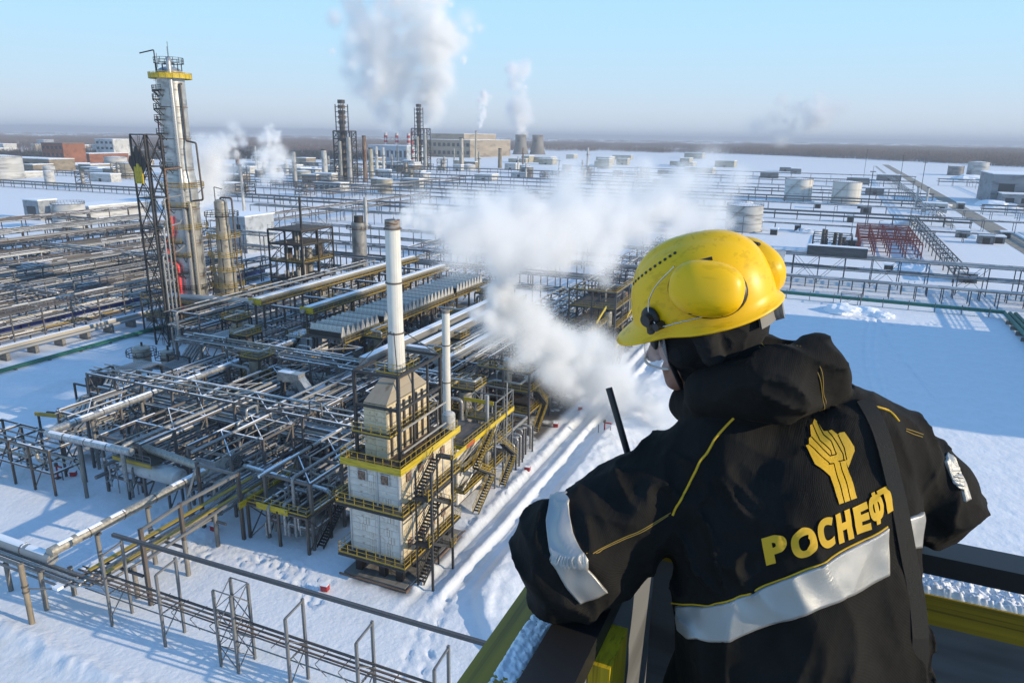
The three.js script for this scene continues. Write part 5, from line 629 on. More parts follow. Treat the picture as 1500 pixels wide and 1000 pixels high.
{ // front rack along the near road: portal frames, long beam, thin pipes
  const t = thing('front_pipe_rack', 'line of slender portal frames with a long grey beam across the snow', 'pipe rack', -58.6, 40.2);
  for (const u of [-58.6, -51.6, -37, -30, -23, -16]) { for (const v of [39.2, 41.4]) bar(t, 'post', M.steelPale, [u, 0, v], [u, v > 40 ? 8.1 : 7.6, v], .22); bar(t, 'head_beam', M.steelPale, [u, 7.6, 39.2], [u, 7.9, 41.4], .16); bar(t, 'brace', M.steelPale, [u, 1, 39.2], [u, 3.4, 41.4], .08); bar(t, 'brace', M.steelPale, [u, 3.6, 41.4], [u, 5.4, 39.2], .08); bar(t, 'tie', M.steelPale, [u, 3.5, 39.2], [u, 3.5, 41.4], .1); }
  for (const u of [-45, -43]) for (const v of [39.4, 41.4]) bar(t, 'tower_post', M.steelPale, [u, 0, v], [u, 7.8, v], .22); for (let k = 0; k < 4; k++) { const y0 = .3 + k * 1.9, y1 = y0 + 1.9; for (const v of [39.4, 41.4]) { bar(t, 'tower_brace', M.steelPale, [-45, k % 2 ? y0 : y1, v], [-43, k % 2 ? y1 : y0, v], .07); bar(t, 'tower_tie', M.steelPale, [-45, y1, v], [-43, y1, v], .08); } for (const u of [-45, -43]) { bar(t, 'tower_brace', M.steelPale, [u, y0, 39.4], [u, y1, 41.4], .07); bar(t, 'tower_brace', M.steelPale, [u, y1, 39.4], [u, y0, 41.4], .07); } }
  bar(t, 'long_beam', M.steel, [-60, 8.25, 41.6], [-2, 8.25, 43.1], .3, .34);
  for (const [v, y, r] of [[39.5, 4.1, .07], [39.8, 4.1, .09], [40.3, 4.1, .1], [40.8, 4.15, .08], [41.1, 3.7, .06]]) rod(t, 'pipe', r > .085 ? M.rust : M.steelBrown, [-64, y, v], [-2, y, v + .8], r); for (let u = -62; u < -4; u += 2.3) { bar(t, 'hanger', M.steelPale, [u, 3.95, 39.4], [u, 3.95, 41.4], .06); if (rnd() < .6) bar(t, 'truss_web', M.steelPale, [u, 3.9, 39.4], [u + 1.1, 3.1, 39.4], .05); } rod(t, 'chord', M.steelPale, [-62, 3.1, 39.4], [-2, 3.1, 40.2], .06);
  
}
{ // concrete post with a bracket at the front left corner
  const t = thing('concrete_post', 'round tan concrete post with clamps standing in the snow before the bent pipes', 'post', -65.8, 36.2); rod(t, 'shaft', M.tan, [-65.8, 0, 36.2], [-66.2, 6.4, 36.4], .26, UC); for (const y of [3.4, 4]) rod(t, 'clamp', M.steelBrown, [-66.0, y, 36.3], [-66.02, y + .14, 36.3], .32, UC); bar(t, 'arm', M.steelPale, [-66, 3.8, 36.3], [-63.4, 3.6, 37.8], .1); box(t, 'snow', M.snow, -63.8, -63, 3.7, 3.95, 37.4, 38);
}
// red hydrant boxes on the snow
{
  const h = thing('hydrant_box', 'red hydrant box', 'hydrant', -63, 56.4, 'red boxes'), spots = [[-63, 56.4, 'red hydrant box in the snow below the portal frame'], [-43.6, 52.3, 'red hydrant box alone in the snow before the furnace'], [-91.2, 59, 'red hydrant box at the yard corner with a standpipe'], [-38.3, 79.9, 'red hydrant box at the foot of the access frame'], [-35.2, 87.1, 'red hydrant box on the road edge by the standpipes'], [-37.2, 104, 'red hydrant box by the road below the pump structure'], [-36, 113, 'red hydrant box by the road in the steam'], [-35.6, 168, 'red hydrant box at the far corner of the process structure']];
  box(h, 'cabinet', M.red, -63.5, -62.5, .15, .85, 56, 56.8); box(h, 'lid', M.red, -63.56, -62.44, .85, .95, 55.94, 56.86); box(h, 'snow', M.snow, -63.5, -62.5, .95, 1.03, 56, 56.8); h.userData.label = spots[0][2]; delete h.userData.group;
  for (const [u, v, l] of spots.slice(1)) copyOf(h, u, v, l, rr(-.6, .6)).scale.setScalar(.75); h.scale.setScalar(.75);
  for (const [u, v, l] of [[-92.4, 57.6, 'red hydrant riser pipe bent over at the yard corner'], [-29.2, 104.9, 'red and grey hydrant stand in the open snow beside the road']]) { const t = thing('hydrant_stand', l, 'hydrant', u, v); pipe(t, 'riser', M.red, [[u, 0, v], [u, 1.9, v], [u + 1.1, 1.9, v]], .12); box(t, 'base', M.steelBrown, u - .3, u + .3, 0, .2, v - .3, v + .3); rod(t, 'wheel', M.steelBrown, [u, 1.9, v], [u, 2.3, v], .25); for (const d of [-1, 1]) bar(t, 'guard', M.steelBrown, [u + d, 0, v], [u + d, 1.4, v], .1); }
}

// pumps, exchangers and drums standing about the unit
{
  const p = thing('pump_skid', 'small pump skid with blue motor under the pipe racks', 'pump', -70, 100, 'pump skids under the racks'); box(p, 'plinth', M.concrete, -71, -69, 0, .35, 99.4, 100.6); rod(p, 'motor', M.blue, [-70.9, .85, 100], [-69.9, .85, 100], .36, UC); rod(p, 'casing', M.steelDark, [-69.7, .8, 100], [-69.2, .8, 100], .45, UC); pipe(p, 'discharge', M.clad, [[-69.4, 1, 100], [-69.4, 3.4, 100], [-69.4, 3.4, 101.6]], .13);
  for (let k = 0; k < 60; k++) copyOf(p, rr(-103, -48), rr(68, 168), null, pick([0, 1.571, 3.142]));
  const e = thing('heat_exchanger', 'lagged heat exchanger drum on saddles in the pipe yard', 'heat exchanger', -60, 80, 'heat exchangers in the pipe yard'); lyingDrum(e, 'shell', M.cladDull, 'u', -63, -57.4, 1.7, 80, .75); for (const u of [-62, -58.4]) box(e, 'saddle', M.concrete, u - .2, u + .2, 0, 1.2, 79.3, 80.7); for (const u of [-63.2, -57.2]) rod(e, 'flange', M.steelBrown, [u - .08, 1.7, 80], [u + .08, 1.7, 80], .92, UC); for (const u of [-61.6, -59]) pipe(e, 'nozzle', M.clad, [[u, 2.3, 80], [u, 3.6, 80], [u, 3.6, 81.4]], .16); box(e, 'snow', M.snow, -62.6, -57.8, 2.42, 2.5, 79.75, 80.25);
  for (let k = 0; k < 42; k++) copyOf(e, rr(-98, -50), rr(70, 165), null, pick([0, 1.571]));
  const d = thing('upright_drum', 'small upright silver drum among the pipe racks', 'vessel', -80, 110, 'upright drums in the unit'); drum(d, 'shell', M.clad, -80, 110, .8, 5.2, .9, .9, 20); dome(d, 'head', M.clad, -80, 110, 5.2, .9); for (let k = 0; k < 3; k++) bar(d, 'leg', M.steelDark, [-80 + .8 * Math.cos(k * 2.1), 0, 110 + .8 * Math.sin(k * 2.1)], [-80 + .8 * Math.cos(k * 2.1), .9, 110 + .8 * Math.sin(k * 2.1)], .18); pipe(d, 'outlet', M.cladWarm, [[-80, 5.5, 110], [-80, 6.6, 110], [-78.4, 6.6, 110], [-78.4, 1, 110]], .14);
  for (let k = 0; k < 42; k++) copyOf(d, rr(-102, -50), rr(80, 168), null, rnd() * 6.28);
  const y = thing('yellow_step', 'short yellow railed step-over stair between pipes', 'stair', -66, 90, 'step-over stairs'); box(y, 'deck', M.deck, -67.2, -64.8, 3, 3.1, 89.4, 90.6); railing(y, [[-67.2, 3.1, 89.4], [-64.8, 3.1, 89.4], [-64.8, 3.1, 90.6], [-67.2, 3.1, 90.6]], M.yellow, 1.1, .8); for (const u of [-67, -65]) for (const v of [89.5, 90.5]) bar(y, 'leg', M.steel, [u, 0, v], [u, 3, v], .14); flight(y, [-64.6, 3.1, 90], [-62.4, .1, 90], .8, 'u');
  for (let k = 0; k < 22; k++) { const c = copyOf(y, rr(-100, -48), rr(70, 160), null, pick([0, 1.571, 3.142, 4.712])); c.position.y = pick([0, 0, 1.8, 3.4]); if (c.position.y > 0) c.position.y = 0; }
}

{
  const a = thing('access_tower', 'small dark platform tower with yellow rails and a drum between the racks', 'steel frame', -75, 110, 'platform towers between the racks'); frame(a, [-77, -73], [108, 112], [3, 6, 9.5], M.steelDark, .26, [[3, -77, -73, 108, 112], [6, -77, -73, 108, 112], [9.5, -77, -73, 108, 112]], .8); for (const y of [3.1, 6.1, 9.6]) railing(a, [[-77, y, 108], [-73, y, 108], [-73, y, 112], [-77, y, 112], [-77, y, 108]], M.yellow, 1.1, 1.3); drum(a, 'vessel', M.cladWarm, -75.4, 110.4, 3.1, 8.8, 1.0); pipe(a, 'pipe', M.clad, [[-73.6, .5, 108.6], [-73.6, 10.6, 108.6], [-76, 10.6, 108.6], [-76, 10.6, 114]], .22); pipe(a, 'pipe', M.cladDull, [[-77.4, .5, 110], [-77.4, 8, 110], [-77.4, 8, 114]], .3); flight(a, [-72.6, .1, 108], [-72.6, 3, 112], .8, 'v');
  for (const [u, v] of [[-108, 108], [-62, 116], [-98, 100], [-112, 140], [-112, 160], [-47, 92], [-74, 154], [-100, 132], [-58, 106], [-86, 90], [-96, 150], [-70, 132]]) copyOf(a, u, v, null, pick([0, 1.571, 3.142]));
}
// ---------------------------------------------------------------- tall column, lattice tower, neighbours
{
  const U = -141.5, W = 128.5, t = thing('distillation_column', 'tall silver distillation column with ring platforms and a yellow crown deck', 'column', U, W);
  drum(t, 'skirt', M.concrete, U, W, 0, 4, 3.6, 3.5); for (const [a, b, r0, r1] of [[4, 12, 3.35, 3.35], [12, 20, 3.33, 3.33], [20, 28, 3.35, 3.35], [28, 34, 3.33, 3.33], [34, 37, 3.33, 2.95], [37, 44, 2.95, 2.95], [44, 51, 2.93, 2.93], [51, 58.4, 2.95, 2.95]]) { drum(t, 'shell_course', M.columnClad, U, W, a, b, r0, r1, 44); drum(t, 'seam_band', M.rust, U, W, b - .09, b + .09, r1 + .06, r1 + .06, 44); }
  dome(t, 'top_head', M.clad, U, W, 58.4, 2.75, .5);
  for (const [y, a0, a1, r, ext] of [[13, 2.6, 5.4, 3.35, 1.5], [20.2, 2.8, 5.2, 3.35, 1.4], [37.5, 2.6, 5.2, 2.75, 1.6], [45, 2.8, 4.9, 2.75, 1.5], [50.4, 2.8, 4.9, 2.75, 1.5], [54.4, 2.8, 5.0, 2.75, 1.4], [9, 0, 6.2832, 3.35, 1.5], [17, 2.2, 5.6, 3.35, 1.5], [23.5, 0, 6.2832, 3.35, 1.6], [28.5, 1.6, 6.1, 3.35, 1.5], [33, 0, 6.2832, 3.33, 1.5], [42, 2.4, 4.6, 2.75, 1.6], [48, 2.2, 4.8, 2.75, 1.6], [52.5, 2.4, 4.4, 2.75, 1.5]]) { ringDeck(t, U, W, r, r + ext, y, a0, a1, M.steelDark); ringRail(t, U, W, r + ext - .05, y + .14, a0, a1, y < 34 && y > 15 ? M.yellow : M.steelDark); for (let k = 0; k < 5; k++) { const a = a0 + (a1 - a0) * (k + .5) / 5; bar(t, 'bracket', M.steelDark, [U + r * Math.cos(a), y - 1.4, W + r * Math.sin(a)], [U + (r + ext) * Math.cos(a), y, W + (r + ext) * Math.sin(a)], .15); } }
  ringDeck(t, U, W, 2.7, 4.6, 57, 0, 6.2832, M.steelDark); ringRail(t, U, W, 4.55, 57.1, 0, 6.2832, M.yellowBright, 1.3, 1.1); ringDeck(t, U, W, 1.2, 3.2, 60.2, 0, 6.2832, M.steelDark); ringRail(t, U, W, 3.1, 60.3, 0, 6.2832, M.steelDark, 1.3); for (let k = 0; k < 6; k++) bar(t, 'crown_post', M.steelDark, [U + 2.6 * Math.cos(k), 58, W + 2.6 * Math.sin(k)], [U + 2.6 * Math.cos(k), 60.3, W + 2.6 * Math.sin(k)], .15);
  for (const [du, dv, h] of [[.6, -.4, 65], [-.4, .3, 64], [-2.4, -1, 62.6]]) rod(t, 'antenna', M.steelDark, [U + du, 59.5, W + dv], [U + du, h, W + dv], .05); pipe(t, 'davit_crane', M.steelDark, [[U - 2.4, 58, W - 1.6], [U - 2.4, 63.2, W - 1.6], [U - 6.4, 62.6, W - 2]], .14);
  // long pipes down the shell: front face looks toward -v
  const fr = (du, r) => [U + du, W - Math.sqrt(Math.max(.1, r * r - du * du)) - .55]; const [a1, b1] = [U + 2.4, W - 2.25], [a2, b2] = [U + 2.85, W - 2.65]; pipe(t, 'overhead_line', M.clad, [[U + .3, 61.2, W], [a1, 61.2, b1], [a1, 37.6, b1], [a2, 33.6, b2], [a2, 4, b2]], .55, 16); pipe(t, 'side_line', M.cladWarm, [[U + 3.4, 29.5, W - 1.8], [U + 4.0, 29.5, W - 2], [U + 4.0, 5, W - 2]], .5, 14);
  pipe(t, 'side_line', M.steelBrown, [[U + 3.2, 56, W], [U + 3.4, 56, W - .6], [U + 3.4, 43.6, W - .6], [U + 6.4, 43.2, W - .6], [U + 6.8, 30.4, W - .6], [U + 3.6, 30, W - .6]], .22, 10); pipe(t, 'side_line', M.rust, [[U - 3.1, 40, W - 1.6], [U - 3.6, 34, W - 1.8], [U - 3.6, 20, W - 1.8]], .2, 8);
  pipe(t, 'red_fire_line', M.redBright, [[U - .4, 26.5, W - 3.9], [U - .4, 22, W - 3.9], [U - 2.6, 21, W - 4.0], [U - 2.6, 16, W - 4.0], [U + .4, 15, W - 4.1], [U + .4, 3, W - 4.1]], .36, 10); for (const y of [22, 27, 40, 46]) rod(t, 'red_ring_line', M.red, [U - 3.2, y, W - 2], [U - 3.1, y + 3, W - 2], .14);
  { const p = new Pile(); for (const [y0, y1, r] of [[4, 34, 3.6], [34, 58, 3.05]]) { for (const d of [-.25, .25]) p.bar([U - r, y0, W - 1.2 + d], [U - r, y1, W - 1.2 + d], .06); for (let y = y0; y < y1; y += .4) p.bar([U - r, y, W - 1.45], [U - r, y, W - .95], .04); for (let y = y0; y < y1; y += 1.2) p.bar([U - r - .7, y, W - 1.5], [U - r - .7, y, W - .9], .05).bar([U - r, y, W - 1.5], [U - r - .7, y, W - 1.5], .05); } p.done(t, 'caged_ladder', M.steelDark); }
}
{
  const t = thing('lattice_tower', 'dark steel lattice tower beside the silver column carrying a black and yellow emblem', 'tower', -132.3, 111.8), us = [-134.2, -130.2], vs = [110, 114], H = 45;
  for (const u of us) for (const v of vs) bar(t, 'leg', M.steelDark, [u, 0, v], [u, H, v], .32); for (let k = 0; k < 7; k++) { const y0 = k * H / 7, y1 = (k + 1) * H / 7; for (const u of us) { bar(t, 'strut', M.steelDark, [u, y1, vs[0]], [u, y1, vs[1]], .2); bar(t, 'brace', M.steelDark, [u, y0, vs[0]], [u, y1, vs[1]], .13); bar(t, 'brace', M.steelDark, [u, y1, vs[0]], [u, y0, vs[1]], .13); } for (const v of vs) { bar(t, 'strut', M.steelDark, [us[0], y1, v], [us[1], y1, v], .26); bar(t, 'brace', M.steelDark, [us[0], y0, v], [us[1], y1, v], .13); bar(t, 'brace', M.steelDark, [us[0], y1, v], [us[1], y0, v], .13); } if (k > 1 && k < 6) box(t, 'landing', M.steelDark, us[0] + 1.6, us[1], y1, y1 + .12, vs[0] + 1, vs[1]); }
  { const p = new Pile(); for (const d of [-.25, .25]) p.bar([-132.2 + d, 0, 110.3], [-132.2 + d, H, 110.3], .06); for (let y = .4; y < H; y += .45) p.bar([-132.45, y, 110.3], [-131.95, y, 110.3], .04); p.done(t, 'ladder', M.steelDark); }
  for (let k = 0; k < 4; k++) pipe(t, 'pipe', pick([M.clad, M.cladDull, M.rust]), [[-129.6, 2, 110.6 + k], [-129.6, 20 + k * 6, 110.6 + k], [-133, 20 + k * 6, 118 + k], [-138, 20 + k * 6, 124]], .2);
  const s = thing('emblem_sign', 'black fan shaped emblem board with a yellow stem on the lattice tower', 'sign', -132.2, 109.5); const plate = (name, m, pts, d) => { const g = new THREE.ExtrudeGeometry(new THREE.Shape(pts.map(p => new THREE.Vector2(...p))), { depth: d, bevelEnabled: false }); const o = add(s, name, g, m); o.position.y = 39.4; return o; };
  for (const [i, p] of [[[-2.6, 0], [-2.1, 1.4], [-1.5, 1.2], [-1.1, -2.2], [-1.7, -1.6]], [[-1.4, 1.4], [-1.4, 2.3], [-.7, 2.1], [-.5, -2.3], [-1.0, -2.2]], [[-.6, 2.3], [-.3, 3.3], [.3, 3.3], [.6, 2.3], [.4, -.4], [-.4, -.4]], [[1.4, 1.4], [1.4, 2.3], [.7, 2.1], [.5, -2.3], [1.0, -2.2]], [[2.6, 0], [2.1, 1.4], [1.5, 1.2], [1.1, -2.2], [1.7, -1.6]]].entries()) plate('board', M.black, p, .2 + (i % 2) * .02); for (let k = -1; k <= 1; k++) plate('stem', M.yellowBright, [[k * .75 - .34, k ? -.8 : -.2], [k * .75 + .34, k ? -.8 : -.2], [k * .75 + .34, -4.2], [k * .75 - .34, -4.2]], .3);
}
{
  const U = -134.6, W = 133, t = thing('stripper_column', 'shorter silver column with yellow ring platforms right of the tall one', 'column', U, W); for (const [a, b, r] of [[0, 3, 2.5], [3, 14, 2.15], [14, 24, 1.9], [24, 29.5, 1.5]]) drum(t, 'shell_course', a ? M.cladWarm : M.concrete, U, W, a, b, r, a === 14 ? 1.6 : r); dome(t, 'top_head', M.cladWarm, U, W, 29.5, 1.5);
  for (const y of [6, 9, 13, 16.5, 21, 26]) { ringDeck(t, U, W, 1.6, 3.9, y, 0, 6.2832, M.steelDark); ringRail(t, U, W, 3.85, y + .2, 0, 6.2832, y % 2 ? M.yellow : M.steelDark); for (let k = 0; k < 4; k++) bar(t, 'hanger', M.steelDark, [U + 3.6 * Math.cos(k * 1.57 + .6), y - 3, W + 3.6 * Math.sin(k * 1.57 + .6)], [U + 3.6 * Math.cos(k * 1.57 + .6), y, W + 3.6 * Math.sin(k * 1.57 + .6)], .18); } pipe(t, 'overhead_line', M.steelBrown, [[U, 29, W], [U, 30.6, W], [U + 3.6, 30.6, W], [U + 3.6, 14, W], [U + 4.2, 12, W], [U + 4.2, 2, W]], .22, 10); pipe(t, 'davit_crane', M.steelDark, [[U - 1.6, 26, W], [U - 1.6, 33, W], [U + .9, 32.6, W]], .1);
  for (let k = 0; k < 3; k++) pipe(t, 'pipe', M.cladWarm, [[U - 1.9 - k * .5, 1, W - 1.5], [U - 1.9 - k * .5, 12 + k * 5, W - 1.5], [U - 4, 12 + k * 5, W - 1.5]], .2);
}
{ // pumps and frames at the column foot
  const t = thing('column_foot_frame', 'dense steel frame with pipes at the foot of the silver columns', 'steel frame', -136, 122); frame(t, [-146, -140, -134, -128], [117, 122, 136, 141], [4, 8], M.steel, .3, [[4, -146, -128, 117, 122], [8, -140, -128, 117, 122]], .5); for (const y of [4.1, 8.1]) railing(t, [[-146, y, 117], [-128, y, 117], [-128, y, 141]], M.yellow); for (let k = 0; k < 16; k++) { const u = rr(-146, -128), v = rr(116, 140), h = rr(2, 9); pipe(t, 'pipe', pick([M.clad, M.cladDull, M.rust, M.cladWarm]), [[u, .4, v], [u, h, v], [rr(-146, -120), h, v]], rr(.12, .35)); } pipe(t, 'snowy_main', M.clad, [[-138, 9.4, 117], [-112, 10.6, 117.6]], .7);
}
{ // scaffolded unit with mast
  const t = thing('reformer_block', 'dark platform block with guyed mast and small chimney behind the cooler bank', 'steel frame', -140, 172); frame(t, [-148, -142, -136], [163, 170, 177], [5, 10, 15, 19], M.steelDark, .4, [[5, -148, -136, 163, 177], [10, -148, -136, 163, 177], [15, -148, -136, 163, 177], [19, -148, -136, 163, 177]], .6); for (const y of [5, 10, 15, 19]) railing(t, [[-148, y + .1, 163], [-136, y + .1, 163], [-136, y + .1, 177]], y === 10 ? M.yellow : M.steelBrown);
  bar(t, 'mast', M.steelDark, [-140, 19, 168], [-140, 28, 168], .5); rod(t, 'mast_tip', M.steelDark, [-140, 28, 168], [-140, 31, 168], .08); for (const [u, v] of [[-147, 164], [-136.5, 164], [-136.5, 176]]) rod(t, 'guy', M.steelDark, [-140, 27, 168], [u, 19, v], .06); for (let k = 0; k < 8; k++) { const u = rr(-147, -137), v = rr(164, 176), y = pick([5, 10, 15]), r = rr(.7, 1.3); drum(t, 'vessel', pick([M.cladDull, M.steelBrown, M.white]), u, v, y, y + rr(2.5, 4.4), r, r, 20); } for (let k = 0; k < 12; k++) { const u = rr(-148, -136), v = rr(162, 177); pipe(t, 'pipe', pick([M.cladDull, M.steelPale, M.white]), [[u, .5, v], [u, rr(6, 19), v]], rr(.12, .3)); }
  const s = thing('small_regenerator', 'grey stub tower with a white flue and davit beside the platform block', 'tower', -130, 182); drum(s, 'shell', M.cladDull, -130, 182, 0, 20, 2.2); ringDeck(s, -130, 182, 2.2, 3.8, 18); ringRail(s, -130, 182, 3.7, 18.1, 0, 6.2832, M.steelBrown); drum(s, 'flue', M.white, -128, 183, 18, 27.5, .5); pipe(s, 'davit_crane', M.steelDark, [[-131.4, 18, 181], [-131.4, 25, 181], [-134, 24.6, 181]], .12); drum(s, 'top_shell', M.steelDark, -130, 182, 20, 22, 1.4);
}
{ // pale building beyond the columns
  const t = thing('pale_building', 'pale blue clad building with two dark windows behind the silver columns', 'building', -213, 222); box(t, 'wall', mat(.55, .60, .66, .6), -221, -207, 0, 14, 216, 232); box(t, 'roof', M.snow, -221.4, -206.6, 14, 14.4, 215.6, 232.4); for (const u of [-218, -211.5]) { const w = box(t, 'window', M.glass, u, u + 2, 8.4, 11, 215.92, 216); const f = add(w, 'frame', UB, M.white); f.scale.set(1.16, 1.12, .5); f.position.z = -.3; } box(t, 'door', M.steel, -208.6, -207.6, 0, 2.2, 215.94, 216);
}
// ---------------------------------------------------------------- racks left of the columns
const leftMats = [M.cladDull, M.steel, M.steelPale, M.steelBrown];
rack('low rack of long pipes with a yellow gas line beyond the green ground pipes', 'v', 60, 176, -163, -157.5, { tiers: [[2.6, 5], [5.4, 5], [8, 4]], bay: 7, mats: [...leftMats, ...leftMats, M.yellow], brace: false });
rack('pale multi tier rack behind the blue trough', 'v', 70, 180, -182, -175, { tiers: [[3, 6], [6, 6], [8.8, 4]], bay: 7.5, mats: leftMats, brace: false, colMat: M.steelPale });
rack('grey pipe rack in the shaded left field', 'v', 80, 196, -201, -194, { tiers: [[4, 7], [7.4, 6], [10, 4]], bay: 7.5, mats: leftMats, brace: false });
rack('rack on tall white posts in the left field', 'v', 96, 204, -231, -224, { tiers: [[4.5, 5], [9, 6]], bay: 7, mats: leftMats, colMat: M.white, brace: false });
rack('dark long pipe rack row far left', 'v', 110, 214, -262, -250, { tiers: [[4, 8], [8, 8], [12, 6]], bay: 8, mats: [M.steel, M.cladDull], colMat: M.steelDark, brace: false });
rack('brown pipe rack row far left behind the dark one', 'v', 120, 230, -288, -276, { tiers: [[5, 8], [9, 8], [13, 6]], bay: 9, mats: [M.steel, M.steelBrown], colMat: M.steelBrown, brace: false });
rack('crowded pipe rack between the blue trough and the white posts', 'v', 74, 190, -216, -208, { tiers: [[3, 7], [6, 7], [9, 5]], bay: 8, mats: leftMats, brace: false, snow: false });
rack('low crowded pipe rack beside the pale multi tier rack', 'v', 66, 186, -192, -186, { tiers: [[2.6, 6], [5, 6]], bay: 8, mats: leftMats, brace: false, snow: false });
rack('tall grey rack behind the white posts', 'v', 100, 210, -246, -237, { tiers: [[4, 7], [7.5, 7], [11, 6]], bay: 8, mats: leftMats, brace: false, snow: false });
rack('cross rack linking the left field racks', 'u', -262, -170, 150, 156, { tiers: [[6, 5], [10, 5]], bay: 9, mats: leftMats, brace: false });
rack('cross rack at the back of the left field', 'u', -290, -180, 196, 204, { tiers: [[6, 6], [11, 5]], bay: 9, mats: leftMats, brace: false });
rack('cross rack near the left frame of the field', 'u', -270, -172, 112, 117, { tiers: [[7, 5]], bay: 9, mats: leftMats, brace: false });
{
  const t = thing('blue_trough', 'long dark blue steel trough on legs in the left pipe field', 'trough', -167, 90); for (let v = 66; v < 172; v += 8.8) { box(t, 'trough_section', M.blue, -168.4, -165.8, .9, 3.0, v, v + 8.4); for (const u of [-168, -166.2]) bar(t, 'leg', M.steelDark, [u, 0, v + 1], [u, .9, v + 1], .2); }
  const p = thing('low_pipe', 'thick tan pipe on stub piers across the shaded snow', 'pipe', -153, 100); rod(p, 'pipe_run', M.cladWarm, [-153, 2.2, 40], [-153, 2.2, 180], .55, UC); rod(p, 'pipe_run', M.cladDull, [-151.4, 1.9, 40], [-151.4, 1.9, 180], .35, UC); box(p, 'snow', M.snow, -153.5, -152.5, 2.7, 2.8, 42, 178); for (let v = 46; v < 178; v += 6) box(p, 'pier', M.concrete, -153.7, -150.9, 0, 1.6, v, v + .8);
  const g = thing('green_pipes', 'pair of green pipes lying low on the shaded snow', 'pipe', -144.6, 100); for (const u of [-145, -144.1]) rod(g, 'pipe_run', M.green, [u, .45, 44], [u, .45, 176], .28, UC); for (let v = 50; v < 176; v += 7) box(g, 'sleeper', M.concrete, -145.6, -143.6, 0, .2, v, v + .4);
}
// ---------------------------------------------------------------- racks behind the unit
rack('pipe rack running on behind the cooler bank', 'v', 176, 330, -96, -86, { tiers: [[5, 7], [9, 6]], bay: 9, mats: leftMats, brace: false, valves: false });
rack('tall rack with green covers behind the cooler bank', 'u', -150, -48, 178, 184, { tiers: [[6, 6], [10, 5]], bay: 8, mats: [...leftMats, M.tarp], brace: false, valves: false });
rack('back cross rack of the process unit', 'u', -170, -40, 204, 211, { tiers: [[5, 6], [9, 6]], bay: 9, mats: leftMats, brace: false, valves: false });
rack('long cross rack in the snow behind the unit', 'u', -210, -20, 246, 252, { tiers: [[5, 5], [8.6, 5]], bay: 10, mats: leftMats, brace: false, valves: false });
rack('pipe row in the rear field', 'v', 210, 380, -130, -122, { tiers: [[5, 6], [9, 5]], bay: 10, mats: leftMats, brace: false, valves: false });
rack('pipe row in the rear field nearer the steam', 'v', 214, 360, -62, -55, { tiers: [[5, 5], [8, 4]], bay: 10, mats: leftMats, brace: false, valves: false });
rack('far cross rack toward the power station', 'u', -300, -40, 318, 325, { tiers: [[6, 6]], bay: 12, mats: leftMats, brace: false, valves: false });
rack('far rack row left of the white building', 'v', 240, 420, -250, -243, { tiers: [[5, 5], [8, 4]], bay: 12, mats: leftMats, brace: false, valves: false });
rack('farthest cross rack before the dark tower', 'u', -480, -60, 420, 427, { tiers: [[6, 5]], bay: 14, mats: leftMats, brace: false, valves: false });
// ---------------------------------------------------------------- right-hand field
const rMats = [M.steelPale, M.cladDull, M.clad];
rack('main pipe rack across the right field behind the person', 'u', -58, 150, 257, 264, { tiers: [[5, 5], [9, 6]], bay: 8, mats: rMats, brace: true, snow: true });
rack('lower pipe rack in front of the main one on the right', 'u', -44, 130, 240, 244, { tiers: [[4.6, 5]], bay: 7, mats: rMats, brace: false });
rack('thin pipe row between the two right hand racks', 'u', -40, 120, 250, 252.5, { tiers: [[3.2, 4]], bay: 7, mats: rMats, brace: false });
rack('conveyor like pipe rack coming forward at the right edge', 'v', 188, 262, 55, 61, { tiers: [[5, 4], [8.6, 5]], bay: 7, mats: rMats });
rack('pipe rack past the white tanks', 'u', -110, 70, 396, 400, { tiers: [[4.4, 5]], bay: 12, mats: [M.steelBrown, M.steel], brace: false, valves: false });
rack('rear pipe rack beyond the tan road tanks', 'u', -140, 160, 520, 526, { tiers: [[5, 5]], bay: 14, mats: [M.steelBrown, M.steel, M.cladDull], brace: false, valves: false });
rack('pipe rack row crossing the tan road', 'u', 60, 330, 452, 458, { tiers: [[5.5, 5]], bay: 14, mats: rMats, brace: false, valves: false });
rack('distant pipe rack line in the tank farm', 'u', -260, 60, 700, 707, { tiers: [[6, 5]], bay: 18, mats: rMats, brace: false, valves: false });
rack('distant long pipe rack before the forest', 'u', -330, 80, 930, 938, { tiers: [[7, 5]], bay: 22, mats: [M.steel, M.steelBrown], brace: false, valves: false });
rack('distant cross rack right of the tan road', 'v', 460, 900, 128, 134, { tiers: [[6, 4]], bay: 20, mats: rMats, brace: false, valves: false });
rack('distant cross rack left of the tan road', 'v', 470, 1000, 52, 58, { tiers: [[6, 4]], bay: 20, mats: rMats, brace: false, valves: false });
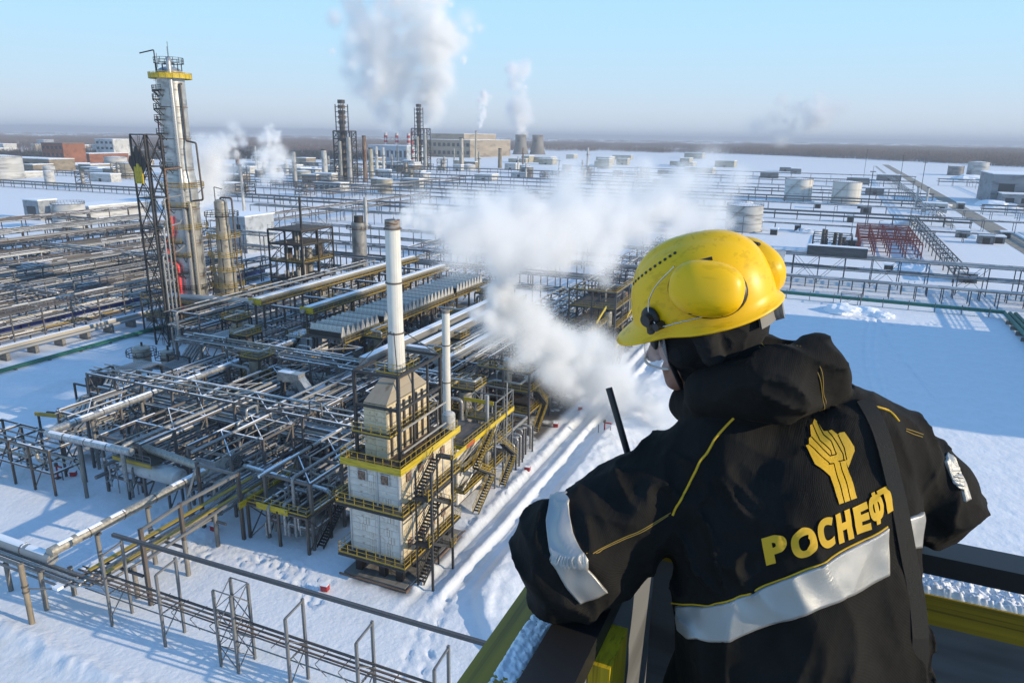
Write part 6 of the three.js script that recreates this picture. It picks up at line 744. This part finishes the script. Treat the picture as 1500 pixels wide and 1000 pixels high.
{
  const g = thing('green_pipeline', 'dark green pipeline on trestles across the right snowfield', 'pipe', -10, 227.5); rod(g, 'pipe_run', M.green, [-44, 1.7, 227.5], [46, 1.7, 227.5], .5, UC); for (const d of [0, 1.3, 2.6]) rod(g, 'pipe_run', M.green, [46 + d, 1.5, 228], [46 + d, 1.5, 186], .5, UC); for (let u = -42; u < 46; u += 6.5) { bar(g, 'trestle', M.steelPale, [u, 0, 227.1], [u, 2.6, 227.1], .16); bar(g, 'trestle', M.steelPale, [u, 0, 227.9], [u, 2.6, 227.9], .16); } for (let v = 190; v < 226; v += 6) box(g, 'sleeper', M.concrete, 45.2, 49.4, 0, .9, v, v + .5);
  for (const [u, l] of [[-24, 'braced trestle under the green pipeline next to the dug snow'], [8, 'braced trestle under the green pipeline near the snow heap']]) { const f = thing('trestle', l, 'trestle', u, 225.5); frame(f, [u - 2.6, u + 2.6], [224.4, 226.6], [3.6], M.steelPale, .2, [], 1); }
  const r = thing('red_steel_frame', 'new red primed steel frame standing in the right snowfield', 'steel frame', 23, 350); frame(r, [12, 17.5, 23, 28.5, 34], [322, 334, 346, 358, 370, 382, 392], [3.2, 7], mat(.42, .09, .06, .7), .4, [], .5); for (let v = 325; v < 392; v += 4) bar(r, 'purlin', mat(.42, .09, .06, .7), [12, 7.15, v], [34, 7.15, v], .22);
  const b = thing('grey_skid', 'long grey covered box on the main right hand rack', 'box', 8, 258); box(b, 'housing', M.steel, -6, 12, 9.4, 12.4, 256.4, 260); box(b, 'snow', M.snow, -6, 12, 12.4, 12.5, 256.4, 260); const c = thing('white_ramp_cover', 'sloping white covered walkway beside the main right hand rack', 'walkway', -13, 246); bar(c, 'cover', M.white, [-14, 7.6, 238], [-14, 10, 254], 3.4, .5); for (const v of [240, 246, 252]) for (const u of [-15.4, -12.6]) bar(c, 'post', M.steel, [u, 0, v], [u, 7.6 + (v - 238) * .15, v], .25);
  const d = thing('valve_skid', 'dark valve skid frames next to the red steel frame', 'steel frame', 4, 340); frame(d, [-6, -1, 4, 9], [326, 334, 342], [4, 7.4], M.steelDark, .35, [], .5); for (let k = 0; k < 8; k++) { const u = rr(-6, 9), v = rr(326, 342); drum(d, 'vessel', pick([M.steelDark, M.steel]), u, v, 0, rr(4, 9), .9, .7, 16); }
}
function tank(u, v, r, h, label, m = M.white, word) {
  const t = thing('storage_tank', label, 'storage tank', u, v); drum(t, 'shell', m, u, v, 0, h, r, r, 48); drum(t, 'roof', M.snow, u, v, h, h + r * .09, r * 1.005, r * .2, 48); for (const k of [.33, .66, 1]) drum(t, 'wind_girder', M.steelPale, u, v, h * k - .1, h * k + .05, r + .18, r + .18, 48); ringRail(t, u, v, r + .05, h, 0, 6.2832, M.steelPale); drum(t, 'base_ring', M.concrete, u, v, 0, .35, r + .5, r + .4, 48);
  const p = new Pile(); for (let k = 0; k < 26; k++) { const a = 3.4 + k * .055, y = h * k / 26; p.box(u + (r + .5) * Math.cos(a) - .4, u + (r + .5) * Math.cos(a) + .4, y, y + .12, v + (r + .5) * Math.sin(a) - .4, v + (r + .5) * Math.sin(a) + .4); } p.done(t, 'spiral_stair', M.steel);
  if (word) { const c = document.createElement('canvas'); c.width = 512; c.height = 96; const x = c.getContext('2d'); x.fillStyle = '#000'; x.fillRect(0, 0, 512, 96); x.fillStyle = '#fff'; x.font = 'bold 84px sans-serif'; x.textAlign = 'center'; x.fillText(word, 256, 78); const g = new THREE.CylinderGeometry(r + .06, r + .06, 1.9, 30, 1, true, Math.PI - .05, .95); const o = add(t, 'lettering', g, new THREE.MeshStandardMaterial({ color: new THREE.Color().setRGB(.5, .03, .03), roughness: .6, alphaMap: new THREE.CanvasTexture(c), alphaTest: .5, side: THREE.DoubleSide })); o.position.y = h * .68; o.rotation.y = -.5; }
  return t;
}
tank(-41, 391, 9, 13, 'white storage tank with red lettering behind the hard hat', M.white, 'РОСНЕФТЬ'); tank(-76, 404, 9, 12, 'white storage tank veiled by the steam next to the lettered one');
tank(-26, 612, 10, 16, 'white tank with a stained side in the middle of the tank farm', M.whitePanel); tank(8, 604, 10, 15.5, 'cream stained tank right of its white neighbour', M.stackWhite); tank(178, 1204, 13, 18, 'lone white tank in front of the brown forest'); tank(150, 1190, 10, 12, 'squat shaded tank left of the lone white tank', M.steelPale);
tank(-330, 232, 7, 12, 'white cylindrical tank at the far left field edge'); tank(-716, 446, 16, 20, 'big white domed tank on the left horizon field'); tank(-640, 520, 12, 14, 'pale tank among the left works', M.cream); tank(-760, 600, 12, 15, 'white tank behind the left works', M.white);
{ // grey hall and other buildings, windows as parts
  const hall = (name, label, u, v, w, d, h, m, rows, cols, roof = M.snow) => { const t = thing(name, label, 'building', u, v); box(t, 'wall', m, u - w / 2, u + w / 2, 0, h, v - d / 2, v + d / 2); box(t, 'roof', roof, u - w / 2 - .3, u + w / 2 + .3, h, h + .5, v - d / 2 - .3, v + d / 2 + .3); for (let j = 0; j < rows; j++) for (let i = 0; i < cols; i++) { const cu = u - w / 2 + w * (i + .5) / cols, cy = h * (j + .6) / (rows + .2); box(t, 'window', M.glass, cu - w / cols * .28, cu + w / cols * .28, cy - h / rows * .2, cy + h / rows * .2, v - d / 2 - .12, v - d / 2 - .02); } return t; };
  const gm = mat(.40, .42, .44, .7); hall('grey_hall', 'large grey flat roofed hall at the right edge beyond the road', 146, 690, 74, 60, 22, gm, 1, 4); hall('grey_annex', 'lower grey annex beside the large hall', 128, 648, 30, 18, 9, gm, 1, 3);
  hall('road_kiosk', 'small white kiosk with two vent stacks beside the tan road', 62, 560, 14, 10, 6, M.white, 1, 2); for (const u of [52, 58]) { const t = thing('vent_stack', 'slim white vent stack beside the road kiosk', 'stack', u, 572, 'kiosk vents'); drum(t, 'pipe', M.white, u, 572, 0, 15, .8); drum(t, 'cap', M.steel, u, 572, 15, 15.6, 1); }
  hall('long_white_building', 'long low white building in the left mid field', -372, 288, 20, 44, 6, M.white, 1, 4); hall('grey_cube_building', 'grey windowless block in the left mid field', -380, 252, 12, 10, 10, mat(.42, .46, .50, .7), 1, 1); hall('white_annex', 'small white annex right of the grey block', -366, 256, 10, 10, 7.5, M.white, 1, 1);
  hall('brick_building', 'orange brick factory block on the left horizon', -905, 642, 40, 30, 28, M.brick, 3, 5, M.concrete); hall('brick_wing', 'low orange brick wing beside the factory block', -928, 712, 30, 60, 14, M.brick, 1, 6); hall('white_tower_block', 'white tower block on the left horizon', -955, 752, 36, 26, 32, M.white, 4, 4); hall('beige_shed', 'beige long shed on the left horizon', -840, 560, 90, 30, 13, M.tan, 1, 6);
  hall('boiler_house', 'pale blue boiler house of the power station', -678, 1068, 74, 60, 26, mat(.55, .62, .70, .7), 1, 9); hall('turbine_hall', 'long beige turbine hall of the power station', -745, 1440, 130, 200, 34, mat(.48, .40, .30, .8), 2, 12); hall('upper_hall', 'upper beige block on the turbine hall roof line', -775, 1500, 80, 160, 46, mat(.50, .42, .32, .8), 1, 8); hall('unit_office', 'low white office in front of the dark towers', -372, 486, 26, 12, 7, M.white, 1, 5); hall('pump_house', 'white pump house before the second dark tower', -500, 800, 40, 18, 11, M.white, 1, 5);
  for (const [k, [u, v]] of [[-715, 1090], [-694, 1092], [-672, 1094]].entries()) { const t = thing('striped_chimney', 'short red and white chimney on the boiler house', 'chimney', u, v, 'boiler house chimneys'); drum(t, 'base', M.white, u, v, 0, 30, 3.5, 3.2, 20); for (let j = 0; j < 4; j++) drum(t, 'band', j % 2 ? M.white : M.red, u, v, 30 + j * 4, 34 + j * 4, 3.2 - j * .1, 3.1 - j * .1, 20); }
  { const u = -640, v = 1052, t = thing('red_chimney', 'slender red and white chimney left of the second dark tower', 'chimney', u, v); for (let j = 0; j < 7; j++) drum(t, 'band', j % 2 ? M.white : M.red, u, v, j * 7, j * 7 + 7, 3 - j * .2, 2.8 - j * .2, 20); }
  const dark = (label, u, v, w, H, tops) => { const t = thing('dark_tower_unit', label, 'tower', u, v); frame(t, [u - w, u, u + w], [v - w, v, v + w], [...Array(7)].map((_, k) => H * .62 * (k + 1) / 7), M.steelDark, .9, [], .7); for (let k = 0; k < 7; k++) box(t, 'deck', M.steelDark, u - w, u + w, H * .62 * (k + 1) / 7, H * .62 * (k + 1) / 7 + .4, v - w, v + w); drum(t, 'column', M.steelBrown, u - w * .3, v, 0, H * .86, 2.8, 2.6, 20); drum(t, 'column', M.cladDull, u + w * 1.25, v - w, 0, H * .55, 2.4, 2.2, 20); drum(t, 'column', M.cladWarm, u + w * .2, v - w * 1.3, 0, H * .5, 1.6, 1.6, 18); for (let k = 0; k < 5; k++) drum(t, 'top_band', k % 2 ? tops : M.steelDark, u - w * .3, v, H * .7 + k * H * .06, H * .7 + (k + .7) * H * .06, 3.4, 3.4, 16); for (let k = 0; k < 4; k++) bar(t, 'head_post', M.steelDark, [u - w * .3 + (k % 2 ? 4 : -4), H * .6, v + (k > 1 ? 4 : -4)], [u - w * .3 + (k % 2 ? 4 : -4), H * .93, v + (k > 1 ? 4 : -4)], .7); for (let k = 0; k < 5; k++) box(t, 'head_deck', M.steelDark, u - w * .3 - 4.4, u - w * .3 + 4.4, H * (.66 + k * .06), H * (.66 + k * .06) + .5, v - 4.4, v + 4.4); for (let k = 0; k < 4; k++) rod(t, 'spike', M.steelDark, [u - w * .3 + (k - 1.5) * 1.8, H * .86, v], [u - w * .3 + (k - 1.5) * 1.8, H * (.94 + .03 * (k % 2)), v], .3); return t; };
  dark('dark lattice reactor tower with a red banded top', -424, 578, 7.4, 76, M.rust); dark('second dark lattice tower with a sooty flare top', -508, 858, 9, 84, M.steelBrown);
  for (const [u, v, h, r, m, l] of [[-421, 604, 42, 2.2, M.rust, 'brown furnace stack right of the dark lattice tower'], [-440, 642, 30, 2.6, M.cream, 'cream column right of the brown stack'], [-480, 618, 28, 3.2, M.white, 'small white tower left of the dark lattice tower'], [-560, 1125, 50, 2, M.cream, 'slender pale stack right of the turbine hall'], [-319, 333, 26, .9, M.white, 'thin white stack standing in the left steam'], [-470, 900, 40, 3.5, M.cladWarm, 'cream column before the second dark tower'], [-440, 960, 26, 3, M.tan, 'short tan column right of the second dark tower']]) { const t = thing('far_stack', l, 'stack', u, v); drum(t, 'shaft', m, u, v, 0, h, r, r * .8, 20); drum(t, 'cap', M.steelDark, u, v, h, h + 1.2, r * .85, r * .85, 20); }
  const lathe = new THREE.LatheGeometry([[19, 0], [17.6, 8], [15, 20], [13.4, 32], [13.2, 40], [13.8, 46], [13.2, 46], [12.4, 38], [14.2, 20], [18, 0]].map(p => new THREE.Vector2(...p)), 40); for (const [u, v] of [[-712, 1674], [-683, 1712]]) { const t = thing('cooling_tower', 'concrete hyperbolic cooling tower behind the snow plain', 'cooling tower', u, v, 'pair of cooling towers'); add(t, 'shell', lathe, M.concrete); for (let k = 0; k < 12; k++) { const a = k * .5236; bar(t, 'strut', M.concrete, [u + 20 * Math.cos(a), 0, v + 20 * Math.sin(a)], [u + 18 * Math.cos(a + .2), 5, v + 18 * Math.sin(a + .2)], .8); } }
  // small far buildings, sheds and tanks of the works
  const far = (n, name, label, cat, group, u0, u1, v0, v1, make) => { for (let k = 0; k < n; k++) { const u = rr(u0, u1), v = rr(v0, v1), t = thing(name, label, cat, u, v, group); make(t, u, v); } };
  const shed = (m, w0, w1, h0, h1) => (t, u, v) => { const w = rr(w0, w1), d = rr(w0, w1), h = rr(h0, h1); box(t, 'wall', m, u - w / 2, u + w / 2, 0, h, v - d / 2, v + d / 2); box(t, 'roof', M.snow, u - w / 2 - .4, u + w / 2 + .4, h, h + .6, v - d / 2 - .4, v + d / 2 + .4); box(t, 'door', M.steelDark, u - 1.5, u + 1.5, 0, 3, v - d / 2 - .1, v - d / 2); };
  far(46, 'far_shed', 'low white works shed with snowy roof on the left horizon', 'building', 'white sheds on the left horizon', -1150, -560, 420, 800, shed(M.white, 8, 30, 4, 9)); far(30, 'far_tan_shed', 'tan works building with snowy roof in the far works', 'building', 'tan buildings in the far works', -1000, -420, 500, 980, shed(M.tan, 8, 26, 4, 10)); far(18, 'far_unit_shed', 'small white shed near the far dark towers', 'building', 'white sheds by the dark towers', -620, -300, 520, 960, shed(M.white, 8, 22, 5, 9)); far(12, 'village_house', 'tiny pale house at the forest edge', 'house', 'houses at the forest edge', -1700, -1000, 900, 1250, shed(M.cream, 12, 24, 7, 12));
  far(16, 'far_block', 'small pale building between the tank farm and the cooling towers', 'building', 'pale buildings by the tank farm', -560, -150, 1000, 1700, shed(M.cream, 14, 40, 6, 14)); far(26, 'valve_hut', 'small grey valve hut in the right hand snowfield', 'hut', 'valve huts in the right snowfield', -50, 130, 280, 640, shed(M.steelPale, 2.5, 7, 2.2, 4)); far(20, 'marker_post', 'thin dark lamp post in the right hand snowfield', 'lamp post', 'lamp posts in the right snowfield', -50, 160, 270, 800, (t, u, v) => { bar(t, 'shaft', M.steel, [u, 0, v], [u, 9, v], .22); bar(t, 'arm', M.steel, [u, 9, v], [u + 1.6, 9.2, v], .16); }); far(9, 'depot_shed', 'low shed in the tank farm snow', 'building', 'sheds in the tank farm', -200, 60, 700, 1300, shed(M.steelPale, 8, 26, 4, 7));
  far(22, 'far_tower', 'pale slender column among the hazy far works', 'column', 'slender columns of the far works', -700, -300, 460, 1000, (t, u, v) => { const h = rr(12, 30), r = rr(1, 2.4), m = pick([M.cladWarm, M.white, M.cladDull, M.rust]); drum(t, 'shaft', m, u, v, 0, h, r, r * .9, 16); dome(t, 'head', m, u, v, h, r * .9); drum(t, 'platform', M.steelDark, u, v, h * .7, h * .7 + .4, r + 1.3, r + 1.3, 16); });
  far(26, 'far_tank', 'small white tank among the hazy far works', 'storage tank', 'small tanks of the far works', -900, -260, 380, 1000, (t, u, v) => { const h = rr(6, 12), r = rr(4, 9), m = pick([M.white, M.cream, M.steelPale]); drum(t, 'shell', m, u, v, 0, h, r, r, 28); drum(t, 'roof', M.snow, u, v, h, h + r * .12, r * 1.01, r * .2, 28); });
  far(24, 'far_process_unit', 'grey open process frame in the hazy far works', 'steel frame', 'open frames of the far works', -640, -140, 380, 900, (t, u, v) => { const w = rr(3, 7), h = rr(7, 18); frame(t, [u - w, u + w], [v - w, v + w], [h * .35, h * .7, h], pick([M.steel, M.steelBrown, M.steelDark]), .5, [[h * .35, u - w, u + w, v - w, v + w], [h * .7, u - w, u + w, v - w, v + w]], .7); drum(t, 'vessel', pick([M.cladWarm, M.white, M.cladDull]), u, v, h * .36, h * .95, w * .4, w * .4, 16); });
  far(12, 'town_block', 'pale hazy apartment block on the left horizon', 'building', 'town blocks on the left horizon', -1700, -1050, 760, 1150, shed(M.white, 16, 44, 10, 22));
  for (const [u, v, h, l] of [[17, 430, 30, 'thin lighting mast near the red steel frame'], [60, 640, 30, 'thin lighting mast beside the tan road'], [56, 800, 32, 'far thin lighting mast by the tan road'], [30, 1000, 34, 'farthest thin lighting mast'], [-190, 520, 28, 'thin lighting mast in the rear field'], [-380, 380, 30, 'thin lighting mast near the left steam']]) { const t = thing('lighting_mast', l, 'mast', u, v); bar(t, 'shaft', M.steel, [u, 0, v], [u, h, v], .4); bar(t, 'head', M.steel, [u - 1.4, h, v], [u + 1.4, h, v], .4); rod(t, 'rod', M.steel, [u, h, v], [u, h + 3, v], .08); }
}
{ // tan road with a snow shoulder
  const strip = (name, u0, u1, v0, v1, y, m) => { const g = new THREE.PlaneGeometry(u1 - u0, v1 - v0, 1, 60); g.rotateX(-Math.PI / 2); const uv = g.attributes.uv; for (let i = 0; i < uv.count; i++) uv.setXY(i, uv.getX(i), uv.getY(i) * (v1 - v0) / (u1 - u0)); const o = structure(name, g, m), [x, z] = siteXZ((u0 + u1) / 2, (v0 + v1) / 2); o.position.set(x, y, z); o.rotation.y = -TURN; };
  strip('road', 77, 88, 240, 1600, .06, plain(.46, .41, .34, .9, 0, { map: dirtTex })); strip('road', 60, 64, 470, 1500, .05, plain(.62, .60, .56, .9, 0, { map: dirtTex }));
}
// ---------------------------------------------------------------- building outside the frame whose shadow lies on the right snowfield
{
  const t = thing('tall_workshop', 'tall plain workshop block standing right of the view', 'building', 120, 178); box(t, 'wall', M.concrete, 95, 150, 0, 42, 141, 214); box(t, 'roof', M.snow, 94.6, 150.4, 42, 42.5, 140.6, 214.4); for (let j = 0; j < 4; j++) for (let i = 0; i < 8; i++) box(t, 'window', M.glass, 94.88, 94.98, 6 + j * 9, 10 + j * 9, 145 + i * 8.6, 149 + i * 8.6);
}
// ---------------------------------------------------------------- woods and hills
{
  const grove = (m, n, spread, h0, h1, dense) => { const pos = []; for (let k = 0; k < n; k++) { const x = rr(-spread, spread), z = rr(-spread, spread), h = rr(h0, h1), tri = (a, b, w) => { const d = V().subVectors(b, a).normalize(), s = V(d.z, 0, -d.x).add(V(rr(-.3, .3), 0, rr(-.3, .3))).normalize().multiplyScalar(w); pos.push(a.x - s.x, a.y, a.z - s.z, a.x + s.x, a.y, a.z + s.z, b.x, b.y, b.z); }; tri(V(x, 0, z), V(x + rr(-.4, .4), h, z + rr(-.4, .4)), .28); for (let i = 0; i < dense; i++) { const y = h * rr(.25, .85), a = rnd() * 6.28, l = (h - y) * rr(.35, .6) + .6; tri(V(x, y, z), V(x + Math.cos(a) * l, y + l * rr(.6, 1.3), z + Math.sin(a) * l), rr(.18, .4)); } } const g = new THREE.BufferGeometry(); g.setAttribute('position', new THREE.Float32BufferAttribute(pos, 3)); g.computeVertexNormals(); return g; };
  const bare = plain(.17, .115, .085, .95, 0, { side: THREE.DoubleSide }), dusk = plain(.055, .06, .06, .95, 0, { side: THREE.DoubleSide });
  const wood = (name, label, geo, m, n, where) => { const im = new THREE.InstancedMesh(geo, m, n), o = new THREE.Object3D(); let q = 0; for (let k = 0; k < n; k++) { const p = where(); if (!p) continue; o.position.set(p[0], 0, p[1]); o.rotation.y = rnd() * 6.28; o.scale.setScalar(rr(.75, 1.25)); o.updateMatrix(); im.setMatrixAt(q++, o.matrix); } im.count = q; im.name = numbered(name); im.castShadow = im.receiveShadow = true; im.userData = { kind: 'stuff', label, category: 'wood' }; scene.add(im); };
  const g1 = grove(bare, 46, 32, 8, 14, 9), g3 = grove(bare, 60, 32, 13, 20, 10), g2 = grove(dusk, 40, 34, 9, 15, 12), pol = (b0, b1, d0, d1) => () => { const b = rr(b0, b1) * Math.PI / 180, d = Math.sqrt(rr(d0 * d0, d1 * d1)); if (fbm(Math.sin(b) * d / 700, Math.cos(b) * d / 260, 3.3) < -.13) return null; return [Math.sin(b) * d, -Math.cos(b) * d]; };
  wood('forest', 'bare brown forest on the right horizon', g3, plain(.21, .14, .10, .95, 0, { side: THREE.DoubleSide }), 1500, () => { const b = rr(17, 47), d = rr(0, 1) ** 1.3 * 2600 + 1650 + Math.max(0, 36 - b) * 34; return [Math.sin(b * Math.PI / 180) * d, -Math.cos(b * Math.PI / 180) * d]; });
  wood('forest', 'bare brown forest bands on the left horizon', g1, bare, 2600, pol(-50, -4, 1500, 4600)); wood('forest', 'dark tree belt on the left horizon behind the works', g2, dusk, 260, () => { const b = rr(-48, -8), d = 1330 + 120 * fbm(b * .3, 1, 2) + rr(0, 70); return [Math.sin(b * Math.PI / 180) * d, -Math.cos(b * Math.PI / 180) * d]; });
  wood('forest', 'bare forest behind the power station', g1, bare, 1000, pol(-8, 18, 2250, 4600)); wood('forest', 'remote woods below the skyline', g1, bare, 1500, pol(-50, 48, 4800, 8500));
  // hills along the skyline
  const pos = [], idx = []; const nb = 160; for (let i = 0; i <= nb; i++) { const b = (-60 + 120 * i / nb) * Math.PI / 180, h = 60 + 90 * Math.max(0, fbm(i * .06, 2, 5) + .35) * smooth(30, -25, -60 + 120 * i / nb); for (const [d, y] of [[11000, -5], [12500, h * .55], [14500, h], [17500, -5]]) pos.push(Math.sin(b) * d, y, -Math.cos(b) * d); if (i) for (let k = 0; k < 3; k++) { const a = (i - 1) * 4 + k, c = a + 4; idx.push(a, c, a + 1, c, c + 1, a + 1); } }
  const g = new THREE.BufferGeometry(); g.setAttribute('position', new THREE.Float32BufferAttribute(pos, 3)); g.setIndex(idx); g.computeVertexNormals(); structure('hills', g, plain(.20, .20, .22, .95, 0, { side: THREE.DoubleSide }));
}

// more pipe rows in the fields, and heaps of cleared snow
for (const [ax, a0, a1, c0, c1, h, l] of [['u', -330, -70, 372, 377, 6, 'pipe row on posts behind the left steam'], ['u', -420, -90, 470, 476, 7, 'pipe row on posts before the white office'], ['u', -520, -110, 540, 547, 7, 'long pipe row between the dark tower and the snow plain'], ['v', 330, 560, -190, -184, 6, 'pipe row running back toward the dark tower'], ['v', 420, 640, -330, -323, 7, 'pipe row leading to the brown stack'], ['u', -560, -130, 620, 628, 8, 'pipe row behind the dark lattice tower'], ['u', -640, -180, 760, 768, 8, 'pipe row before the second dark tower'], ['u', -820, -330, 380, 386, 5, 'pipe line across the left snow plain'], ['u', -900, -360, 500, 506, 5, 'second pipe line across the left snow plain'], ['u', -120, 70, 462, 466, 5, 'thin pipe row behind the lettered tank'], ['u', -150, 70, 580, 585, 5, 'pipe row between the cream tanks'], ['u', -180, 70, 650, 655, 6, 'pipe row behind the cream tanks'], ['u', -220, 70, 820, 827, 7, 'far pipe row in the tank farm snow'], ['v', 280, 470, 40, 44, 5, 'pipe row beside the red steel frame'], ['v', 270, 460, 98, 104, 6, 'pipe row right of the tan road'], ['u', 90, 260, 330, 335, 6, 'pipe row at the right edge beyond the road'], ['u', 90, 420, 560, 566, 6, 'pipe row before the large grey hall'], ['u', 100, 600, 900, 907, 7, 'pipe row before the lone white tank']])
  rack(l, ax, a0, a1, c0, c1, { tiers: [[h * .6, 4], [h, 4]], bay: 13, w: .34, mats: [M.steel, M.cladDull, M.steelBrown], brace: false, valves: false, snow: false });
{
  const heap = (u, v, r, h) => { const g = new THREE.IcosahedronGeometry(1, 4), p = g.attributes.position; for (let i = 0; i < p.count; i++) { const x = p.getX(i), y = p.getY(i), z = p.getZ(i), n = 1 + .5 * fbm(x * 1.6 + u, y * 1.6, z * 1.6 + v) + .25 * fbm(x * 5 + u, y * 5, z * 5); p.setXYZ(i, x * r * n, Math.max(-.1, y * h * n), z * r * n); } g.computeVertexNormals(); const o = structure(numbered('snow_heap'), g, M.snow), [x, z] = siteXZ(u, v); o.position.set(x, 0, z); };
  for (const [u, v, r, h] of [[6, 216, 5, 2.2], [12, 218, 4, 1.6], [16, 215, 3, 1.2], [60, 540, 6, 2.4], [40, 470, 5, 2], [70, 620, 9, 3], [-10, 400, 6, 2], [30, 300, 5, 1.6], [110, 640, 14, 4], [-60, 560, 7, 2.4], [150, 1050, 22, 6], [66, 420, 5, 2]]) heap(u, v, r, h);
}
// ---------------------------------------------------------------- steam: droplets gathered in puffs, puffs gathered in billows
const puffGeo = (() => {
  const N = 80000, pos = []; const e = .00295;
  for (let i = 0; i < N; i++) {
    const c = V(gauss(), gauss(), gauss()).multiplyScalar(.42), a = V(gauss(), gauss(), gauss()).normalize(), b = V(gauss(), gauss(), gauss()).cross(a).normalize(), n = V().crossVectors(a, b), s = e * rr(.6, 1.4);
    for (let k = 0; k < 3; k++) { const t = k * 2.0944; const p = c.clone().addScaledVector(b, Math.cos(t) * s).addScaledVector(n, Math.sin(t) * s); pos.push(p.x, p.y, p.z); }
  }
  const g = new THREE.BufferGeometry(); g.setAttribute('position', new THREE.Float32BufferAttribute(pos, 3)); g.computeVertexNormals(); return g;
})();
const steamMat = new THREE.MeshPhysicalMaterial({ color: new THREE.Color().setRGB(.97, .97, .97), roughness: 1, transmission: .5, thickness: 0, specularIntensity: 0, side: THREE.DoubleSide });
// nodes: [x, y, z, radius, share]; billows scatter round the line through them
function plume(name, label, nodes, nBillow, perBillow, puff, lump = .45, flat = 1) {
  const n = nBillow * perBillow, im = new THREE.InstancedMesh(puffGeo, steamMat, n), o = new THREE.Object3D(); let q = 0;
  const w = nodes.map(a => a[4] ?? 1), tot = w.slice(0, -1).reduce((s, x, i) => s + (x + w[i + 1]) / 2, 0);
  for (let b = 0; b < nBillow; b++) {
    let r = rnd() * tot, k = 0; while (k < nodes.length - 2 && r > (w[k] + w[k + 1]) / 2) { r -= (w[k] + w[k + 1]) / 2; k++; }
    const t = clamp(r / ((w[k] + w[k + 1]) / 2)), A = nodes[k], B = nodes[k + 1], R = A[3] + (B[3] - A[3]) * t;
    const d = V(gauss(), gauss(), gauss()).multiplyScalar(R * .5); if (d.length() > R) d.setLength(R * rr(.5, 1));
    const c = V(A[0] + (B[0] - A[0]) * t, A[1] + (B[1] - A[1]) * t, A[2] + (B[2] - A[2]) * t).add(d.multiply(V(1, flat, 1))), br = R * lump * rr(.5, 1.25);
    for (let i = 0; i < perBillow; i++) { const dir = V(gauss(), gauss(), gauss()).normalize().multiplyScalar(br * Math.pow(rnd(), .45)); o.position.copy(c).add(dir); { const q2 = o.position, f = 1.1 / R, w = R * .55; o.position.set(q2.x + w * fbm(q2.x * f, q2.y * f, q2.z * f + 5), q2.y + w * fbm(q2.x * f + 9, q2.y * f, q2.z * f), q2.z + w * fbm(q2.x * f, q2.y * f + 7, q2.z * f)); } if (o.position.y < .3) o.position.y = rr(.3, 2); o.rotation.set(rnd() * 6.3, rnd() * 6.3, rnd() * 6.3); o.scale.setScalar(Math.min(puff, br * 1.5) * (rnd() < .45 ? rr(.35, .6) : rr(.8, 1.35))); o.updateMatrix(); im.setMatrixAt(q++, o.matrix); }
  }
  im.count = q; im.name = numbered(name); im.castShadow = im.receiveShadow = true; im.userData = { kind: 'stuff', label, category: 'steam' }; scene.add(im); return im;
}
plume('steam_cloud', 'broad white steam plume drifting sideways from the tall white furnace stack', [[-12.1, 37.8, -74, .6, .35], [-9.5, 37.4, -78, 2.2, .7], [-5, 36, -85, 4.4, 1.0], [1, 35, -94, 6, 1.2], [8, 33.5, -104, 8, 1.5], [16, 33, -116, 9.5, 1.6], [24, 34.5, -124, 10, .8], [36, 38, -134, 10, .3]], 225, 2, 4.2);
plume('steam_cloud', 'low ragged steam cloud rolling from the process unit over the snowy road', [[-6, 22.5, -96, 1.6, .4], [-1.5, 22, -100, 4.4, .9], [3, 17.5, -104, 5.2, 1.1], [9, 12, -110, 6, 1.1], [15, 7, -115, 5.5, .9], [21, 4, -116, 5, .5], [27, 3, -110, 4.5, .25], [31, 3, -100, 4, .12]], 170, 2, 3.7, .45);
plume('steam_cloud', 'steam column rising from the process unit into the broad plume above', [[-1, 22, -101, 2.5, 1], [-1.5, 27, -102, 3, .7], [1, 32, -103, 4, .8]], 40, 5, 3);
plume('steam_cloud', 'hazy steam bank hanging beside the tall silver column', [[-185, 8, -420, 8, .6], [-178, 20, -425, 16, 1.1], [-172, 33, -420, 12, 1.1], [-160, 40, -425, 7, .4], [-138, 20, -430, 7, .5], [-141, 38, -430, 7, .7], [-137, 47, -430, 4.5, .5]], 160, 2, 9.5, .5);
plume('steam_cloud', 'tall steam cloud climbing above the power station', [[-235, 50, -1520, 12, .3], [-255, 100, -1520, 45, .8], [-260, 170, -1520, 78, 1.2], [-235, 250, -1520, 115, 1.4], [-225, 340, -1520, 140, 1.2], [-250, 430, -1530, 150, .9]], 230, 2, 32, .42);
plume('steam_cloud', 'second steam cloud above the dark tower block of the power station', [[-185, 55, -1500, 12, .5], [-170, 100, -1500, 30, .8], [-150, 180, -1505, 45, 1], [-150, 260, -1510, 60, .6]], 80, 3, 30, .5);
plume('steam_cloud', 'steam rising from the pair of cooling towers', [[22, 42, -1825, 14, .7], [20, 80, -1825, 24, 1], [-10, 140, -1830, 32, .45], [0, 210, -1830, 36, .3]], 46, 3, 22, .55);
plume('steam_cloud', 'thin steam wisp above a slender far stack', [[-58, 52, -1200, 4, .6], [-52, 85, -1200, 9, .8], [-46, 120, -1205, 12, .3]], 22, 5, 9, .55);
plume('steam_cloud', 'faint grey smoke drift above the horizon right of the cooling towers', [[760, 60, -2300, 60, .5], [860, 110, -2300, 80, 1], [900, 150, -2300, 80, .8], [980, 100, -2300, 70, .4]], 34, 1, 46, .6);
renderer.render(scene, camera);
